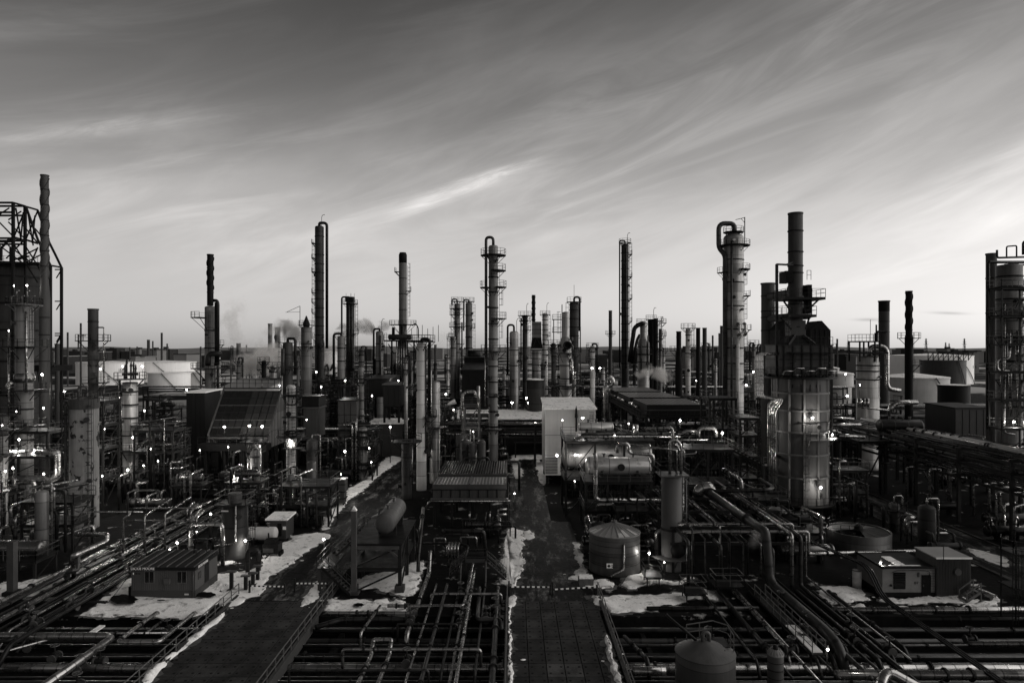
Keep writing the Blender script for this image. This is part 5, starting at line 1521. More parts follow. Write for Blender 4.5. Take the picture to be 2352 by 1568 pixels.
def slanted_cooler():
    x0, x1 = xat(480.5, 118), xat(617, 118)
    y0, y1 = 118.0, 124.2
    z0, z1 = zat(1000, 118), zat(899, 124)
    t = thing('slanted_cooler', 'steep roof-shaped air cooler of dark louvre panels with corrugated end wall', 'air cooler', ((x0 + x1) / 2, y0, 0))
    w = (x1 - x0) / 2
    d = Vector((0, y1 - y0, z1 - z0))
    L_ = d.length
    u = d.normalized()
    nrm = Vector((0, -u.z, u.y))
    o = Vector((0, 0, z0))
    MB().add([(-w, 0, z0 - 0.02), (w, 0, z0 - 0.02), (w, y1 - y0, z1), (-w, y1 - y0, z1), (-w, 2 * (y1 - y0), z0), (w, 2 * (y1 - y0), z0)], [(0, 1, 2, 3), (3, 2, 5, 4)]).build('core', 'stack_soot', t)
    cols, rows = 8, 6
    lm = {}
    for kind in (0, 1):
        mb = MB()
        pw, ph = 2 * w / cols - 0.16, L_ / rows - 0.18
        k = 9
        for i in range(k):
            c = u * (-ph / 2 + ph * (i + 0.5) / k)
            a = c - u * ph / k * 0.42 + nrm * 0.02
            b = c + u * ph / k * 0.30 + nrm * 0.12
            mb.add([Vector((-pw / 2, 0, 0)) + a, Vector((pw / 2, 0, 0)) + a, Vector((pw / 2, 0, 0)) + b, Vector((-pw / 2, 0, 0)) + b], [(0, 1, 2, 3)])
        lm[kind] = mb.mesh('louvre_panel', ('cladding_dark', 'louvre')[kind])
    for i in range(cols):
        for j in range(rows):
            ob = bpy.data.objects.new('louvre_panel', lm[1 if i >= 4 or j == 1 else 0])
            COL.objects.link(ob)
            ob.parent = t
            ob.location = o + Vector((-w + 2 * w * (i + 0.5) / cols, 0, 0)) + u * (L_ * (j + 0.5) / rows)
    for i in range(cols + 1):
        x = -w + 2 * w * i / cols
        MB().beam(Vector((x, 0, 0)) + o + nrm * 0.1, Vector((x, 0, 0)) + o + d + nrm * 0.1, 0.10, 0.16).build('mullion', 'steel', t)
    for j in range(rows + 1):
        c = o + d * (j / rows) + nrm * 0.12
        MB().beam(c + Vector((-w, 0, 0)), c + Vector((w, 0, 0)), 0.22 if j in (1, 2, 4) else 0.1, 0.16).build('transom', 'steel_light' if j in (1, 2, 4) else 'steel', t)
    for s_ in (-1, 1):
        mb = MB().add([(s_ * w, -0.4, z0 - 2.2), (s_ * w, -0.4, z0), (s_ * w, y1 - y0, z1 + 0.3), (s_ * w, 2 * (y1 - y0), z0), (s_ * w, 2 * (y1 - y0), z0 - 2.2)], [(0, 1, 2, 3, 4) if s_ < 0 else (4, 3, 2, 1, 0)])
        mb.build('end_wall', 'tower', t)
        for i in range(16):
            y = -0.3 + i * (2 * (y1 - y0)) / 16
            zt = z0 + (z1 - z0) * (1 - abs(y - (y1 - y0)) / (y1 - y0))
            MB().box(s_ * w - 0.05, s_ * w + 0.07, y - 0.06, y + 0.06, z0 - 2.2, zt).build('end_wall_rib', 'cladding', t)
        MB().beam((s_ * (w + 0.1), -0.3, z0), (s_ * (w + 0.1), y1 - y0, z1 + 0.3), 0.25).build('verge', 'steel_light', t)
    MB().box(-w - 1, w + 0.5, -2.4, 0.0, z0 - 2.3, z0 - 1.2).build('front_deck', 'steel_dark', t)
    MB().rail([(-w - 1, -2.35, z0 - 1.2), (w + 0.4, -2.35, z0 - 1.2)], 1.2, 0.07).build('railing', 'steel', t)
    MB().box(-w, w, -0.6, -0.2, z0 - 0.5, z0 - 0.15).build('header_box', 'steel_light', t)
    MB().box(-w, w, y1 - y0 - 0.5, y1 - y0 + 0.5, z1 + 0.5, z1 + 0.7).build('ridge_beam', 'steel', t)
    MB().rail([(-w, y1 - y0, z1 + 0.7), (w, y1 - y0, z1 + 0.7)], 1.5, 0.1, step=1.2).build('ridge_railing', 'steel', t)
    for x in lv(-w + 0.3, w - 0.3, 4):
        for y in (-2, 5, 12):
            MB().beam((x, y, 0), (x, y, z0 - 2.2), 0.35).build('leg', 'steel_dark', t)
slanted_cooler()

# ------------------------------------------------------------------ sheds and houses
def shed(name, label, x0, x1, y0, y1, z0, zf, zb, wall, roof, ribs=0.0, cat='building', rib_mat=None, over=0.25):
    t = thing(name, label, cat, ((x0 + x1) / 2, y0, z0))
    w, d = (x1 - x0) / 2, y1 - y0
    zf, zb = zf - z0, zb - z0
    MB().add([(-w, 0, 0), (w, 0, 0), (w, d, 0), (-w, d, 0), (-w, 0, zf), (w, 0, zf), (w, d, zb), (-w, d, zb)], [(0, 1, 5, 4), (1, 2, 6, 5), (2, 3, 7, 6), (3, 0, 4, 7)]).build('wall', wall, t)
    k = (zb - zf) / d
    MB().add([(-w - over, -over, zf - k * over), (w + over, -over, zf - k * over), (w + over, d + over, zb + k * over), (-w - over, d + over, zb + k * over),
              (-w - over, -over, zf + 0.2 - k * over), (w + over, -over, zf + 0.2 - k * over), (w + over, d + over, zb + 0.2 + k * over), (-w - over, d + over, zb + 0.2 + k * over)],
             [(3, 2, 1, 0), (4, 5, 6, 7), (0, 1, 5, 4), (1, 2, 6, 5), (2, 3, 7, 6), (3, 0, 4, 7)]).build('roof', roof, t)
    if ribs:
        rm = MB().box(-0.035, 0.035, -0.05, -0.001, 0, zf - 0.25).mesh('cladding_rib', rib_mat or wall)
        n = int(2 * w / ribs)
        for i in range(1, n):
            o = bpy.data.objects.new('cladding_rib', rm)
            COL.objects.link(o)
            o.parent = t
            o.location = (-w + 2 * w * i / n, 0, 0)
    return t
ws = shed('white_shed', 'tall white corrugated shed by the central road, lit by wall lamps', xat(1252, 118), xat(1368, 118), 118, 130, zat(1091, 118), zat(940, 118), zat(940, 118) + 1.0, 'white_wall', 'snow', 0.55)
for i in range(11):
    MB().box(-4.3, -2.2, -0.10, -0.055, 0.3 + i * 0.26, 0.46 + i * 0.26).build('louvre', 'steel_light', ws)
for x in (-4.0, 0, 4.0):
    for y in (0.5, 11):
        MB().beam((x, y, -zat(1091, 118)), (x, y, 0), 0.4).build('leg', 'steel_dark', ws)
for z in (3.4, 6.9):
    MB().box(-4.38, 4.38, -0.058, -0.052, z, z + 0.06).build('panel_joint', 'cladding_dark', ws)
MB().box(-1.6, -0.6, -0.09, -0.03, 0.1, 2.2).build('door', 'cladding', ws)
MB().ladder(3.6, -0.3, 0, 10.5, 0, -1, 0.5).build('ladder', 'steel', ws)
MB().cyl((1.0, -0.25, 7.6), (1.0, -0.25, 11.6), 0.16).cyl((1.0, -0.25, 10.0), (1.0, -0.25, 12.0), 0.26, 0.05).build('vent_pipe', 'steel_dark', ws)
ll = shed('long_store', 'long low dark store with snow-white roof across the end of the central road', xat(1040, 152), 16.0, 152, 160, 0, 8.0, 9.2, 'cladding_dark', 'snow', 1.6)
MB().box(2.4, 4.0, -0.12, -0.02, 3.2, 5.6).build('door', 'stack_soot', ll)
MB().box(-1.0, 6.0, -2.2, -0.1, 2.9, 3.1).rail([(-1.0, -2.15, 3.1), (6.0, -2.15, 3.1)], 1.1).build('landing', 'steel', ll)
fr = shed('flat_roofed_unit', 'low white flat-roofed unit behind the pipework left of the pale plain column'.replace('left of', 'beside'), xat(846, 150), xat(924, 150), 150, 158, 0, 7.2, 7.4, 'cladding', 'snow', 0)
shed('dark_store', 'windowless black box store beside the slanted louvred cooler', xat(428, 126), xat(470, 126), 126, 133, 0, zat(902, 126), zat(900, 126), 'cladding_dark', 'snow', 0.7)
shed('panel_house', 'raised grey panel house with square seams near the side road', xat(777, 125), xat(819, 125), 125, 131, 7.6, zat(921, 125), zat(921, 125) + 0.1, 'cladding', 'steel', 0.85, rib_mat='steel_dark')
for i in range(3):
    o = bpy.data.objects['panel_house']
MB().box(-1.68, 1.68, -0.04, 0.0, 4.0, 4.12).build('seam_rail', 'steel_dark', bpy.data.objects['panel_house'])
for x in (-1.5, 1.5):
    for y in (0.3, 5.7):
        MB().beam((x, y, -7.6), (x, y, 0), 0.3).build('leg', 'steel_dark', bpy.data.objects['panel_house'])
shed('switch_house', 'smaller lit grey house on stilts beside the gridded ladder column', xat(693, 130), xat(732, 130), 130, 135, 9.0, zat(912, 130), zat(912, 130), 'cladding_dark', 'roof_dark', 0.9)
shed('switch_house', 'pale-fronted box under the stilted grey house', xat(697, 129), xat(730, 129), 129, 134, 7.0, zat(938, 129), zat(938, 129), 'cladding', 'steel_light', 0)
shed('boiler_house', 'tall black boiler house with stepped sloping top behind the mid columns', xat(1061, 160), xat(1119, 160), 160, 175, 0, zat(850, 160), zat(838, 160), 'stack_soot', 'steel', 1.4, rib_mat='stack_soot')
shed('boiler_house', 'upper step of the black boiler house, with dotted vents', xat(1066, 176), xat(1119, 176), 176, 186, 0, zat(822, 176), zat(818, 176), 'stack_soot', 'steel_dark', 0)
pipe([at(1075, 815, 182), at(1104, 815, 182)], 1.3, 'pipe_black', 'black barrel lying on the boiler house roof', n=14, name='roof_duct')
shed('dark_hall', 'wide black hall wall behind the sooty-tipped stack pipes', xat(835, 158), xat(895, 158), 158, 172, 12.5, zat(871, 158), zat(868, 158), 'cladding_dark', 'steel', 1.6)
shed('dark_hall', 'lower black annex with rail on top, by the multi-pipe heater', xat(880, 150), xat(918, 150), 150, 157, 11.0, zat(884, 150), zat(882, 150), 'cladding_dark', 'steel_light', 1.2)
for hn, w_, d_ in (('dark_hall', 2.8, 13.0), ('dark_hall.001', 1.6, 6.5)):
    h_ = bpy.data.objects[hn]
    for x in (-w_, w_):
        for y in (0.4, d_):
            MB().beam((x, y, -h_.location.z), (x, y, 0), 0.45).build('leg', 'steel_dark', h_)
shed('pale_roof_shed', 'pale ribbed-roof shed behind the slanted cooler ridge', xat(505, 150), xat(612, 150), 150, 162, 0, zat(893, 150), zat(893, 150) + 1.6, 'white_wall', 'roof_light', 0)

def trailer():
    x0, x1, y0, y1 = -36.4, -30.3, 65.3, 70.2
    t = thing('site_trailer', 'ribbed grey office trailer with black lettered fascia, standing in snow', 'trailer', ((x0 + x1) / 2, y0, 0))
    w, d, h = (x1 - x0) / 2, y1 - y0, 2.75
    MB().box(-w, w, 0, d, 0.78, h).build('wall', 'trailer_wall', t)
    MB().box(-w - 0.03, w + 0.03, -0.03, d + 0.03, 0.05, 0.78).build('skirt', 'concrete', t)
    rb = MB().box(-0.03, 0.03, -0.04, -0.001, 0.8, h - 0.05).mesh('wall_rib', 'trailer_wall')
    for i in range(1, 30):
        o = bpy.data.objects.new('wall_rib', rb)
        COL.objects.link(o)
        o.parent = t
        o.location = (-w + 2 * w * i / 30, 0, 0)
    MB().box(-w - 0.15, w + 0.15, -0.2, d + 0.15, h, h + 0.30).build('fascia', 'sign_dark', t)
    rf = MB().add([(-w - 0.2, -0.25, h + 0.31), (w + 0.2, -0.25, h + 0.31), (w + 0.2, d + 0.2, h + 0.40), (-w - 0.2, d + 0.2, h + 0.40)], [(0, 1, 2, 3)]).build('roof', 'roof_dark', t)
    for i in range(8):
        x = -w + 2 * w * i / 7
        MB().beam((x, -0.25, h + 0.36), (x, d + 0.2, h + 0.45), 0.07, 0.09).build('roof_seam', 'steel_light', rf)
    for x in (-1.3, 1.8):
        wd = MB().box(x - 0.42, x + 0.42, -0.07, -0.045, 1.55, 2.6).build('window', 'glass', t)
        f = MB()
        for a in ((x - 0.47, x - 0.42, 1.5, 2.65), (x + 0.42, x + 0.47, 1.5, 2.65), (x - 0.02, x + 0.02, 1.55, 2.6)):
            f.box(a[0], a[1], -0.1, -0.04, a[2], a[3])
        f.box(x - 0.42, x + 0.42, -0.1, -0.04, 1.5, 1.55).box(x - 0.42, x + 0.42, -0.1, -0.04, 2.6, 2.65)
        f.build('window_frame', 'rail_paint', wd)
    MB().box(w + 0.002, w + 0.05, 2.0, 2.9, 0.8, 2.6).build('door', 'cladding_dark', t)
    MB().box(w + 0.002, w + 0.04, 0.6, 1.2, 1.6, 2.3).build('window', 'glass', t)
    MB().box(-w + 0.15, -w + 0.95, -0.08, -0.045, 2.30, 2.55).build('name_plate', 'steel_light', t)
    for i in range(5):
        MB().box(-w + 0.2 + i * 0.15, -w + 0.29 + i * 0.15, -0.09, -0.081, 2.33, 2.5).build('plate_mark', 'white' if i == 0 else 'cladding_dark', t)
    text(t, 'DICKIE MOORE', (-w + 0.05, -0.205, h + 0.06), 0.27, (90, 0, 0), 'white', 'fascia_lettering', sx=0.9)
    text(t, 'DICKIE MOORE', (w + 0.155, 0.3, h + 0.06), 0.25, (90, 0, 90), 'white', 'fascia_lettering', sx=0.9)
    MB().box(w - 1.0, w - 0.6, -0.05, -0.031, 0.35, 0.5).build('skirt_vent', 'white_wall', t)
    MB().box(0.2, 0.75, -0.35, -0.05, 1.5, 2.0).build('air_unit', 'steel_light', t)
    MB().tube([(w - 0.15, -0.1, 0.1), (w - 0.15, -0.1, h)], 0.04, 6).build('downpipe', 'steel_light', t)
    MB().tube([(-w + 0.1, -0.12, h - 0.1), (-w - 0.5, -1.0, 1.4), (-w - 1.2, -1.8, 0.25)], 0.03, 5).build('power_cable', 'rubber', t)
    MB().beam((w - 0.8, d - 0.6, h + 0.3), (w - 0.8, d - 0.6, h + 1.7), 0.06).cyl((w - 1.8, d - 1.0, h + 0.35), (w - 1.8, d - 1.0, h + 0.8), 0.18).build('roof_vent', 'steel', t)
    MB().box(-w - 0.45, -w - 0.02, 0.3, 1.2, 0.05, 1.0).build('step_box', 'concrete_dark', t)
def text(t, s_, loc, size, rot, mt, name, sx=1.0, align='LEFT'):
    c = bpy.data.curves.new(name, 'FONT')
    c.body = s_
    c.size = size * 1.35
    c.extrude = 0.008
    c.align_x = align
    c.materials.append(MATS[mt])
    o = bpy.data.objects.new(name, c)
    COL.objects.link(o)
    o.parent = t
    o.location = loc
    o.rotation_euler = tuple(R(a) for a in rot)
    o.scale = (sx, 1, 1)
    me = bpy.data.meshes.new_from_object(o)      # plain mesh letters
    k = bpy.data.objects.new(name, me)
    COL.objects.link(k)
    k.parent, k.location, k.rotation_euler, k.scale = t, o.location, o.rotation_euler, o.scale
    bpy.data.objects.remove(o)
    k.name = name
    return k
trailer()
def hut():
    x0, x1, y0, y1 = 35.7, 40.75, 65.8, 70.6
    t = thing('block_hut', 'white painted block hut with dark door, louvre window and corrugated annex', 'hut', (x0, y0, 0))
    w, d, h = x1 - x0, y1 - y0, 2.76
    MB().box(0, w, 0, d, 0.42, h).build('wall', 'brick_wall', t)
    MB().box(-0.02, w + 0.0, -0.025, d, 0.0, 0.42).build('plinth', 'concrete_dark', t)
    for k in range(9):
        MB().box(w - 0.75, w - 0.02, -0.012, -0.001, 0.5 + k * 0.25, 0.52 + k * 0.25).build('block_joint', 'concrete_dark', t)
    MB().box(-0.2, w, -0.25, d + 0.1, h, h + 0.10).build('roof', 'roof_dark', t)
    for a in ((-0.2, w, -0.27, -0.15), (-0.2, -0.08, -0.15, d + 0.1), (-0.08, w, d, d + 0.1)):
        MB().box(a[0], a[1], a[2], a[3], h + 0.1, h + 0.22).build('parapet', 'sign_dark', t)
    MB().box(1.6, 2.5, 0.6, 3.2, h + 0.101, h + 0.16).box(0.9, 3.9, 0.3, 0.55, h + 0.101, h + 0.13).build('roof_snow', 'snow', t)
    wd = MB().box(1.05, 2.2, -0.05, -0.002, 0.75, 2.35).build('louvre_window', 'glass', t)
    for k in range(7):
        MB().box(1.08, 2.17, -0.09, -0.052, 0.82 + k * 0.22, 0.9 + k * 0.22).build('slat', 'cladding_dark', wd)
    dr = MB().box(3.75, 4.65, -0.05, -0.027, 0.05, 2.1).build('door', 'stack_soot', t)
    MB().box(3.85, 3.95, -0.10, -0.051, 1.0, 1.2).build('handle', 'steel_light', dr)
    MB().box(3.9, 4.1, -0.055, -0.051, 1.3, 1.7).build('pane', 'glass', dr)
    text(t, '07', (3.05, -0.012, 1.22), 0.26, (90, 0, 0), 'sign_dark', 'number', sx=1.2)
    MB().box(3.35, 3.55, -0.04, -0.002, 1.9, 2.35).build('notice_board', 'cladding', t)
    MB().spin([(0.12, 0), (0.12, 0.05), (0.001, 0.05)], (0.8, -0.01, 1.1), (0, -1, 0), 12, smooth=False).build('alarm_bell', 'sign_dark', t)
    MB().tube([(0.85, -0.05, 2.3), (0.85, -0.25, 2.45), (1.3, -0.25, 2.6), (4.0, -0.25, 2.6), (4.4, -0.25, 2.45), (4.4, -0.25, 2.25)], 0.025, 6).build('conduit', 'steel_dark', t)
    MB().spin([(0.16, 0), (0.05, 0.14), (0.001, 0.16)], (4.4, -0.25, 2.1), n=10).build('door_lamp', 'steel_dark', t)
    a0, a1, ah = w + 0.02, w + 3.3, 3.75
    MB().box(a0, a1, -0.25, 3.2, 0.35, ah).build('annex_wall', 'cladding', t)
    MB().box(a0, a1, -0.22, 3.2, 0, 0.35).build('annex_plinth', 'concrete', t)
    for k in range(1, 22):
        x = a0 + (a1 - a0) * k / 22
        MB().box(x - 0.03, x + 0.03, -0.29, -0.251, 0.36, ah - 0.05).build('annex_rib', 'cladding', t)
    MB().box(a0 - 0.1, a1 + 0.05, -0.35, 3.3, ah, ah + 0.1).build('annex_roof', 'roof_light', t)
    MB().box(a0 - 0.1, a1 + 0.05, -0.40, -0.352, ah - 0.02, ah + 0.14).build('annex_gutter', 'white', t)
    MB().spin([(0.33, 0), (0.33, 0.2), (0.001, 0.2)], ((a0 + a1) / 2 + 0.3, -0.25, 2.5), (0, -1, 0), 18, smooth=False).build('fan_cowl', 'steel_light', t)
    MB().beam(((a0 + 0.5), -0.5, 3.4), ((a0 + 0.5), -0.5, 5.2), 0.05).build('aerial', 'steel', t)
    st = thing('wooden_steps', 'short wooden steps with handrail at the foot of the corrugated annex', 'steps', (x0 + a1 - 0.6, y0 - 1.2, 0))
    for k in range(5):
        MB().box(-0.9 + k * 0.28, -0.55 + k * 0.28, -0.5, 0.5, 0.16 + k * 0.2, 0.22 + k * 0.2).build('tread', 'wood', st)
    for y in (-0.55, 0.55):
        MB().beam((-0.9, y, 0.1), (0.6, y, 1.1), 0.08, 0.24).build('stringer', 'wood', st)
        MB().beam((-0.8, y, 0.9), (0.6, y, 1.9), 0.07, 0.12).beam((-0.8, y, 0.1), (-0.8, y, 0.95), 0.08).beam((0.55, y, 0), (0.55, y, 1.9), 0.08).build('handrail', 'wood', st)
hut()

# ------------------------------------------------------------------ tanks and vessels of the foreground
def near_tanks():
    X, D = 11.1, 74.0
    t = cone_tank('riveted grey tank with conical panelled roof and hazard placard beside the central road', X, D, 2.74, 4.1, 0.95, ribs=24, seams=3)
    for i in (3, 5, 7, 12, 13, 18, 19, 21):
        a = 2 * PI * (i + 0.1) / 24, 2 * PI * (i + 0.9) / 24
        r0, r1 = 2.7, 1.5 if i % 2 else 2.0
        zf = lambda r: 4.12 + 0.95 * (1 - r / 2.78) + 0.03
        MB().add([(r0 * math.cos(a[0]), r0 * math.sin(a[0]), zf(r0)), (r0 * math.cos(a[1]), r0 * math.sin(a[1]), zf(r0)), (r1 * math.cos(a[1]), r1 * math.sin(a[1]), zf(r1)), (r1 * math.cos(a[0]), r1 * math.sin(a[0]), zf(r1))], [(0, 1, 2, 3)]).build('frosted_panel', 'white_wall', t)
    MB().spin([(0.3, 4.95), (0.3, 5.25), (0.001, 5.35)], n=12).build('vent_cap', 'steel_light', t)
    MB().tube([(0.55, -2.85, 3.5), (0.55, -2.85, 0.9), (-0.9, -3.5, 0.35)], 0.12, 8).build('drain_pipe', 'clad', t)
    pl = MB().box(-1.22, -0.40, -2.66, -2.62, 0.95, 1.45).build('placard', 'white', t)
    pl.location = (0, -0.02, 0)
    MB().extr([(-0.18, 0), (0, -0.18), (0.18, 0), (0, 0.18)], (-0.98, -2.69, 1.2), (1, 0, 0), (0, 0, 1), (0, -0.01, 0)).build('hazard_diamond', 'sign_dark', pl)
    for k, (a, b) in enumerate(((-0.72, -0.46), (-0.72, -0.5), (-0.7, -0.46))):
        MB().box(a, b, -2.70, -2.68, 1.30 - k * 0.1, 1.34 - k * 0.1).build('print_line', 'sign_dark', pl)
    # near tank
    X, D = 13.35, 47.2
    t = cone_tank('plain grey cone-roofed tank with railed crown rising out of the pipe trench', X, D, 2.02, 4.8, 0.9, z0=-1.8, mt='tank_alu', roof='steel_light', n=40)
    z = 5.1
    MB().box(-0.2, 1.7, -0.1, 1.5, z, z + 0.08).build('top_deck', 'steel', t)
    MB().rail([(-0.9, 1.5, z - 0.2), (1.0, 1.7, z), (1.9, 1.1, z - 0.1), (1.95, -0.1, z - 0.3)], 1.15, 0.06, step=0.8).build('railing', 'rail_paint', t)
    MB().ladder(0.9, 1.9, 0, 5.2, 0, 1, t=0.06).build('ladder', 'rail_paint', t)
    MB().tube([(0.25, -0.1, z - 0.1), (0.25, -0.1, z + 1.05), (-0.2, -0.1, z + 1.05), (-0.2, -0.1, z + 0.35)], 0.13, 10, 0.3).build('gooseneck', 'steel_light', t)
    MB().tube([(-0.3, 0.0, z + 0.2), (-1.9, 2.8, z + 1.0), (-2.0, 3.0, z + 1.1)], 0.1, 8).build('arm_pipe', 'steel', t)
    mb = MB()
    mb.box(0.3, 1.2, -0.65, -0.1, z - 0.42, z + 0.05)
    mb.build('tarp_bundle', 'cladding_dark', t)
    t = cone_tank('small banded clad pot with ribbed conical cap, beside the railed cone tank', 17.75, 46, 0.53, 5.2, 0.35, z0=-1.8, mt='tank_alu', roof='roof_light', ribs=16, seams=9, n=24, name='seal_pot')
    MB().spin([(0.18, 5.5), (0.18, 5.75), (0.001, 5.8)], n=10).build('cap', 'steel_dark', t)
    # low round basin
    X, D = 41.6, 82.0
    t = thing('clarifier', 'low round basin with wedge-panelled lid and central dome behind the block hut', 'tank', (X, D, 0))
    MB().spin([(3.55, 0), (3.55, 2.15), (3.42, 2.15), (3.42, 1.95)], n=40).build('shell', 'tank_alu', t)
    for i in range(14):
        a0, a1 = 2 * PI * (i + 0.03) / 14, 2 * PI * (i + 0.97) / 14
        if i in (7, 8, 9):
            continue
        MB().add([(3.4 * math.cos(a0), 3.4 * math.sin(a0), 1.98), (3.4 * math.cos(a1), 3.4 * math.sin(a1), 1.98), (0.4 * math.cos(a1), 0.4 * math.sin(a1), 2.2), (0.4 * math.cos(a0), 0.4 * math.sin(a0), 2.2)], [(0, 1, 2, 3)]).build('lid_panel', 'steel_light' if i in (1, 2, 3, 4, 5) else 'steel', t)
    MB().spin([(3.4, 1.5), (0.01, 1.6)], n=24).build('water', 'glass', t)
    MB().spin([(0.5, 2.15), (0.45, 2.6), (0.25, 2.85), (0.001, 2.9)], n=14).build('hub', 'steel_dark', t)
    MB().rail([(-3.2, 1.0, 2.15), (-2.6, 2.0, 2.15), (-1.4, 2.9, 2.15)], 1.0, 0.05, step=0.7).build('railing', 'steel', t); MB().rail([(-2.9, -1.6, 2.15), (-1.0, -1.9, 2.15), (0, 0, 2.15)], 0.9, 0.05, step=0.8).build('railing', 'steel', t)
    for i in range(5):
        a = -PI / 2 + 0.5 + i * 0.35
        MB().beam((-3.56 * math.cos(a - 0.9), -3.56 * abs(math.sin(a)), 0), (-3.56 * math.cos(a - 0.9), -3.56 * abs(math.sin(a)), 2.1), 0.07).build('riser', 'steel_light', t)
    # the vertical vessel right of the cone tank
    def ex(t, Rr, Rt, Zt, zz):
        z = zz(1087)
        MB().box(-1.5, 1.6, -1.4, 1.4, z - 0.15, z).build('top_deck', 'steel_light', t)
        MB().rail([(-1.5, -1.4, z), (1.6, -1.4, z), (1.6, 1.4, z), (-1.5, 1.4, z)], 1.1, closed=True).build('railing', 'steel', t)
        MB().tube([(-0.2, 0, z), (-0.2, 0, z + 3.6), (0.6, 0, z + 3.6), (1.0, 0, z + 3.0), (1.0, 0, z)], 0.16, 8).build('vent_pipe', 'clad', t)
        MB().tube([(0.4, -0.6, z), (0.4, -0.6, z + 2.6), (-4.5, -0.6, z + 3.3)], 0.08, 8).build('vent_pipe', 'clad', t)
        MB().spin([(0.75, 0), (0.75, 0.25), (0.62, 0.25), (0.6, 0.34), (0.001, 0.36)], (0.35, -Rr + 0.1, 2.3), (0, -1, 0), 20).build('manway', 'stack_soot', t)
        platform(t, 1.55, Rr, Rr + 1.0, R(-170), R(0), mt='steel_light', rail=False)
        for x in (-0.9, 0.9):
            MB().beam((x, -0.6, 0), (x, -0.6, 1.0), 0.3).build('leg', 'concrete_dark', t)
    tower('upright grey vessel with square railed top and black manway beside the cone tank', 1543, 74, 1094, 47, 'furnace', name='vertical_vessel', cat='vessel', ladders=[(15, 1300, 1095)], pipes=[(30, 0.5, 0.08, 1090, 1290, 'clad'), (-10, 0.3, 0.1, 1100, 1290, 'steel_light')], rings=[1215], nozzles=0, dome=0.2, extra=ex)
    # vertical vessel with railed lid by the trailer
    def ex2(t, Rr, Rt, Zt, zz):
        z = zz(1153)
        MB().box(-1.8, 1.8, -1.5, 1.5, z - 0.2, z).build('top_deck', 'steel', t)
        MB().rail([(-1.8, -1.5, z), (1.8, -1.5, z), (1.8, 1.5, z), (-1.8, 1.5, z)], 1.15, 0.07, closed=True).build('railing', 'steel_light', t)
        MB().cyl((0, 0, z), (0, 0, z + 1.1), 0.75, n=14).build('head', 'cladding', t)
        MB().tube([(0.7, -Rr - 0.2, z), (0.7, -Rr - 0.2, zz(1238)), (-1.6, -Rr - 0.4, zz(1243))], 0.10, 8).build('drop_pipe', 'clad', t)
        MB().ladder(Rr + 0.3, -0.2, 0, z, 1, 0).build('ladder', 'steel', t)
        MB().box(-1.0, -0.2, -Rr - 0.01, -Rr + 0.3, zz(1168), zz(1165)).build('frost_patch', 'white_wall', t)
    tower('squat dark vessel with railed square lid behind the office trailer', 540, 78, 1158, 56, 'tower_dark', name='vertical_vessel', cat='vessel', nozzles=2, dome=0.05, extra=ex2)
near_tanks()
hvessel('bright lamp-lit drum behind a railing, manway facing out, above the central road', (xat(1353, 92), 92, 8.1), (xat(1488, 92), 92, 8.1), 1.17, 'clad_bright', saddle_z=6.66)
hvessel('larger dim drum with bulging ribbed head, behind the bright railed drum', (xat(1303, 101), 101, 8.1), (xat(1487, 101), 101, 8.1), 1.86, 'clad_bright', saddle_z=5.0, nozz=3)
steel_frame('railed steel frame carrying the bright lamp-lit drum', 9.6, 18.0, 88.4, 95.0, [2.8, 6.6], 4, 2, 0.3)
steel_frame('deep steel frame with upper exchanger deck behind the bright drum', 7.7, 20.2, 97.6, 104.8, [5.0, 10.6], 4, 2, 0.3)
hvessel('slim lit exchanger drum on the upper deck beside the white shed', (xat(1333, 100), 100, 12.4), (xat(1405, 100), 100, 12.4), 0.62, 'clad_bright', saddle_z=10.7, cat='exchanger', name='heat_exchanger', nozz=3, man=False)
steel_frame('railed pipe deck with bent clad pipes next to the long cooler stair', 24.0, 30.8, 95.5, 101, [4.8, 9.7], 3, 2, 0.3)
def deck_stair():
    t = thing('access_stair', 'open steel stair falling away from the railed pipe deck towards the furnace', 'stair', (31, 96.2, 0))
    stairs(t, Vector((0, 0, 9.7)), Vector((3.4, -2.4, 7.9)), 1.0)
    MB().box(3.3, 4.6, -3.0, -1.8, 7.8, 7.9).rail([(3.4, -2.95, 7.9), (4.55, -2.95, 7.9), (4.55, -1.85, 7.9)], 1.1).build('landing', 'steel_light', t)
    for x, y in ((3.4, -2.9), (4.5, -2.9), (4.5, -1.9)):
        MB().beam((x, y, 0), (x, y, 7.8), 0.22).build('post', 'steel', t)
deck_stair()
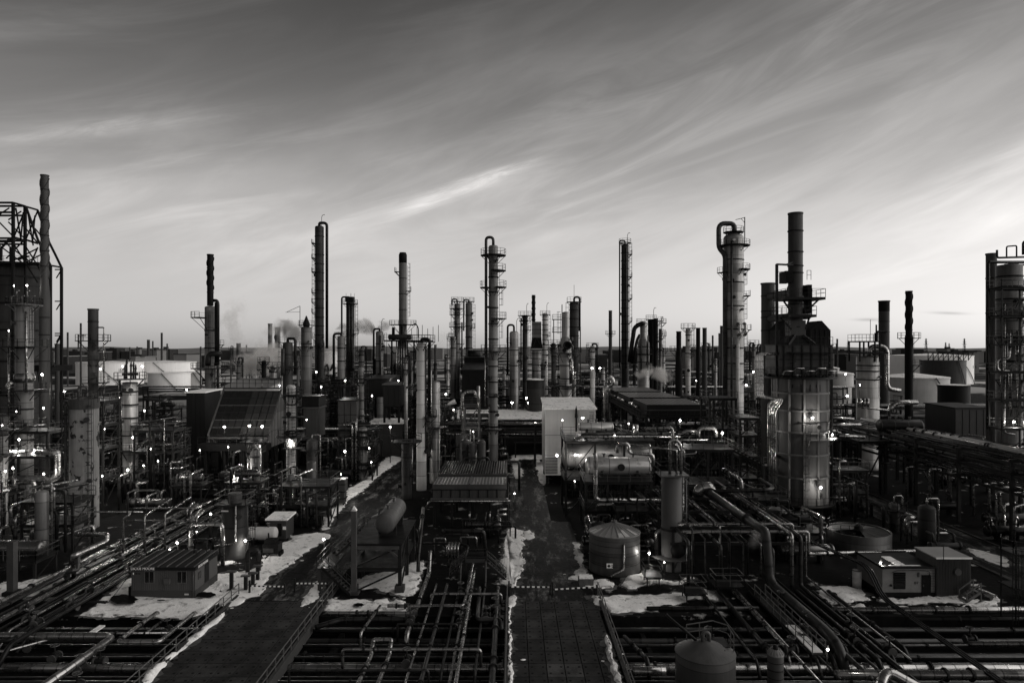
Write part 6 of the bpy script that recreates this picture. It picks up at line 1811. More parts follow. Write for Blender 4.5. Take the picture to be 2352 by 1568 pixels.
# tank on stilts beside the side road
def stilts():
    f = steel_frame('rust-dark steel stilts carrying the grey tank, with switchback stair', -15.6, -11.0, 67.0, 76.0, [2.4, 4.7], 2, 3, 0.34, rails=False)
    MB().rail([(-2.4, -4.6, 4.78), (2.4, -4.6, 4.78)], 0.02, 0.02).build('edge_strip', 'steel', f)
    o = Vector(f.location)
    stairs(f, Vector((-18.6, 71.5, 2.3)) - o, Vector((-15.7, 73.5, 4.7)) - o, 0.9)
    stairs(f, Vector((-15.4, 66.2, 0.1)) - o, Vector((-18.4, 67.4, 2.3)) - o, 0.9)
    MB().box(-19.2 - o.x, -17.6 - o.x, 67.2 - o.y, 72.0 - o.y, 2.2, 2.3).rail([(-19.2 - o.x, 67.2 - o.y, 2.3), (-19.2 - o.x, 72 - o.y, 2.3)], 1.1).build('landing', 'steel', f)
    for y in (67.4, 71.8):
        MB().beam((-19.0 - o.x, y - o.y, 0), (-19.0 - o.x, y - o.y, 2.2), 0.3).build('post', 'concrete', f)
    MB().box(-2.25, 2.25, -4.9, -4.62, 4.3, 4.62).build('front_girder', 'steel_light', f)
    for x in (-2.3, 2.3):
        MB().beam((x, -4.5, 3.2), (x * 0.4, -4.5, 4.5), 0.2).build('knee_brace', 'steel_light', f)
        MB().box(x - 0.45, x + 0.45, -4.95, -4.05, 0, 0.7).build('footing', 'concrete', f)
    hvessel('grey tank on stilts with its round end turned to the viewer', (-12.75, 68.6, 6.35), (-12.75, 75.4, 6.35), 1.05, 'furnace', saddle_z=4.8, man=False, nozz=2)
    t = thing('marker_post', 'slim square post with snow-capped pyramid top in front of the stilted tank', 'post', (-15.4, 66.6, 0))
    MB().box(-0.24, 0.24, -0.24, 0.24, 0, 8.1).build('shaft', 'steel_light', t)
    MB().add([(-0.27, -0.27, 8.1), (0.27, -0.27, 8.1), (0.27, 0.27, 8.1), (-0.27, 0.27, 8.1), (0, 0, 8.6)], [(0, 1, 4), (1, 2, 4), (2, 3, 4), (3, 0, 4), (3, 2, 1, 0)]).build('cap', 'snow', t)
    MB().box(-0.5, 0.5, -0.5, 0.5, 0, 0.25).build('base_plate', 'concrete', t)
stilts()
# things between the trailer block and the side road
hvessel('dim drum with frosted ribbed end among pipes by the side road', (xat(640, 100), 100, 2.6), (xat(705, 100), 100, 2.6), 1.25, 'pipe_grey', saddle_z=0.0, nozz=3)
tower('small plain upright receiver behind the frosted-end drum', 716, 108, 1062, 20, 'cladding', name='vertical_vessel', cat='vessel', nozzles=1, dome=0.5)
def filter_box():
    t = thing('filter_box', 'grey two-tier filter box with bolted flange rows at the roadside', 'filter', (xat(780, 104), 104, 0))
    MB().box(-1.0, 1.0, -0.9, 0.9, 2.2, 3.9).build('upper_case', 'furnace', t)
    MB().box(-0.85, 0.85, -0.75, 0.75, 0.4, 2.2).build('lower_case', 'furnace', t)
    MB().box(-1.1, 1.1, -1.0, 1.0, 3.9, 4.05).build('lid', 'steel_light', t)
    for z in (2.2, 3.3, 1.2):
        MB().box(-1.06, 1.06, -0.96, 0.96, z - 0.06, z + 0.06).build('flange', 'steel', t)
    for x in (-0.7, 0.7):
        MB().beam((x, -0.5, 0), (x, -0.5, 0.5), 0.2).beam((x, 0.5, 0), (x, 0.5, 0.5), 0.2).build('leg', 'steel_dark', t)
filter_box()
def site_bits():
    t = shed('equipment_cabin', 'small pale equipment cabin with snow on its roof by the side road', xat(618, 86), xat(660, 86), 85.5, 88.5, 0, 2.4, 2.5, 'cladding', 'snow', 0)
    MB().box(0.1, 0.6, -0.05, -0.002, 0.4, 2.0).build('door', 'sign_dark', t)
    MB().box(0.75, 1.15, -0.04, -0.002, 1.2, 1.6).build('notice', 'white', t)
    hvessel('short pale propane tank lying beside the equipment cabin', (xat(575, 84), 83.8, 1.2), (xat(632, 84), 83.8, 1.2), 0.8, 'white_wall', saddle_z=0.0, nozz=2, man=False, seams=False)
    c = thing('tow_compressor', 'black tow-along compressor with wheels parked on the snow', 'compressor', (-27.6, 78.5, 0))
    MB().box(-0.9, 0.9, -0.6, 0.9, 0.45, 1.5).build('engine_case', 'sign_dark', c)
    MB().box(-0.7, 0.5, -0.45, 0.7, 1.5, 2.0).build('hood', 'stack_soot', c)
    MB().box(-0.8, 0.4, -0.66, -0.62, 0.6, 1.1).build('panel', 'steel_light', c)
    MB().cyl((-0.5, 0.3, 2.0), (-0.5, 0.3, 2.6), 0.09).build('exhaust', 'steel_dark', c)
    for x in (-0.98, 0.98):
        for y in (-0.2, 0.6):
            MB().spin([(0.02, -0.09), (0.32, -0.09), (0.32, 0.09), (0.02, 0.09)], (x, y, 0.32), (1, 0, 0), 14, smooth=False).build('wheel', 'rubber', c)
    MB().beam((0, -0.6, 0.5), (0, -2.2, 0.4), 0.1).build('tow_bar', 'steel', c)
    for i, (q, x, y, h_) in enumerate(((G1, 250, 800, 1.5), (G1, 310, 740, 1.1), (G1, 350, 712, 1.5), (G1, 960, 168, 1.6), (G1, 880, 242, 1.3), (G1, 130, 790, 1.8))):
        p = gp(*q(x, y))
        b = thing('pipe_stanchion', ['squat pipe stanchion with square foot nearest the side slab deck', 'shorter pipe stanchion between two taller ones on the snow', 'pipe stanchion with cross head nearest the compressor', 'lone dark stanchion far up the snowy verge', 'second lone stanchion on the verge below the farther one', 'double stanchion beside the barrier pole'][i], 'stanchion', (p.x, p.y, 0))
        MB().beam((0, 0, 0), (0, 0, h_), 0.3).build('post', 'steel', b)
        MB().box(-0.45, 0.45, -0.2, 0.2, h_, h_ + 0.15).build('head', 'steel_light', b)
        MB().box(-0.4, 0.4, -0.4, 0.4, 0, 0.1).build('foot', 'steel', b)
    # striped barrier poles on chains across both roads
    for i, (xa, xb, y, za, zb, lab) in enumerate(((-0.3, 3.7, 66.4, 0.75, 0.72, 'striped barrier pole half closing the central road, snowy side'), (3.9, 8.2, 66.2, 0.55, 0.8, 'striped barrier pole half closing the central road, cone tank side'),
                                             (-25.6, -22.2, 66.6, 0.75, 0.7, 'striped barrier pole half closing the side road, trailer side'), (-21.4, -18.2, 67.2, 0.8, 0.8, 'striped barrier pole half closing the side road, stair side'))):
        t = thing('barrier_pole', lab, 'barrier', (xa, y, 0), 'striped road barriers')
        n = 16
        for k in range(n):
            a, b = k / n, (k + 1) / n
            MB().beam((a * (xb - xa), 0, za + (zb - za) * a), (b * (xb - xa), 0, za + (zb - za) * b), 0.11).build('stripe', 'white' if k % 2 else 'sign_dark', t)
        MB().beam((0, 0, 0), (0, 0, 1.3), 0.16).beam((xb - xa, 0, 0), (xb - xa, 0, 1.0), 0.12).build('post', 'steel', t)
    b = thing('lumber_stack', 'small square stack of snow-topped planks near the cone tank stair', 'lumber', tuple(gp(*G2(1560, 735))))
    for k in range(5):
        for j in range(3):
            MB().box(-0.75 + j * 0.5, -0.28 + j * 0.5, -0.6, 0.6, k * 0.14, k * 0.14 + 0.12).build('plank', 'wood', b)
    MB().box(-0.7, 0.7, -0.55, 0.55, 0.69, 0.78).build('snow_cover', 'snow', b)
    d = thing('drum_barrel', 'pale steel barrel standing between the pipes and the block hut', 'barrel', tuple(gp(*G4(680, 765))))
    MB().spin([(0.001, 0), (0.42, 0), (0.42, 0.5), (0.44, 0.53), (0.42, 0.56), (0.42, 1.1), (0.44, 1.13), (0.42, 1.16), (0.42, 1.7), (0.001, 1.7)], n=18).build('body', 'white_wall', d)
    MB().spin([(0.43, 1.7), (0.43, 1.76), (0.001, 1.76)], n=18, smooth=False).build('lid', 'cladding', d)
    # windsock
    w = thing('windsock', 'white windsock drooping on a thin mast amid the mid columns', 'windsock', (xat(1046, 120), 120, 0))
    MB().beam((0, 0, 0), (0, 0, zat(921, 120)), 0.12).build('mast', 'steel_dark', w)
    MB().spin([(0.45, 0), (0.4, 0.6), (0.2, 1.4)], (0, 0, zat(921, 120)), (-1, 0, -0.45), 12).build('sleeve', 'white', w)
site_bits()

# ------------------------------------------------------------------ pipe ways
CL, CD, PB, PG = 'clad', 'clad_dark', 'pipe_black', 'pipe_grey'
def trench_pipes():
    r_ = random.Random(21)
    y, i = 60.2, 0
    while y > 40 and i < 24:
        r = r_.choice((0.10, 0.13, 0.16, 0.2, 0.26, 0.34)) if i != 14 else 0.36
        z = -1.0 + r_.uniform(0, 0.5) - (0.15 if r > 0.25 else 0)
        mt = r_.choice((CL, CD, CD, PB, PG))
        pipe([(-78, y, z), (92, y, z)], r, mt, '%s pipe running the whole trench under both decks, %s row from the snowy bank' % ({CL: 'shiny clad', CD: 'dull clad', PB: 'black', PG: 'grey'}[mt], ORD[i]), 'pipes lying across the trench', n=10 if r > 0.2 else 7)
        y -= 0.42 + r * 2.0 + r_.uniform(0, 0.35)
        i += 1
    for k, (x, lab) in enumerate(((-70, 'outermost'), (-52, 'second'), (-36, 'trailer-side'), (-29.5, 'deck-side'), (-15, 'stair-side'), (-8, 'middle'), (11.5, 'cone tank'), (20, 'pipeway'), (33, 'hut-side'), (48, 'roadside'), (64, 'far'))):
        t = thing('pipe_sleeper', 'low concrete sleeper under the trench pipes, %s position along the trench' % lab, 'support', (x, 50, 0), 'sleepers in the trench')
        MB().box(-0.2, 0.2, -10.5, 10.5, T_Z, -1.28).build('beam', 'concrete_dark', t)
trench_pipes()
# bent lines in the trench by the trailer
pipe([(-70, 56.0, 0.35), (-32.6, 56.0, 0.35), (-33.2, 43, 0.05)], 0.31, CL, 'fat ringed clad pipe elbowing towards the viewer near the trailer', n=14, bend=0.9)
pipe([(-31.8, 61.6, -0.7), (-31.8, 61.3, 0.3), (-31.8, 55.0, 0.3), (-28.4, 55.0, 0.3), (-28.4, 61.3, 0.3), (-28.4, 61.6, -0.7)], 0.17, CL, 'clad pipe bent in a long hairpin below the trailer', n=10)
pipe([(-34.0, 57.8, -0.2), (-31.0, 57.8, -0.2), (-31.0, 60.9, -0.2)], 0.12, CL, 'short clad stub behind the hairpin pipe')
pipe([(-47, 54.0, 0.0), (-40, 54.0, 0.0), (-37.0, 57.4, 0.0), (-28.8, 57.4, 0.0)], 0.11, CL, 'thin pipe swinging diagonally under the ringed elbow pipe')
def snowy_plank():
    a, b = gp(*G0(760, 1150), -0.3), gp(*G0(860, 1085), -0.3)
    t = MB().beam(a - a, b - a, 0.5, 0.12).build('snow_plank', 'snow', None, a)
    tag(t, 'snow-covered plank lying slantwise over the trench below the trailer', 'plank')
snowy_plank()
# the pipe way that runs away from the viewer beside the trailer
def west_way():
    r_ = random.Random(5)
    for k, y in enumerate((64, 74, 84, 94, 104, 114)):
        t = thing('pipe_sleeper', 'concrete sleeper under the trailer pipe bundle, %s going away' % ORD[k], 'support', (-43, y, 0), 'sleepers of the trailer pipe bundle')
        MB().box(-5, 5, -0.2, 0.2, 0, 0.22).build('beam', 'concrete_dark', t)
    x = -47.6
    for i in range(15):
        r = r_.choice((0.10, 0.12, 0.16, 0.2, 0.24))
        mt = r_.choice((CD, CD, PB, PB, PG, CD)) if i % 5 else CL
        z = 0.24 + r + (0.3 if i % 4 == 2 else 0)
        x += r + 0.12
        y0 = r_.choice((52, 55, 58, 60))
        pts = [(x, 126, z), (x, y0 + 1.5, z), (x, y0, -0.6)] if i % 3 else [(x, 126, z), (x, y0, z), (x - r_.uniform(6, 14), y0 - 0.2, z)]
        pipe(pts, r, mt, '%s pipe in the bundle beside the trailer, %s counting towards the trailer' % ({CL: 'shiny', CD: 'dull', PB: 'black', PG: 'grey'}[mt], ORD[i]), 'bundle beside the trailer', n=9)
        x += r + 0.16
west_way()
def bent_rises():
    D = 78
    data = [((745, 470), (745, 130), (1200, 130), 0.09), ((1035, 470), (1035, 190), (1090, 150), 0.13), ((1215, 480), (1215, 165), (1440, 20), 0.12), ((1385, 520), (1385, 150), (1600, 10), 0.12), ((1110, 345), (1360, 345), (1390, 380), 0.09), ((1050, 203), (1620, 203), (1650, 150), 0.10), ((1120, 100), (1650, 98), (1840, 10), 0.11), ((1470, 232), (1600, 232), (1610, 275), 0.09), ((1130, 280), (1300, 280), (1300, 360), 0.06)]
    for i, (a, b, c, r) in enumerate(data):
        A, B, C_ = (at(*G0(*q), D) for q in (a, b, c))
        if i in (2, 3, 6):
            C_ = at(*G0(*c), D + 12)
        if A.z < 1.0: A.z = 0.0
        pipe([A, B, C_], r, CL, '%s thin clad gantry pipe behind the trailer' % ('%s upright' % ORD[i] if i < 4 else '%s crosswise' % ORD[i - 4]), 'gantry pipes behind the trailer')
    for i, (x, y0, y1) in enumerate(((1600, 130, 270), (1632, 165, 280), (1650, 180, 290), (1570, 110, 180))):
        pipe([at(*G0(x, y1), 80), at(*G0(x, y0), 80), at(*G0(x + 60, y0 - 60), 82)], 0.12, CL, '%s bright hooked pipe beside the squat railed vessel' % ORD[i], 'hooked pipes by the railed vessel')
bent_rises()
# left exchanger deck
hvessel('clad exchanger drum on a railed stand at the view edge below the ringed stack'.replace('ringed', 'helical'), (-56, 72, 2.9), (-49.6, 72, 2.9), 0.75, CL, name='heat_exchanger', cat='exchanger', saddle_z=2.0, man=False)
steel_frame('railed low stand under the clad exchanger at the view edge', -57, -49.2, 70.4, 73.6, [2.0], 3, 2, 0.25, brace=True)
def stub_post():
    t = thing('concrete_post', 'bare concrete post in front of the view-edge exchanger stand', 'post', (-48.3, 66.0, 0))
    MB().box(-0.32, 0.32, -0.32, 0.32, 0, 5.3).build('shaft', 'concrete', t)
    MB().box(-0.6, 0.6, -0.6, 0.6, 0, 0.5).build('footing', 'concrete_dark', t)
    t = thing('gate_cabin', 'small snow-roofed cabin with glazed front below the peeling column', 'cabin', (xat(105, 96), 96, 0))
    MB().box(-1.7, 1.7, 0, 2.6, 0, 2.3).build('wall', 'cladding_dark', t)
    MB().box(-1.9, 1.9, -0.2, 2.8, 2.3, 2.5).build('roof', 'snow', t)
    for x in (-1.0, 0.1, 1.1):
        MB().box(x - 0.4, x + 0.4, -0.05, -0.002, 1.0, 2.0).build('window', 'glass', t)
    MB().box(1.701, 1.75, 0.4, 1.2, 0.1, 2.0).build('door', 'white_wall', t)
stub_post()
pipe([gp(*G0(620, 690), 0.2), at(*G0(615, 500), 66), at(*G0(640, 490), 66), at(*G0(900, 370), 70), at(*G0(900, 320), 70), at(*G0(640, 320), 73)], 0.24, CL, 'fat clad pipe stepping up from the snow below the peeling column', n=10)
pipe([gp(*G0(560, 690), 0.2), at(*G0(565, 640), 65.5), at(*G0(600, 620), 65.5), at(*G0(655, 620), 66), at(*G0(655, 500), 66.4), at(*G0(700, 480), 67)], 0.2, CD, 'second stepping pipe twinned with the fat clad one'.replace('twinned', 'paired'), n=10)
for i, (a, b) in enumerate((((0, 280), (100, 230)), ((270, 270), (350, 230)), ((370, 320), (530, 300)), ((90, 90), (150, 60)), ((130, 180), (205, 120)), ((480, 345), (780, 240)))):
    A, B = at(*G0(*a), 80), at(*G0(*b), 82)
    pipe([Vector((A.x, A.y, max(0.2, A.z - 2.2))), A, B, Vector((B.x + 0.3, B.y, max(0.2, B.z - 1.6)))], 0.2, CL, '%s arched clad pipe by the view-edge exchanger' % ORD[i], 'arched pipes by the view edge', n=9)

# middle trench bundle running towards the viewer between the decks
def mid_bundle():
    spec = [(-8.75, 57, 73, .22, CL), (-7.5, 48, 68, .10, CL), (-6.35, 46, 67, .16, CD), (-5.2, 50, 69, .13, CD), (-4.4, 47, 72, .12, CL), (-3.9, 46, 71, .15, CL), (-2.7, 50, 70, .12, PG), (-1.4, 46, 67, .24, CD)]
    for i, (x, y0, y1, r, mt) in enumerate(spec):
        z = 0.15 + 0.3 * ((i * 7) % 3)
        pts = [(x, y1, z + (2.2 if i % 3 == 0 else 0)), (x, y1 - 0.8, z), (x, y0, z), (x - 0.05, y0 - 0.4, -1.0)]
        pipe(pts, r, mt, '%s pipe of the dense bundle beside the central deck, %s counting towards the deck' % ({CL: 'shiny', CD: 'dull', PB: 'black', PG: 'grey'}[mt], ORD[i]), 'dense bundle between the decks', n=9)
    pipe([(-16.6, 61.4, 0.1), (-9.5, 61.4, 0.1), (-8.8, 61.4, 0.1), (-8.75, 62.2, 0.1)], 0.2, CL, 'long clad pipe along the snow edge meeting the dense bundle', n=10)
    pipe([(-16.9, 58.6, 0.0), (-14.9, 59.8, 0.2), (-8.9, 59.8, 0.2), (-8.6, 61, 0.2)], 0.22, CD, 'dull pipe with a kink just below the snow edge pipe', n=10)
    pipe([(-11.3, 62.0, 0.55), (-5.2, 62.0, 0.55), (-4.4, 62.0, 0.55), (-4.2, 66.5, 0.8), (-4.1, 72, 1.4)], 0.16, CL, 'bright pipe crossing then turning away along the dense bundle', n=10)
    pipe([(-12.0, 62.2, 0.5), (-12.5, 56.5, 0.4), (-12.5, 56.3, -0.8)], 0.12, CL, 'bright stub reaching down from the snow edge pipe')
    for k, x in enumerate((-10.9, -9.5)):
        pipe([(x, 47.5, -0.9), (x, 47.8, 0.2), (x + (1.4 if k == 0 else 0) * 0, 53.0, 0.2), (x, 53.6, 0.9)], 0.16, CL, 'clad leg of the tall hairpin loop, %s the stilted tank' % ('nearer' if k == 0 else 'farther from'), n=9)
    pipe([(-10.9, 53.6, 0.8), (-10.9, 53.8, 1.0), (-9.5, 53.8, 1.0), (-9.5, 53.6, 0.8)], 0.16, CL, 'short cross bend topping the tall hairpin loop', n=9, bend=0.3)
    pipe([(-3.2, 67, 0.4), (-3.0, 59.5, 0.5), (-2.9, 59.0, 0.5), (-1.0, 59.0, 0.5), (-0.9, 58.0, 0.0)], 0.2, PG, 'fat grey pipe doglegging to the deck railing', n=10)
    for k in range(4):
        x = -6.9 + k * 0.35
        pipe([(x, 74, 0.2), (x, 73.6, 2.4), (x, 75.5, 2.4)], 0.12, CL, '%s bright riser of the foursome under the central cooler' % ORD[k], 'four bright risers')
    pipe([(-8.0, 78, 3.0), (-3.2, 78, 3.0), (-3.0, 78, 0.3)], 0.22, CD, 'horizontal pipe dropping at its end before the central cooler', n=10)
    pipe([(-9.9, 76, 2.2), (-6.0, 76, 2.2), (-4.8, 75, 2.2), (-5.0, 74, 1.4), (-7.8, 74, 1.4)], 0.14, CD, 'looping pipe above the four bright risers', n=9)
    pipe([(-10.4, 80, 5.2), (-10.0, 74.5, 3.4), (-10.0, 73, 1.6), (-9.9, 72, 0.4)], 0.2, CD, 'slanting pipe falling beside the stilted tank', n=9)
    for k, (y, xa, xb, r) in enumerate(((64.2, -7.6, -1.0, .12), (57.2, -9.6, -4.6, .1), (52.4, -13.0, -2.4, .13), (49.0, -16.0, -6.0, .1))):
        pipe([(xa, y, -0.6), (xa, y, 0.85), (xb, y, 0.85), (xb, y, -0.5)], r, (CL, CD)[k % 2], '%s staple pipe crossing over the dense bundle' % ORD[k], 'staple pipes over the bundle', n=8)
    st = thing('crossover_stair', 'railed crossover steps over the pipes by the central road', 'stair', (-3.2, 70.5, 0))
    MB().box(-1.6, 0.6, -0.6, 0.6, 1.9, 2.0).rail([(-1.6, -0.6, 2.0), (0.6, -0.6, 2.0)], 1.0, 0.06).rail([(-1.6, 0.6, 2.0), (0.6, 0.6, 2.0)], 1.0, 0.06).build('landing', 'steel', st)
    stairs(st, Vector((2.6, 0, 0.1)), Vector((0.6, 0, 1.9)), 1.0)
    stairs(st, Vector((-3.2, 0, 0.4)), Vector((-1.6, 0, 1.9)), 1.0)
    MB().beam((-1.5, -0.5, 0), (-1.5, -0.5, 1.9), 0.15).beam((0.5, -0.5, 0), (0.5, -0.5, 1.9), 0.15).build('post', 'steel', st)
mid_bundle()

# right of the central road: the pipe way by the railed cone tank
def east_way():
    r_ = random.Random(9)
    pipe([(24.7, 92, 3.2), (24.7, 88, 5.9), (24.7, 68.2, 6.0), (24.9, 67.0, 6.0), (25.2, 66.6, 1.1), (25.4, 63.5, 0.9), (25.4, 55.4, 1.1), (25.4, 53.0, 0.8), (25.5, 52.2, -1.0)], 0.42, PG, 'fat steam-wreathed pipe sloping down towards the railed walkway', n=16, bend=1.1)
    xs = [17.6 + 0.85 * i for i in range(16)]
    for i, x in enumerate(xs):
        if abs(x - 24.9) < 0.5:
            x += 0.55
        r = r_.choice((0.09, 0.11, 0.14, 0.18, 0.2))
        mt = r_.choice((CL, CD, CD, PG))
        zt = r_.choice((3.4, 4.0, 4.6, 5.2, 5.4))
        yt = 67.4 + r_.uniform(0, 5.5)
        ye = r_.choice((46, 49, 52))
        pts = [(x, 96, zt), (x, yt, zt), (x, yt, 0.35), (x, ye, 0.25)] if i % 2 else [(x, 90, zt), (x, yt, zt), (x, yt, -0.3)]
        pipe(pts, r, mt, '%s drop pipe beside the fat steamy pipe, %s from the upright vessel' % ({CL: 'shiny', CD: 'dull', PG: 'grey'}[mt], ORD[i]), 'drop pipes by the steamy pipe', n=9)
    for i in range(9):
        x = 18.4 + i * 1.55
        r = r_.choice((0.12, 0.16, 0.22))
        pipe([(x, 66.5, 0.25), (x + 0.2, 52 + (i % 3), 0.2), (x + 0.2, 51 + (i % 3), -0.9)], r, r_.choice((CD, CD, PB, CL)), 'ground pipe %s out of nine leading to the trench beyond the railed cone tank' % ORD[i], 'ground pipes by the cone tank', n=9)
    rack('low dark pipe rack beside the fat steamy pipe', 17.2, 31.0, [73, 80, 87, 94], [3.2, 4.9], 'y')
    pipe([(17.5, 70.5, 5.0), (28.4, 70.5, 5.0), (30.6, 70.5, 5.0), (30.6, 70.5, 2.7), (42.5, 70.9, 2.9)], 0.17, CL, 'bright pipe crossing to the block hut roof', n=10)
    pipe([(17.5, 72.0, 5.4), (29.6, 72.0, 5.4), (29.6, 72.0, 3.0)], 0.14, CL, 'bright pipe parallel to the one crossing to the hut', n=10)
    for k in range(3):
        pipe([(28 + k * 0.2, 76, 3.6), (31 + k * 0.2, 73, 3.6), (33.4 + k * 0.22, 64.2, 3.4), (33.6 + k * 0.22, 62.6, 1.2), (34.3 + k * 0.22, 46, 0.4)], 0.09, PB, '%s black cable duct snaking past the block hut' % ORD[k], 'cable ducts by the block hut', n=8, bend=1.5)
    # railed walkway
    t = thing('pipe_walkway', 'snowy railed walkway along the fat steamy pipe', 'walkway', (23.6, 52.5, 0))
    MB().box(-0.5, 0.5, 0, 12.5, 0.3, 0.42).build('deck', 'steel', t)
    MB().box(-0.42, 0.42, 0.3, 5.4, 0.421, 0.5).build('snow_cover', 'snow', t)
    for x in (-0.5, 0.5):
        MB().rail([(x, 0, 0.42), (x, 12.5, 0.42)], 1.05, 0.06).build('railing', 'rail_paint', t)
    for y in (0.5, 6, 12):
        MB().beam((-0.4, y, T_Z if y < 8 else 0), (-0.4, y, 0.3), 0.14).beam((0.4, y, T_Z if y < 8 else 0), (0.4, y, 0.3), 0.14).build('leg', 'steel', t)
    # fat foreground lines
    pipe([(14.5, 50.2, 0.1), (15.6, 50.2, 0.1)], 0.3, CL, 'short fat clad length beside the railed cone tank', n=14)
    pipe([(8.9, 50.3, 0.2), (11.3, 50.3, 0.2)], 0.32, CL, 'fat ringed clad length between the deck and the railed cone tank', n=14)
    pipe([(23.4, 49.5, 0.3), (55, 49.5, 0.3)], 0.33, CL, 'fat ringed clad pipe across the view below the block hut', n=14)
    pipe([(20.5, 46.5, -0.9), (24.8, 46.6, -0.9), (25.2, 46.8, 0.8), (26.0, 47.4, 1.6), (28.4, 46.6, 0.4), (31.0, 46.2, 0.25), (35.5, 46.2, 0.25)], 0.36, CL, 'thick S-bent clad pipe in the trench below the hut', n=14, bend=0.9)
    pipe([(35.5, 46.2, 0.25), (37.2, 46.2, 0.25), (37.2, 46.2, -1.2)], 0.30, CL, 'thick downturned end of the S-bent pipe', n=14)
    pipe([(36.0, 45.6, -1.0), (36.0, 45.6, 1.3), (39.5, 45.8, 1.3)], 0.16, CL, 'narrow elbow pipe over the thick downturned end', n=10)
    pipe([(39.0, 51.5, -0.6), (39.0, 51.2, 0.9), (39.6, 50.2, 1.0), (42, 46, 0.5), (43, 42, 0.2)], 0.32, CL, 'thick hooped pipe with sloping tail below the hut', n=14, bend=0.8)
    pipe([(41.5, 48.5, 0.6), (45, 44.5, 0.3)], 0.17, CL, 'snow-lit slanting pipe beside the thick hooped pipe', n=10)
    pipe([(44.5, 49.8, -0.6), (44.5, 49.4, 0.8), (46.5, 45.0, 0.4)], 0.14, CL, 'thin hooped pipe beyond the thick one', n=10)
    pipe([(9.3, 56.5, 0.1), (10.2, 51.5, 0.5), (10.3, 51.0, -0.9)], 0.17, CD, 'angled stub pipe hugging the central deck railing', n=10)
    pipe([(12.3, 62.3, 0.2), (22.5, 62.3, 0.2)], 0.2, CD, 'dull pipe along the snow bank by the cone tank', n=10)
    pipe([(29, 61.9, 0.2), (55, 62.1, 0.2)], 0.27, CL, 'clad pipe along the snow bank below the hut', n=10)
    pipe([(35.5, 60.3, 0.0), (56, 60.6, 0.0)], 0.16, PG, 'grey pipe one row out from the snow bank below the hut', n=10)
    pipe([(37.5, 56.0, -0.3), (58, 56.2, -0.3)], 0.22, CL, 'bright snow-dusted pipe in the trench below the hut', n=10)
    # small stands near the cone tank
    for i, (x, y, w) in enumerate(((14.2, 69.5, 1.2), (17.2, 64.9, 1.6), (14.0, 76.5, 2.0), (21.0, 66.8, 2.2))):
        steel_frame('small railed pump stand %s' % ('beside the cone tank foot', 'on the snow beyond the cone tank', 'behind the cone tank', 'at the foot of the drop pipes')[i], x - w / 2, x + w / 2, y - 0.8, y + 0.8, [0.9], 2, 2, 0.1, name='pump_stand', cat='stand', brace=False)
east_way()
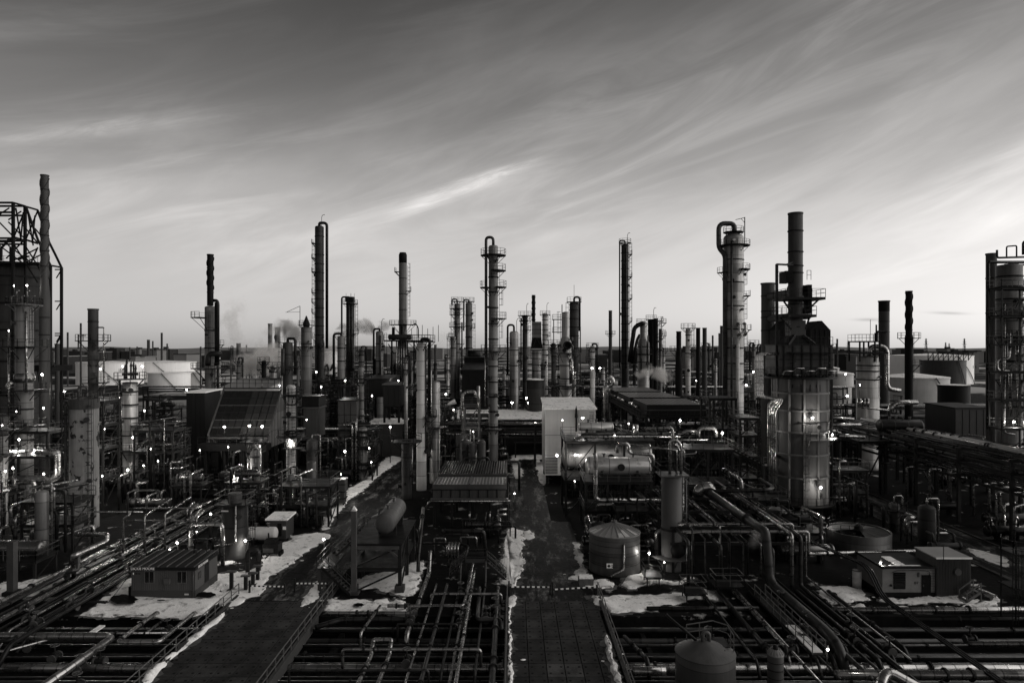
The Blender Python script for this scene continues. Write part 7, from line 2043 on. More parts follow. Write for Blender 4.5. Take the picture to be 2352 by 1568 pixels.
# pipework on and around the lit drums
def drum_pipes():
    D = 87
    pipe([at(1366, 1040, D), at(1368, 1048, D), at(1368, 1143, D), at(1376, 1148, D), at(1519, 1148, D)], 0.28, CL, 'fat clad pipe dropping past the bright drum and running along below it', n=12, bend=0.7)
    pipe([at(1372, 1162, D - 1), at(1376, 1158, D - 1), at(1404, 1158, D - 1), at(1407, 1154, D - 1)], 0.2, CL, 'short hanging clad pipe beneath the long one under the drum', n=10)
    pipe([at(1418, 1040, 91), at(1418, 1018, 91), at(1444, 1018, 91), at(1444, 1040, 91), at(1500, 1043, 91), at(1500, 1070, 91)], 0.25, CL, 'clad pipe looped square above the bright drum', n=10)
    pipe([at(1310, 1014, 98), at(1330, 1003, 98), at(1562, 1003, 98)], 0.2, CL, 'long clad pipe along the railing of the upper exchanger deck', n=10)
    pipe([at(1335, 1000, 99), at(1345, 996, 99), at(1552, 996, 99)], 0.24, CD, 'second long pipe behind the upper deck railing pipe', n=10)
    pipe([at(1480, 984, 97), at(1545, 982, 97), at(1545, 1000, 97), at(1545, 1060, 97)], 0.22, CL, 'clad pipe bending down at the end of the upper exchanger deck', n=10)
    pipe([at(1604, 1006, 98), at(1604, 983, 98), at(1644, 983, 98), at(1644, 1003, 98)], 0.27, CL, 'bright staple-shaped pipe on the railed pipe deck', n=12, bend=0.7)
    pipe([at(1570, 996, 99), at(1575, 990, 99), at(1600, 990, 99)], 0.24, CL, 'stubby clad pipe lying beside the staple-shaped pipe', n=10)
    pipe([at(1562, 1055, 97), at(1562, 1010, 97), at(1625, 1010, 97)], 0.12, CL, 'thin bright pipe edging the railed pipe deck', n=8)
    pipe([at(1470, 1029, 93), at(1562, 1029, 93), at(1572, 1036, 93), at(1572, 1065, 93)], 0.11, CL, 'thin bright pipe leading off the bright drum end', n=8)
    pipe([at(1561, 1070, 94), at(1561, 1044, 94), at(1598, 1041, 94), at(1599, 1036, 94)], 0.10, CL, 'thin crooked pipe under the railed pipe deck', n=8)
    pipe([at(1460, 1000, 96), at(1460, 975, 96)], 0.42, CL, 'pale funnel-topped vent standing on the upper exchanger deck', n=12)
    pipe([at(1395, 900, 128), at(1395, 888, 128), at(1408, 880, 128), at(1405, 868, 128), at(1395, 866, 128)], 0.5, CL, 'bright swan-neck vent beside the long cooler', n=12, bend=1.0)
    pipe([at(1391, 965, 128), at(1391, 890, 128), at(1396, 886, 128)], 0.5, CL, 'tall clad riser under the swan-neck vent', n=12)
    pipe([at(1602, 1135, 86), at(1608, 1120, 86), at(1630, 1118, 86), at(1632, 1130, 86)], 0.7, CL, 'fat bright elbow where the steamy pipe begins', n=14, bend=0.9)
    pipe([at(1660, 1078, 90), at(1700, 1100, 84), at(1704, 1112, 84), at(1704, 1125, 84)], 0.24, CL, 'slanting clad pipe coming down to the pipe rack from the furnace', n=10)
    pipe([at(1640, 1128, 84), at(1768, 1124, 84), at(1775, 1118, 86), at(1745, 1100, 92)], 0.24, CD, 'dull pipe hooking round below the furnace bundle', n=10)
    for i in range(6):
        pipe([(20.5 + i * 1.3, 103, 3.0 + 0.2 * (i % 3)), (22.5 + i * 1.3, 84, 3.0 + 0.2 * (i % 3))], 0.12 + 0.03 * (i % 3), (CD, PG, PB)[i % 3], '%s pipe slanting under the railed pipe deck' % ORD[i], 'pipes under the railed deck')
drum_pipes()
# multi-pipe heater under the sooty-tipped stack
def heater():
    D = 184
    t = thing('pipe_heater', 'open heater of many parallel upright pipes under the sooty-tipped stack', 'heater', (xat(925, D), D, 0))
    X = t.location.x
    zz = lambda r: zat(r, D)
    MB().box(xat(886, D) - X, xat(992, D) - X, -3, 3, zz(784), zz(781)).build('deck', 'steel_dark', t)
    MB().rail([(xat(886, D) - X, -3, zz(781)), (xat(992, D) - X, -3, zz(781))], 1.4, 0.09).build('railing', 'steel_dark', t)
    MB().vessel((xat(896, D) - X, -1, zz(774)), (xat(944, D) - X, -1, zz(774)), ms(6.5, D), 16).build('header_drum', 'tower_dark', t)
    for i in range(10):
        px = 914 + i * 2.7
        MB().tube([(xat(px, D) - X, -2.2 + 0.5 * (i % 2), zz(783)), (xat(px, D) - X, -2.2 + 0.5 * (i % 2), zz(882))], 0.12 if i % 3 else 0.17, 8).build('upright_pipe', 'pipe_grey' if i % 2 else 'clad', t)
    for px in (900, 951, 962):
        MB().beam((xat(px, D) - X, 0, 0), (xat(px, D) - X, 0, zz(784)), 0.4).build('leg', 'steel_dark', t)
    for a, b in (((895, 790), (908, 812)), ((951, 880), (962, 845)), ((962, 880), (951, 845)), ((951, 845), (962, 815)), ((951, 815), (965, 790))):
        MB().beam((xat(a[0], D) - X, -2, zz(a[1])), (xat(b[0], D) - X, -2, zz(b[1])), 0.25).build('brace', 'steel_dark', t)
    MB().tube([(xat(948, D) - X, -1, zz(748)), (xat(955, D) - X, -1, zz(742)), (xat(962, D) - X, -1, zz(752)), (xat(962, D) - X, -1, zz(775))], 0.15, 8, 1.5).build('vent_hook', 'pipe_black', t)
    MB().beam((xat(905, D) - X, -1, zz(781)), (xat(905, D) - X, -1, zz(752)), 0.7).beam((xat(924, D) - X, -1, zz(770)), (xat(924, D) - X, -1, zz(750)), 0.5).build('vent_pipe', 'stack_soot', t)
heater()

# east rack beyond the third road
def east_rack():
    ys = [74, 84, 94, 104, 114, 124]
    rack('tall braced pipe rack beyond the third road', 61.5, 70.0, ys, [6.6, 8.6, 10.2], 'y', col=0.4)
    r_ = random.Random(31)
    for lvl, (z, nm) in enumerate(((6.6, 'lowest'), (8.6, 'middle'), (10.2, 'top'))):
        x = 62.2
        for i in range(7):
            r = 0.3 if (lvl == 2 and i in (3, 4)) else r_.choice((0.12, 0.16, 0.2))
            mt = 'clad_bright' if (lvl == 2 and i in (3, 4)) else r_.choice((CD, PG, PB, CD))
            pipe([(x, 128, z + r), (x, 64, z + r)], r, mt, '%s pipe on the %s tier of the tall braced rack, %s from the third road' % ({'clad_bright': 'bright', CD: 'dull', PB: 'black', PG: 'grey'}[mt], nm, ORD[i]), 'pipes on the tall braced rack', n=8)
            x += 1.1
    for i, y in enumerate((84, 94, 104)):
        pass
    # risers and loops below the rack
    for i in range(16):
        x = 59.8 + r_.uniform(0, 7)
        y = 80 + i * 2.1
        zt = r_.uniform(3, 6.4)
        pipe([(x, y, 0.1), (x, y, zt), (x + r_.uniform(1, 4), y + r_.uniform(-0.5, 2), zt)], r_.choice((0.14, 0.18, 0.22)), r_.choice((CL, CL, CD)), '%s clad riser below the tall braced rack, counted from the near end' % ORD[i], 'risers below the tall rack', n=9)
    for i, (x, y, z, L_, r) in enumerate(((62.5, 77, 1.3, 5.5, .7), (69, 73, 1.4, 7, .8), (61.5, 85, 1.2, 5, .6), (66, 91, 1.3, 6, .7), (61.5, 98, 1.3, 5, .6), (68, 80.5, 3.4, 6, .55))):
        exchanger('%s dim exchanger in the yard beyond the third road, counted from the nearest' % ORD[i], x, y, z, L_, r, 'x', CD, 'exchangers beyond the third road')
    # table-top structure with a long drum
    steel_frame('black table frame carrying a long drum, beside the helical ring-deck stack', xat(1975, 112), xat(2150, 112), 112, 121, [8.6], 4, 2, 0.4, rails=True)
    hvessel('long grey drum with flanged joints on the black table frame', (xat(2020, 114), 114, 11.0), (xat(2112, 114), 114, 11.0), 0.95, PG, saddle_z=8.7, man=False, nozz=4)
    pipe([at(2042, 944, 112), at(2050, 930, 112), at(2062, 924, 112), at(2106, 924, 112)], 0.42, CL, 'bright fat pipe over the long drum', n=12, bend=1.0)
    for i, (a, b, r) in enumerate((((1910, 958), (1960, 962), .2), ((1905, 975), (1975, 975), .3), ((1925, 1000), (1985, 1004), .3), ((1980, 935), (2040, 942), .18), ((1900, 985), (1930, 995), .26))):
        pipe([at(*a, 108), at(*b, 110)], r, CL, '%s bright pipe between furnace and table frame' % ORD[i], 'pipes between furnace and table frame', n=9)
    for i, px in enumerate((1974, 1984, 1992)):
        pipe([at(px, 935, 111), at(px, 915, 111)], 0.3, CL, '%s upright clad can on the table frame corner' % ORD[i], 'clad cans on the table frame', n=10)
    shed('brick_substation', 'dark house with pale upper bays behind the tall braced rack', xat(2195, 135), xat(2275, 135), 135, 145, 0, zat(938, 135), zat(936, 135), 'cladding', 'roof_dark', 1.15, rib_mat='stack_soot')
east_rack()
def edge_scaffold():
    D = 60
    x = xat(2318, D)
    t = thing('scaffold_stair', 'dark scaffold with curved rail at the very edge beside the third road', 'scaffold', (x + 1.2, D, 0))
    for a, b in ((-1.2, -0.8), (-1.2, 1.0), (1.4, -0.8), (1.4, 1.0)):
        MB().beam((a, b, 0), (a, b, 7.2), 0.10).build('post', 'steel_dark', t)
    for z in (3.0, 6.0):
        MB().box(-1.4, 1.6, -1.0, 1.2, z, z + 0.12).build('deck', 'steel_dark', t)
    MB().ring_rail(6.1, 1.7, a0=R(120), a1=R(300)).build('railing', 'steel', t)
    MB().ladder(-1.3, -0.9, 0, 6.2, 0, -1).build('ladder', 'steel_dark', t)
    r = thing('ramp_wall', 'concrete ramp wall with railing where the third road meets the trench', 'wall', (49.6, 58, 0))
    MB().add([(-0.3, -8, T_Z), (0.3, -8, T_Z), (0.3, 8, 0), (-0.3, 8, 0), (-0.3, -8, 0.1), (0.3, -8, 0.1), (0.3, 8, 0.9), (-0.3, 8, 0.9)], [(3, 2, 1, 0), (4, 5, 6, 7), (0, 1, 5, 4), (1, 2, 6, 5), (2, 3, 7, 6), (3, 0, 4, 7)]).build('wall', 'concrete', r)
    MB().rail([(0, -8, 0.1), (0, 8, 0.9)], 1.0, 0.06).build('railing', 'rail_paint', r)
edge_scaffold()

# ------------------------------------------------------------------ dense process blocks
ITEMS = []
def keep(zone, kind, y, o):
    ITEMS.append((zone, kind, y, o))
    return o
PSPEC = []
def riser_loop(x, y, z, w, r, mt, rr):
    k = rr.random()
    if k < 0.4:
        pts = [(x, y, 0.1), (x, y, z), (x + w, y, z), (x + w, y, 0.1)]
    elif k < 0.7:
        pts = [(x, y, 0.1), (x, y, z), (x, y + w, z), (x, y + w, z * 0.4)]
    else:
        pts = [(x, y, z * 0.3), (x, y, z), (x + w * 0.6, y, z), (x + w * 0.6, y + w, z)]
    return pts, r, mt
def block(zone, x0, x1, y0, y1, seed, nf, ne, nv, nl, hmax=9.0, avoid=(), bright=0.4):
    rr = random.Random(seed)
    def spot(m_=1.0):
        for _ in range(40):
            x, y = rr.uniform(x0, x1), rr.uniform(y0, y1)
            if all(not (a - m_ < x < b + m_ and c - m_ < y < d + m_) for a, b, c, d in avoid):
                return x, y
        return None
    pm = lambda: CL if rr.random() < bright else rr.choice((CD, PG, PB))
    for _ in range(nf):
        s_ = spot(3)
        if not s_: continue
        x, y = s_
        w, d = rr.uniform(3.5, 7), rr.uniform(3, 5)
        lvls = [rr.uniform(2.8, 4.2)]
        while lvls[-1] < hmax - 2.5 and rr.random() < 0.75:
            lvls.append(lvls[-1] + rr.uniform(2.4, 3.4))
        f = steel_frame('', x - w / 2, x + w / 2, y - d / 2, y + d / 2, lvls, rr.choice((2, 3)), 2, 0.24)
        keep(zone, 'steel_frame', y, f)
        for z in lvls:
            if rr.random() < 0.7:
                L_ = w * 0.7
                q = hvessel('', (x - L_ / 2, y, z + 1.0), (x + L_ / 2, y, z + 1.0), rr.uniform(0.4, 0.75), pm(), name='heat_exchanger', cat='exchanger', saddle_z=z + 0.1, man=False, seams=False)
                keep(zone, 'heat_exchanger', y, q)
            for _k in range(2):
                a = x + rr.uniform(-w / 2, w / 2)
                zz_ = z + rr.uniform(1.0, 2.0)
                PSPEC.append((zone, y - d / 2, [(a, y - d / 2 - 0.4, 0.1), (a, y - d / 2 - 0.4, zz_), (a + rr.uniform(-2, 2), y - d / 2 - 0.4, zz_), (a, y + d / 2, zz_)], rr.uniform(0.09, 0.2), pm()))
    for _ in range(ne):
        s_ = spot(2)
        if not s_: continue
        keep(zone, 'heat_exchanger', s_[1], exchanger('', s_[0], s_[1], rr.uniform(1.0, 1.6), rr.uniform(3.5, 6), rr.uniform(0.4, 0.75), rr.choice('xxy'), pm()))
    for _ in range(nv):
        s_ = spot(1.5)
        if not s_: continue
        h, r = rr.uniform(3, hmax), rr.uniform(0.5, 1.1)
        t = thing('vertical_vessel', '', 'vessel', (s_[0], s_[1], 0))
        MB().vessel((0, 0, 0.9 + r * 0.5), (0, 0, h), r, 16).build('shell', rr.choice(('tower', 'tower_dark', 'tower_dark', 'cladding')), t)
        MB().spin([(r * 0.9, 0), (r * 0.9, 1.2)], n=14).build('skirt', 'concrete_dark', t)
        if rr.random() < 0.6:
            platform(t, h * 0.85, r, r + 1.0, R(rr.uniform(-200, -100)), R(rr.uniform(0, 100)))
            MB().ladder(0, -r - 0.25, 0.3, h * 0.85, 0, -1).build('ladder', 'steel', t)
        MB().tube([(0, 0, h + r * 0.4), (0, 0, h + 1.2), (r + 0.4, 0, h + 1.2), (r + 0.4, 0, 0.3)], 0.12, 8).build('overhead_line', pm(), t)
        keep(zone, 'vertical_vessel', s_[1], t)
    for _ in range(nl):
        s_ = spot(0.8)
        if not s_: continue
        PSPEC.append((zone, s_[1]) + riser_loop(s_[0], s_[1], rr.uniform(1.5, hmax * 0.7), rr.uniform(0.8, 4), rr.choice((0.1, 0.14, 0.18, 0.24)), pm(), rr))
def xrack(zone, y, x0, x1, levels, n, seed, nxs=7):
    rr = random.Random(seed)
    rk = rack('dark cross rack %s' % zone, y - n * 0.32, y + n * 0.32, lv(x0, x1, nxs), levels, 'x', col=0.32)
    for li, z in enumerate(levels):
        for i in range(n):
            r = rr.choice((0.12, 0.16, 0.2, 0.26, 0.3))
            yy = y + (i - (n - 1) / 2) * 0.62
            mt = rr.choice((CD, CD, PG, PB, CL))
            a, b = x0 + rr.uniform(-4, 4), x1 + rr.uniform(-4, 4)
            pipe([(a, yy, z + r), (b, yy, z + r)], r, mt, '%s %s-tier pipe, cross rack %s, %s from near side' % ({CL: 'bright', CD: 'dull', PB: 'black', PG: 'grey'}[mt], ('bottom', 'upper', 'third')[li], zone, ORD[i]), 'pipes on cross racks', n=8)
xrack('behind the roadside fan cooler', 139, -16, 46, [6.4, 8.2], 6, 1)
xrack('behind the slanted cooler', 140, -110, -30, [5.0, 7.0], 5, 2)
xrack('beyond the long dark store', 172, -30, 22, [8.5, 10.5], 5, 3)
xrack('far behind the peeling column', 158, -120, -62, [4.5, 6.5], 5, 4)
xrack('behind the big decked column', 168, 36, 120, [7.0, 9.5], 5, 5)
xrack('far back among the stacks', 205, -110, 100, [9.0, 12.0], 4, 6, 12)
west_keep = [(-50, -37, 60, 130), (-60, -46, 64, 76), (-58, -47, 86, 96)]
block('beside the peeling column', -78, -46, 76, 118, 101, 9, 9, 5, 44, 9, west_keep + [(-78, -66, 98, 112)])
block('between trailer and side road', -37.5, -27.5, 72, 116, 102, 5, 6, 3, 40, 8, [(-37, -29, 64, 74), (-36, -26.5, 76, 90), (-40, -24, 97, 103), (-36, -26, 103, 118)])
block('under the slanted cooler', -58, -27.5, 104, 150, 103, 11, 8, 7, 44, 11, [(-54, -40, 115, 133), (-56, -58, 0, 0), (-35, -26, 103, 112)])
block('between the two roads', -16.8, -1.2, 78, 89.5, 104, 0, 3, 1, 14, 3.6, [(-17, -10, 64, 78)], 0.5)
block('round the tall decked column', -17, -1.5, 110, 150, 105, 8, 6, 6, 40, 11, [(-6, -1, 122, 128), (-19, -11, 112, 124)])
block('behind the cone tank', 9, 17, 77, 87, 106, 1, 3, 1, 14, 5, [(8, 14, 70, 78)])
block('beneath the long cooler', 8, 36, 106, 150, 107, 12, 9, 6, 50, 11, [(5, 15, 117, 131)])
block('at the furnace foot', 31.5, 50, 76, 92, 108, 2, 5, 4, 22, 5, [(36, 47, 77, 101), (35, 46, 64, 72)])
block('between furnace and third road', 45.5, 51, 90, 130, 109, 2, 3, 2, 16, 8, [])
block('beyond the tall braced rack', 72, 100, 72, 130, 110, 7, 7, 5, 30, 9, [(70, 84, 98, 112)])
block('behind the big furnace', 36, 76, 128, 160, 111, 13, 7, 8, 44, 13, [(62, 74, 130, 140)], 0.3)
block('along the far central columns', -60, 20, 160, 215, 112, 20, 6, 10, 60, 15, [(-4, 10, 150, 162), (-14, -4, 158, 190)], 0.3)
block('behind the dark cluster', 20, 100, 160, 235, 113, 20, 6, 10, 50, 15, [], 0.3)
block('far beyond the peeling column', -150, -62, 125, 215, 114, 18, 6, 10, 50, 10, [(-100, -70, 125, 150)], 0.3)
block('far out beyond the last stacks', -95, 90, 238, 330, 115, 24, 0, 8, 30, 17, [], 0.2)
def place_specs():
    have = sum(1 for o in bpy.data.objects if o.name.split('.')[0] == 'pipe')
    PSPEC.sort(key=lambda s_: s_[1] / s_[3])          # the ones that show largest come first
    k = max(0, 296 - have)
    for zone, y, pts, r, mt in PSPEC[:k]:
        keep(zone, 'pipe', y, pipe(pts, r, mt, '', None, 8))
    names = [CL, CD, PB, PG]
    vs_, fs, mi, run = [], [], [], []
    for zone, y, pts, r, mt in PSPEC[k:]:
        mb = MB().tube(pts, r, 6)
        o = len(vs_)
        vs_ += mb.v
        run += mb.run
        fs += [tuple(i + o for i in f) for f in mb.f]
        mi += [names.index(mt)] * len(mb.f)
    me = bpy.data.meshes.new('pipework')
    me.from_pydata(vs_, [], fs)
    for n_ in names:
        me.materials.append(MATS[n_])
    me.polygons.foreach_set('material_index', mi)
    me.polygons.foreach_set('use_smooth', [True] * len(fs))
    me.attributes.new('run', 'FLOAT', 'POINT').data.foreach_set('value', run)
    o = bpy.data.objects.new('pipework', me)
    COL.objects.link(o)
    tag(o, 'maze of small bent pipes filling the far process blocks', 'pipework', None, 'stuff')
place_specs()
def valves():
    body = MB().vessel((-0.28, 0, 0), (0.28, 0, 0), 0.24, 12).mesh('body', 'steel')
    fl = MB().spin([(0.02, -0.05), (0.36, -0.05), (0.36, 0.05), (0.02, 0.05)], (0, 0, 0), (1, 0, 0), 12, smooth=False).mesh('flange', 'steel_light')
    stem = MB().cyl((0, 0, 0.1), (0, 0, 0.95), 0.06, n=8).cyl((0, 0, 0.2), (0, 0, 0.4), 0.16, n=8).mesh('stem', 'steel')
    wheel = MB().tube([(0.32 * math.cos(a), 0.32 * math.sin(a), 0.95) for a in [i * PI / 6 for i in range(13)]], 0.04, 5, 0.01).beam((-0.3, 0, 0.95), (0.3, 0, 0.95), 0.04).beam((0, -0.3, 0.95), (0, 0.3, 0.95), 0.04).mesh('handwheel', 'steel_light')
    rr = random.Random(12)
    sites = [('in the trailer bundle', -47, -39, 56, 92, 0.55, 10), ('between the decks', -9.5, -1.3, 50, 68, 0.35, 9), ('near the railed cone tank', 18, 32, 53, 66, 0.35, 9), ('in the trench below the block hut', 36, 50, 47, 60, -0.5, 7), ('in the trench below the trailer', -44, -28, 48, 60, -0.5, 6), ('on the pipes beyond the third road', 60, 70, 72, 96, 1.0, 6)]
    for zone, x0, x1, y0, y1, z, n in sites:
        pts = sorted([(rr.uniform(y0, y1), rr.uniform(x0, x1)) for _ in range(n)])
        for i, (y, x) in enumerate(pts):
            t = thing('gate_valve', 'handwheel valve %s, %s going away from the viewer' % (zone, ORD[i]), 'valve', (x, y, z), 'handwheel valves', rr.choice((0, PI / 2)))
            for me, dx in ((body, 0), (fl, -0.42), (fl, 0.42), (stem, 0), (wheel, 0)):
                o = bpy.data.objects.new(me.name.split('.')[0], me)
                COL.objects.link(o)
                o.parent = t
                o.location = (dx, 0, 0)
valves()
def slim_columns():
    rr = random.Random(55)
    px, n = 500.0, 0
    while px < 1890:
        D = rr.uniform(150, 330)
        top = rr.uniform(803, 862) if rr.random() < 0.78 else rr.uniform(788, 803)
        w = rr.uniform(6, 13) * 180 / D
        px_ = px
        px += rr.uniform(12, 34)
        X = xat(px_, D)
        if -2 < X < 7 and D < 180:
            continue
        t = tower('slim background column behind the front rows, %s counting away from the derrick' % ((ORD[n] if n < 28 else None) or od3(n)), px_, D, top, max(w, 3.5), rr.choice(('tower', 'tower_dark', 'tower_alu', 'stack_stain', 'stack_soot', 'tower_light')), rings=[top + 14, top + 30],
                  plats=[(top + rr.uniform(0, 3), 0, 360, 0.9)] + [(top + rr.uniform(10, 40), rr.choice((-60, 120)), rr.choice((60, 250)), 1.1)], ladders=[(rr.choice((0, 180)), top + 60, top)],
                  top_pipe=(rr.choice((0, 180)), 0.2, top - rr.uniform(3, 7), top + 60, 0.3, 'pipe_black') if rr.random() < 0.5 else None, nozzles=1, dome=rr.uniform(0.1, 0.6), group='slim background columns')
        n += 1
def od3(i):
    t_, u = divmod(i + 1, 10)
    T = ['', '', 'twenty', 'thirty', 'forty', 'fifty', 'sixty', 'seventy', 'eighty', 'ninety', 'hundred']
    return (T[t_][:-1] + 'ieth') if u == 0 else T[t_] + '-' + ORD[u - 1]
slim_columns()
def label_items():
    groups = {}
    for zone, kind, y, o in ITEMS:
        groups.setdefault((zone, kind), []).append((y, o))
    words_ = {'steel_frame': 'railed steel frame', 'heat_exchanger': 'exchanger shell', 'vertical_vessel': 'small upright vessel', 'pipe': 'bent pipe run'}
    TENS = ['', 'twenty', 'thirty', 'forty', 'fifty', 'sixty', 'seventy']
    def od(i):
        if i < 28: return ORD[i]
        t_, u = divmod(i + 1, 10)
        return (['', '', 'twentieth', 'thirtieth', 'fortieth', 'fiftieth', 'sixtieth', 'seventieth'][t_] if u == 0 else ['', '', 'twenty', 'thirty', 'forty', 'fifty', 'sixty', 'seventy'][t_] + '-' + ORD[u - 1])
    for (zone, kind), L_ in groups.items():
        L_.sort(key=lambda q: q[0])
        for i, (y, o) in enumerate(L_):
            o['label'] = '%s %s, %s going away from the viewer' % (words_[kind], zone, od(i))
            o['group'] = 'process clutter %s' % zone
label_items()

# ------------------------------------------------------------------ tank farms
def far_tank(label, px, D, wpx, top, rise=1.2, mt='white', roof='snow', stair=True, num=None, group='storage tanks'):
    r = ms(wpx, D) / 2
    X = xat(px, D)
    t = cone_tank(label, X, D + r, r, zat(top, D), rise, mt, 'storage_tank', roof, n=48, group=group)
    h = zat(top, D)
    MB().ring(h - 0.5, r * 0.999, r + 0.25, 0.3, n=48).build('wind_girder', mt, t)
    if stair:
        mb = MB()
        n = 14
        for i in range(n):
            a0, a1 = -PI / 2 + 0.1 + i * 0.05, -PI / 2 + 0.1 + (i + 1) * 0.05
            z0, z1 = h * (1 - i / n), h * (1 - (i + 1) / n)
            q = r + 0.5
            mb.beam((q * math.cos(a0), q * math.sin(a0), z0), (q * math.cos(a1), q * math.sin(a1), z1), 0.35, 0.35)
        mb.build('spiral_stair', 'cladding', t)
    if num:
        text(t, num[0], (num[1] * r, -r * math.sqrt(max(0, 1 - num[1] ** 2)) - 0.5, h * num[2]), num[3], (90, 0, 0), 'sign_dark', 'lettering', align='CENTER')
    return t
far_tank('broad white tank with painted numerals beyond the valve-crowned column', 212, 430, 142, 833, 0.8, num=('1558', 0.72, 0.60, 2.0))
far_tank('wide white tank next to the numbered one, brightest by the lamp', 345, 465, 136, 832, 1.0)
far_tank('lower white tank in front of the two wide ones', 366, 380, 92, 857, 0.4)
far_tank('stained white tank partly veiled by steam', 440, 400, 66, 855, 0.6, mt='white_wall')
vt = far_tank('white tank bearing a dark emblem and letters, half hidden by columns', 757, 330, 44, 808, 0.5, stair=False)
vr, vh = ms(22, 330), zat(808, 330)
text(vt, 'VALERO', (0, -vr - 0.35, vh * 0.42), 1.3, (90, 0, 0), 'sign_dark', 'lettering', align='CENTER')
for s_ in (-1, 1):
    MB().extr([(0.0, 0.0), (0.9, 0.0), (2.6 if s_ > 0 else 2.0, 3.4), (1.3 if s_ > 0 else 1.2, 3.4)] if s_ > 0 else [(0.0, 0.0), (-0.7, 0.5), (-1.9, 3.2), (-0.7, 3.4)], (0.0, -vr - 0.35, vh * 0.58), (1, 0, 0), (0, 0, 1), (0, -0.05, 0)).build('emblem', 'sign_dark', vt)
far_tank('low white tank with broad cone lid near the helical ring-deck stack', 2140, 262, 156, 868, 1.6, mt='white_wall')
tk = far_tank('dull grey tank with truss gantry on its rim', 2195, 320, 94, 828, 0.2, mt='cladding', roof='cladding_dark')
h = zat(828, 320)
for i in range(9):
    x = -9.5 + i * 2.4
    MB().beam((x, -4, h), (x, -4, h + 3.6), 0.3).beam((x, -4, h), (x + 2.4, -4, h + 3.6), 0.2).build('gantry_truss', 'steel_dark', tk)
MB().beam((-9.5, -4, h + 3.6), (12.1, -4, h + 3.6), 0.35).build('gantry_chord', 'steel_dark', tk)
far_tank('large white tank behind the gantry tank, numbered near the edge', 2190, 440, 180, 817, 1.4, num=('014', 0.66, 0.55, 2.2))
far_tank('dark small tank with snowy lid before the low white tank', 2212, 235, 66, 885, 0.3, mt='cladding_dark', stair=False)
far_tank('pale lamp-lit tank glimpsed between furnace and stout vessel', 1938, 210, 74, 858, 0.8, mt='white_wall', stair=False)
far_tank('round white-topped tank just past the furnace', 1915, 300, 40, 845, 0.8, mt='white_wall', stair=False)
far_tank('rust-dark tank with bright rim between the square flue and the reactor', 1230, 158, 40, 872, 0.3, mt='tower_dark', stair=False)

# ------------------------------------------------------------------ far works and skyline
for i, (px, top, w, D, lab) in enumerate(((155.5, 763, 4, 420, 'thin far stack standing alone beyond the derrick leg'), (185.6, 742, 4.2, 300, 'thin stack close behind the stack-topped column'), (298, 797, 3.2, 620, 'stubby far flare with black foot'), (315, 796, 3.4, 640, 'knobbly far flare next to the stubby one'), (341, 780, 6.4, 640, 'thickest far column over the white tanks'),
                                    (351, 783, 3.2, 660, 'thin far column touching the thickest one'), (371.5, 764, 4.6, 640, 'tallest far column over the white tanks'), (384, 789, 3.4, 660, 'short far column at the end of the far cluster'), (461, 796, 3.6, 380, 'dark post-like stack left standing by the louvre column'.replace('left ', '')), (548, 788, 10, 330, 'railed far column in the drifting steam'), (566, 792, 3, 420, 'thin far stack in the drifting steam'),
                                    (1000, 791, 6, 420, 'stubby far stack peeking over mid pipework'), (1637, 770, 4, 240, 'lattice-girt thin column behind the twin stacks'), (1652, 765, 4, 250, 'second lattice-girt thin column behind the twin stacks'), (1657, 748, 6, 210, 'narrow column hugging the big decked column'), (1923, 778, 4, 700, 'tiny twin far stack over the flat roofs, thin one'), (1906, 786, 3.2, 700, 'tiny far stack next to the furnace bins'))):
    stack(lab, px, D, top, w, 'stack_grey', bands=[top + 6, top + 14])
def pylon(label, px, D, top):
    h = zat(top, D)
    t = thing('power_pylon', label, 'pylon', (xat(px, D), D, 0), 'far power pylons')
    for a, b in ((-3, -3), (3, -3), (3, 3), (-3, 3)):
        MB().beam((a, b, 0), (a * 0.12, b * 0.12, h), 0.55).build('leg', 'steel_dark', t)
    for k, z in enumerate((h * 0.72, h * 0.84, h * 0.95)):
        MB().beam((-5 + k, 0, z), (5 - k, 0, z), 0.6).build('arm', 'steel_dark', t)
    for k in range(5):
        z0, z1 = h * k / 6, h * (k + 1) / 6
        w0, w1 = 3 * (1 - 0.88 * z0 / h), 3 * (1 - 0.88 * z1 / h)
        MB().beam((-w0, -w0, z0), (w1, -w1, z1), 0.4).build('brace', 'steel_dark', t)
        MB().beam((w0, -w0, z0), (-w1, -w1, z1), 0.4).build('brace', 'steel_dark', t)
for px, D, top, lab in ((1948, 1500, 782, 'lattice pylon on the skyline near the furnace bins'), (2127, 1400, 777, 'lattice pylon on the skyline past the helical ring-deck stack'), (2172, 1800, 786, 'smaller lattice pylon on the skyline over the white tanks'), (2215, 1400, 777, 'lattice pylon on the skyline over the gantry tank'), (2180, 2200, 788, 'faintest lattice pylon on the skyline')):
    pylon(lab, px, D, top)
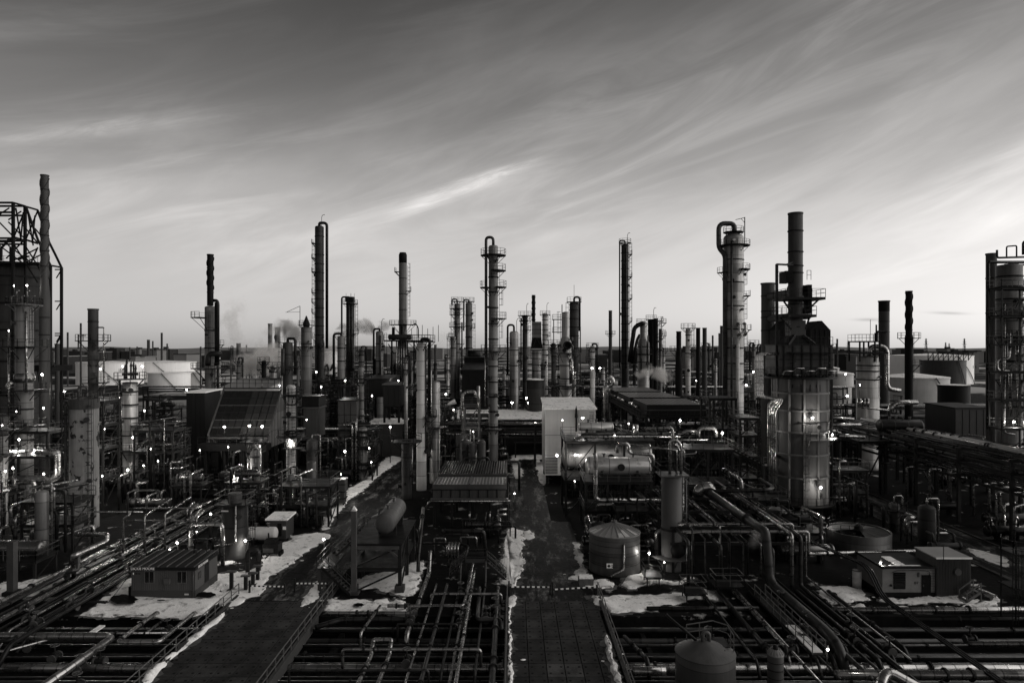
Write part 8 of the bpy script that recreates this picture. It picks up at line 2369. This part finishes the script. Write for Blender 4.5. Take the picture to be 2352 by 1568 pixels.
def skyline():
    r_ = random.Random(77)
    spans = [(20, 470), (500, 700), (830, 1000), (1330, 1480), (1560, 1760), (1895, 2270)]
    n = 0
    for a, b in spans:
        px = a
        k = 0
        while px < b:
            D = r_.uniform(520, 1500)
            w = r_.uniform(8, 34)
            top = r_.uniform(800, 809) if D > 900 else r_.uniform(808, 822)
            X, W_ = xat(px + w / 2, D), ms(w, D)
            h = max(5.0, zat(top, D))
            t = thing('far_building', 'low far building on the skyline, %s counting away from the derrick' % od2(n), 'building', (X, D, 0), 'skyline buildings')
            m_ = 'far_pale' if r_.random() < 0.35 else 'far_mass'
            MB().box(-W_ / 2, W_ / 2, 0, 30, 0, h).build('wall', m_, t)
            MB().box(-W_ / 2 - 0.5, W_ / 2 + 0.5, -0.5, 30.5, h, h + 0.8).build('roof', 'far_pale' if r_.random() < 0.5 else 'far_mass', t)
            if r_.random() < 0.5:
                q = r_.uniform(-W_ / 3, W_ / 3)
                MB().box(q - 3, q + 3, 5, 12, h + 0.8, h + r_.uniform(2, 5)).build('roof_plant', 'far_mass', t)
            px += w * r_.uniform(0.7, 1.5)
            n += 1
def od2(i):
    if i < 28: return ORD[i]
    t_, u = divmod(i + 1, 10)
    T = ['', '', 'twenty', 'thirty', 'forty', 'fifty', 'sixty', 'seventy', 'eighty', 'ninety']
    return (T[t_][:-1] + 'ieth') if u == 0 else T[t_] + '-' + ORD[u - 1]
skyline()
def hills():
    r_ = random.Random(3)
    D = 3100.0
    vs_, fs = [], []
    n = 90
    for i in range(n + 1):
        x = -3300 + 6600 * i / n
        px = CXP + x * FPX / D
        e = 10 + 8 * math.sin(px * 0.011) + 6 * math.sin(px * 0.027 + 1) + 22 * math.exp(-((px - 860) / 90.0) ** 2) + 16 * math.exp(-((px - 1650) / 160.0) ** 2) + r_.uniform(-2, 2)
        vs_ += [(x, D - 300, 0), (x, D, max(8, 19 + e * 0.42)), (x, D + 350, 0)]
    for i in range(n):
        a = i * 3
        fs += [(a, a + 3, a + 4, a + 1), (a + 1, a + 4, a + 5, a + 2)]
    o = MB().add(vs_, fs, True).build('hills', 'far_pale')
    tag(o, kind='structure')
hills()

# ------------------------------------------------------------------ lit lamps
LM = [((345, 1290), 'the office trailer'), ((193, 1050), 'the peeling column'), ((56, 880), 'the lit pale column below the drum'), ((300, 950), 'the valve-crowned column'), ((560, 960), 'the slanted louvred cooler'), ((668, 1010), 'the gridded ladder column'), ((790, 950), 'the raised panel house'),
      ((850, 1050), 'the side road verge'), ((540, 1180), 'the squat railed vessel'), ((925, 850), 'the multi-pipe heater'), ((1090, 960), 'the tall decked column'), ((1220, 920), 'the long dark store'), ((1330, 960), 'the white shed'), ((1400, 1060), 'the bright drum'), ((1560, 980), 'the long cooler'), ((1370, 850), 'the bottle-shaped reactor'),
      ((1840, 1000), 'the big furnace'), ((1960, 890), 'the stout pale vessel'), ((2050, 1250), 'the block hut'), ((2320, 950), 'the broad ringed column'), ((1520, 1280), 'the upright vessel'), ((1680, 860), 'the big decked column'), ((870, 1230), 'the stilted tank'), ((1900, 1490), 'the thick S-bent pipe'), ((250, 850), 'the white tanks'), ((640, 880), 'the steaming towers')]
LAMPS = [(32, 656, 124), (62, 656, 124), (20, 760, 100), (97, 860, 118), (100, 937, 112), (38, 945, 98), (5, 977, 88), (44, 1009, 98), (45, 1036, 99), (80, 1034, 101), (30, 1075, 90), (12, 1082, 88), (101, 1088, 95), (91, 1130, 90), (148, 899, 130), (231, 847, 120), (240, 985, 105), (235, 1093, 96), (293, 1079, 100), (306, 1004, 111), (330, 1069, 100), (363, 1059, 102), (346, 1031, 106), (332, 943, 130), (429, 895, 160), (459, 1034, 110), (327, 841, 111), (282, 841, 111),
         (515.5, 980, 114), (573, 977, 114), (602, 978.6, 114), (524, 1026, 110), (597, 1025, 98), (550, 1069, 98), (538, 1093, 95), (538, 1106, 92), (669.6, 1013, 107), (704.5, 964, 125), (737.7, 888, 140), (643, 885, 130), (726.6, 854, 145), (793, 874, 140), (915, 874, 160), (899, 879, 158), (854.6, 909, 140), (792, 1036, 110), (848, 1029, 110), (853, 1061, 105), (783, 1089, 104), (896, 980, 120), (631, 1149, 95),
         (1087, 991, 115), (1042, 941, 130), (1024, 905, 140), (1176, 924, 136), (1213, 925, 140), (1209, 913, 142), (1322, 1044, 97), (1182, 1133, 90), (1338, 959, 110), (1292, 965, 112), (1279, 1045, 114), (1320, 1105, 90), (1412, 1000, 95), (1444, 973, 96), (1562, 965, 110), (1360, 845, 150), (1378, 845, 150), (1599, 874, 150), (1659, 994, 97),
         (1866, 959, 91.6), (1912, 998, 94), (1885, 1119, 91.4), (1946, 909, 115), (1942, 859, 180), (1975, 884, 130), (1730, 854, 130), (1714, 884, 135), (407, 1246, 74), (390, 1262, 72), (484, 1180, 82), (452, 1221, 78), (563.6, 1241, 77), (744, 1238, 72), (1526, 1291, 71), (1491, 1270, 73), (1901, 1491, 49), (2022.6, 1292, 66.5), (2336, 1190, 86), (2328, 968, 98)]
def lamps():
    near = {}
    for px, py, D in LAMPS:
        j = min(range(len(LM)), key=lambda k: (LM[k][0][0] - px) ** 2 + (LM[k][0][1] - py) ** 2)
        near.setdefault(j, []).append((py, px, D))
    lr = random.Random(4)
    big = {(669.6, 1013), (1866, 959), (1885, 1119), (1322, 1044), (1338, 959), (1279, 1045), (515.5, 980), (573, 977), (602, 978.6), (2328, 968)}
    for j, L_ in near.items():
        L_.sort()
        for i, (py, px, D) in enumerate(L_):
            lab = 'lit work lamp by %s' % LM[j][1] if len(L_) == 1 else 'lit work lamp by %s, %s from the top' % (LM[j][1], ORD[i])
            k = D / 100.0
            b = (px, py) in big
            v = 0.12 + 1.25 * lr.random() ** 1.6
            lamp(px, py, D, lab, (330 if b else 300 * v) * min(1.6, k if k > 0.85 else k * k * 0.5), (0.17 if b else 0.125 * (0.42 + 0.6 * v)) * max(0.75, k), pole=lr.uniform(0.8, 2.4))
lamps()

# ------------------------------------------------------------------ steam
def steam_mat(name, dens, thr, scale, bright):
    m_ = bpy.data.materials.new(name)
    m_.use_nodes = True
    t = m_.node_tree
    t.nodes.clear()
    L = t.links.new
    tc = N(t, 'ShaderNodeTexCoord')
    sp = N(t, 'ShaderNodeVectorMath', operation='LENGTH')
    L(tc.outputs['Object'], sp.inputs[0])
    fall = MATH(t, 'SUBTRACT', 1.0, sp.outputs['Value'], None, True)
    geo = N(t, 'ShaderNodeNewGeometry')
    no = N(t, 'ShaderNodeTexNoise', inp={'Scale': scale, 'Detail': 5.0, 'Roughness': 0.65, 'Distortion': 0.6})
    L(geo.outputs['Position'], no.inputs['Vector'])
    d = MATH(t, 'SUBTRACT', MATH(t, 'ADD', MATH(t, 'MULTIPLY', fall, 1.1), MATH(t, 'MULTIPLY', MATH(t, 'SUBTRACT', no.outputs['Fac'], 0.5), 3.0)), thr)
    d = MATH(t, 'MAXIMUM', d, 0.0)
    d = MATH(t, 'MULTIPLY', d, MATH(t, 'MULTIPLY', MATH(t, 'MINIMUM', MATH(t, 'MULTIPLY', fall, 4.0), 1.0), dens))
    pv = N(t, 'ShaderNodeVolumePrincipled')
    pv.inputs['Color'].default_value = (bright, bright * 0.98, bright * 0.96, 1)
    L(d, pv.inputs['Density'])
    out = N(t, 'ShaderNodeOutputMaterial')
    L(pv.outputs[0], out.inputs['Volume'])
    MATS[name] = m_
def puff(label, pa, pb, D, r, mt):
    import bmesh
    a, b = at(*pa, D), at(*pb, D)
    bm = bmesh.new()
    bmesh.ops.create_icosphere(bm, subdivisions=2, radius=1.05)
    me = bpy.data.meshes.new('steam')
    bm.to_mesh(me)
    bm.free()
    me.materials.append(MATS[mt])
    o = bpy.data.objects.new('steam', me)
    COL.objects.link(o)
    d = b - a
    o.location = (a + b) / 2
    o.rotation_euler = d.to_track_quat('X', 'Z').to_euler()
    o.scale = (d.length / 2 + r, r * 1.1, r)
    tag(o, label, 'steam', None, 'stuff')
steam_mat('steam_grey', 0.9, 0.36, 0.30, 0.55)
steam_mat('steam_white', 1.2, 0.34, 0.28, 1.0)
steam_mat('steam_thin', 0.25, 0.42, 0.34, 0.97)
puff('thin steam rising beside the finned-stack column', (520, 770), (545, 692), 170, 4.5, 'steam_thin')
puff('thin steam curling beyond the finned-stack column', (528, 745), (560, 800), 175, 4.0, 'steam_thin')
puff('broad low steam bank between finned-stack column and twin stained stacks', (560, 842), (645, 818), 210, 6.5, 'steam_white')
puff('steam column rising from the low steam bank', (585, 830), (600, 790), 215, 5.0, 'steam_thin')
puff('grey plume drifting past the stained vent tower', (648, 750), (702, 772), 185, 4.2, 'steam_grey')
puff('second swell of the grey plume at the vent tower', (612, 765), (660, 750), 235, 4.5, 'steam_thin')
puff('pale steam behind the tall slender column foot', (738, 812), (788, 785), 210, 7.0, 'steam_thin')
puff('grey smoke trail between ribbed column and sooty-tipped stack', (815, 748), (860, 752), 215, 3.6, 'steam_grey')
puff('tapering tail of the grey smoke trail', (850, 758), (902, 746), 215, 2.6, 'steam_grey')
puff('grey smoke lobe in front of the ribbed column gap', (786, 752), (800, 775), 215, 3.2, 'steam_grey')
puff('bright white steam jet over the long cooler', (1500, 852), (1538, 868), 168, 2.6, 'steam_white')
puff('ragged steam puff drifting off the white jet', (1468, 856), (1505, 850), 170, 2.4, 'steam_white')
puff('small faint wisp above the far stepped column', (1005, 788), (1016, 772), 260, 3.0, 'steam_thin')
puff('leaking steam wisp at the elbow of the fat pipe', (1722, 1258), (1750, 1208), 68.5, 0.8, 'steam_thin')
puff('faint ground wisp beside the stair deck', (735, 1395), (765, 1405), 62.5, 0.7, 'steam_thin')
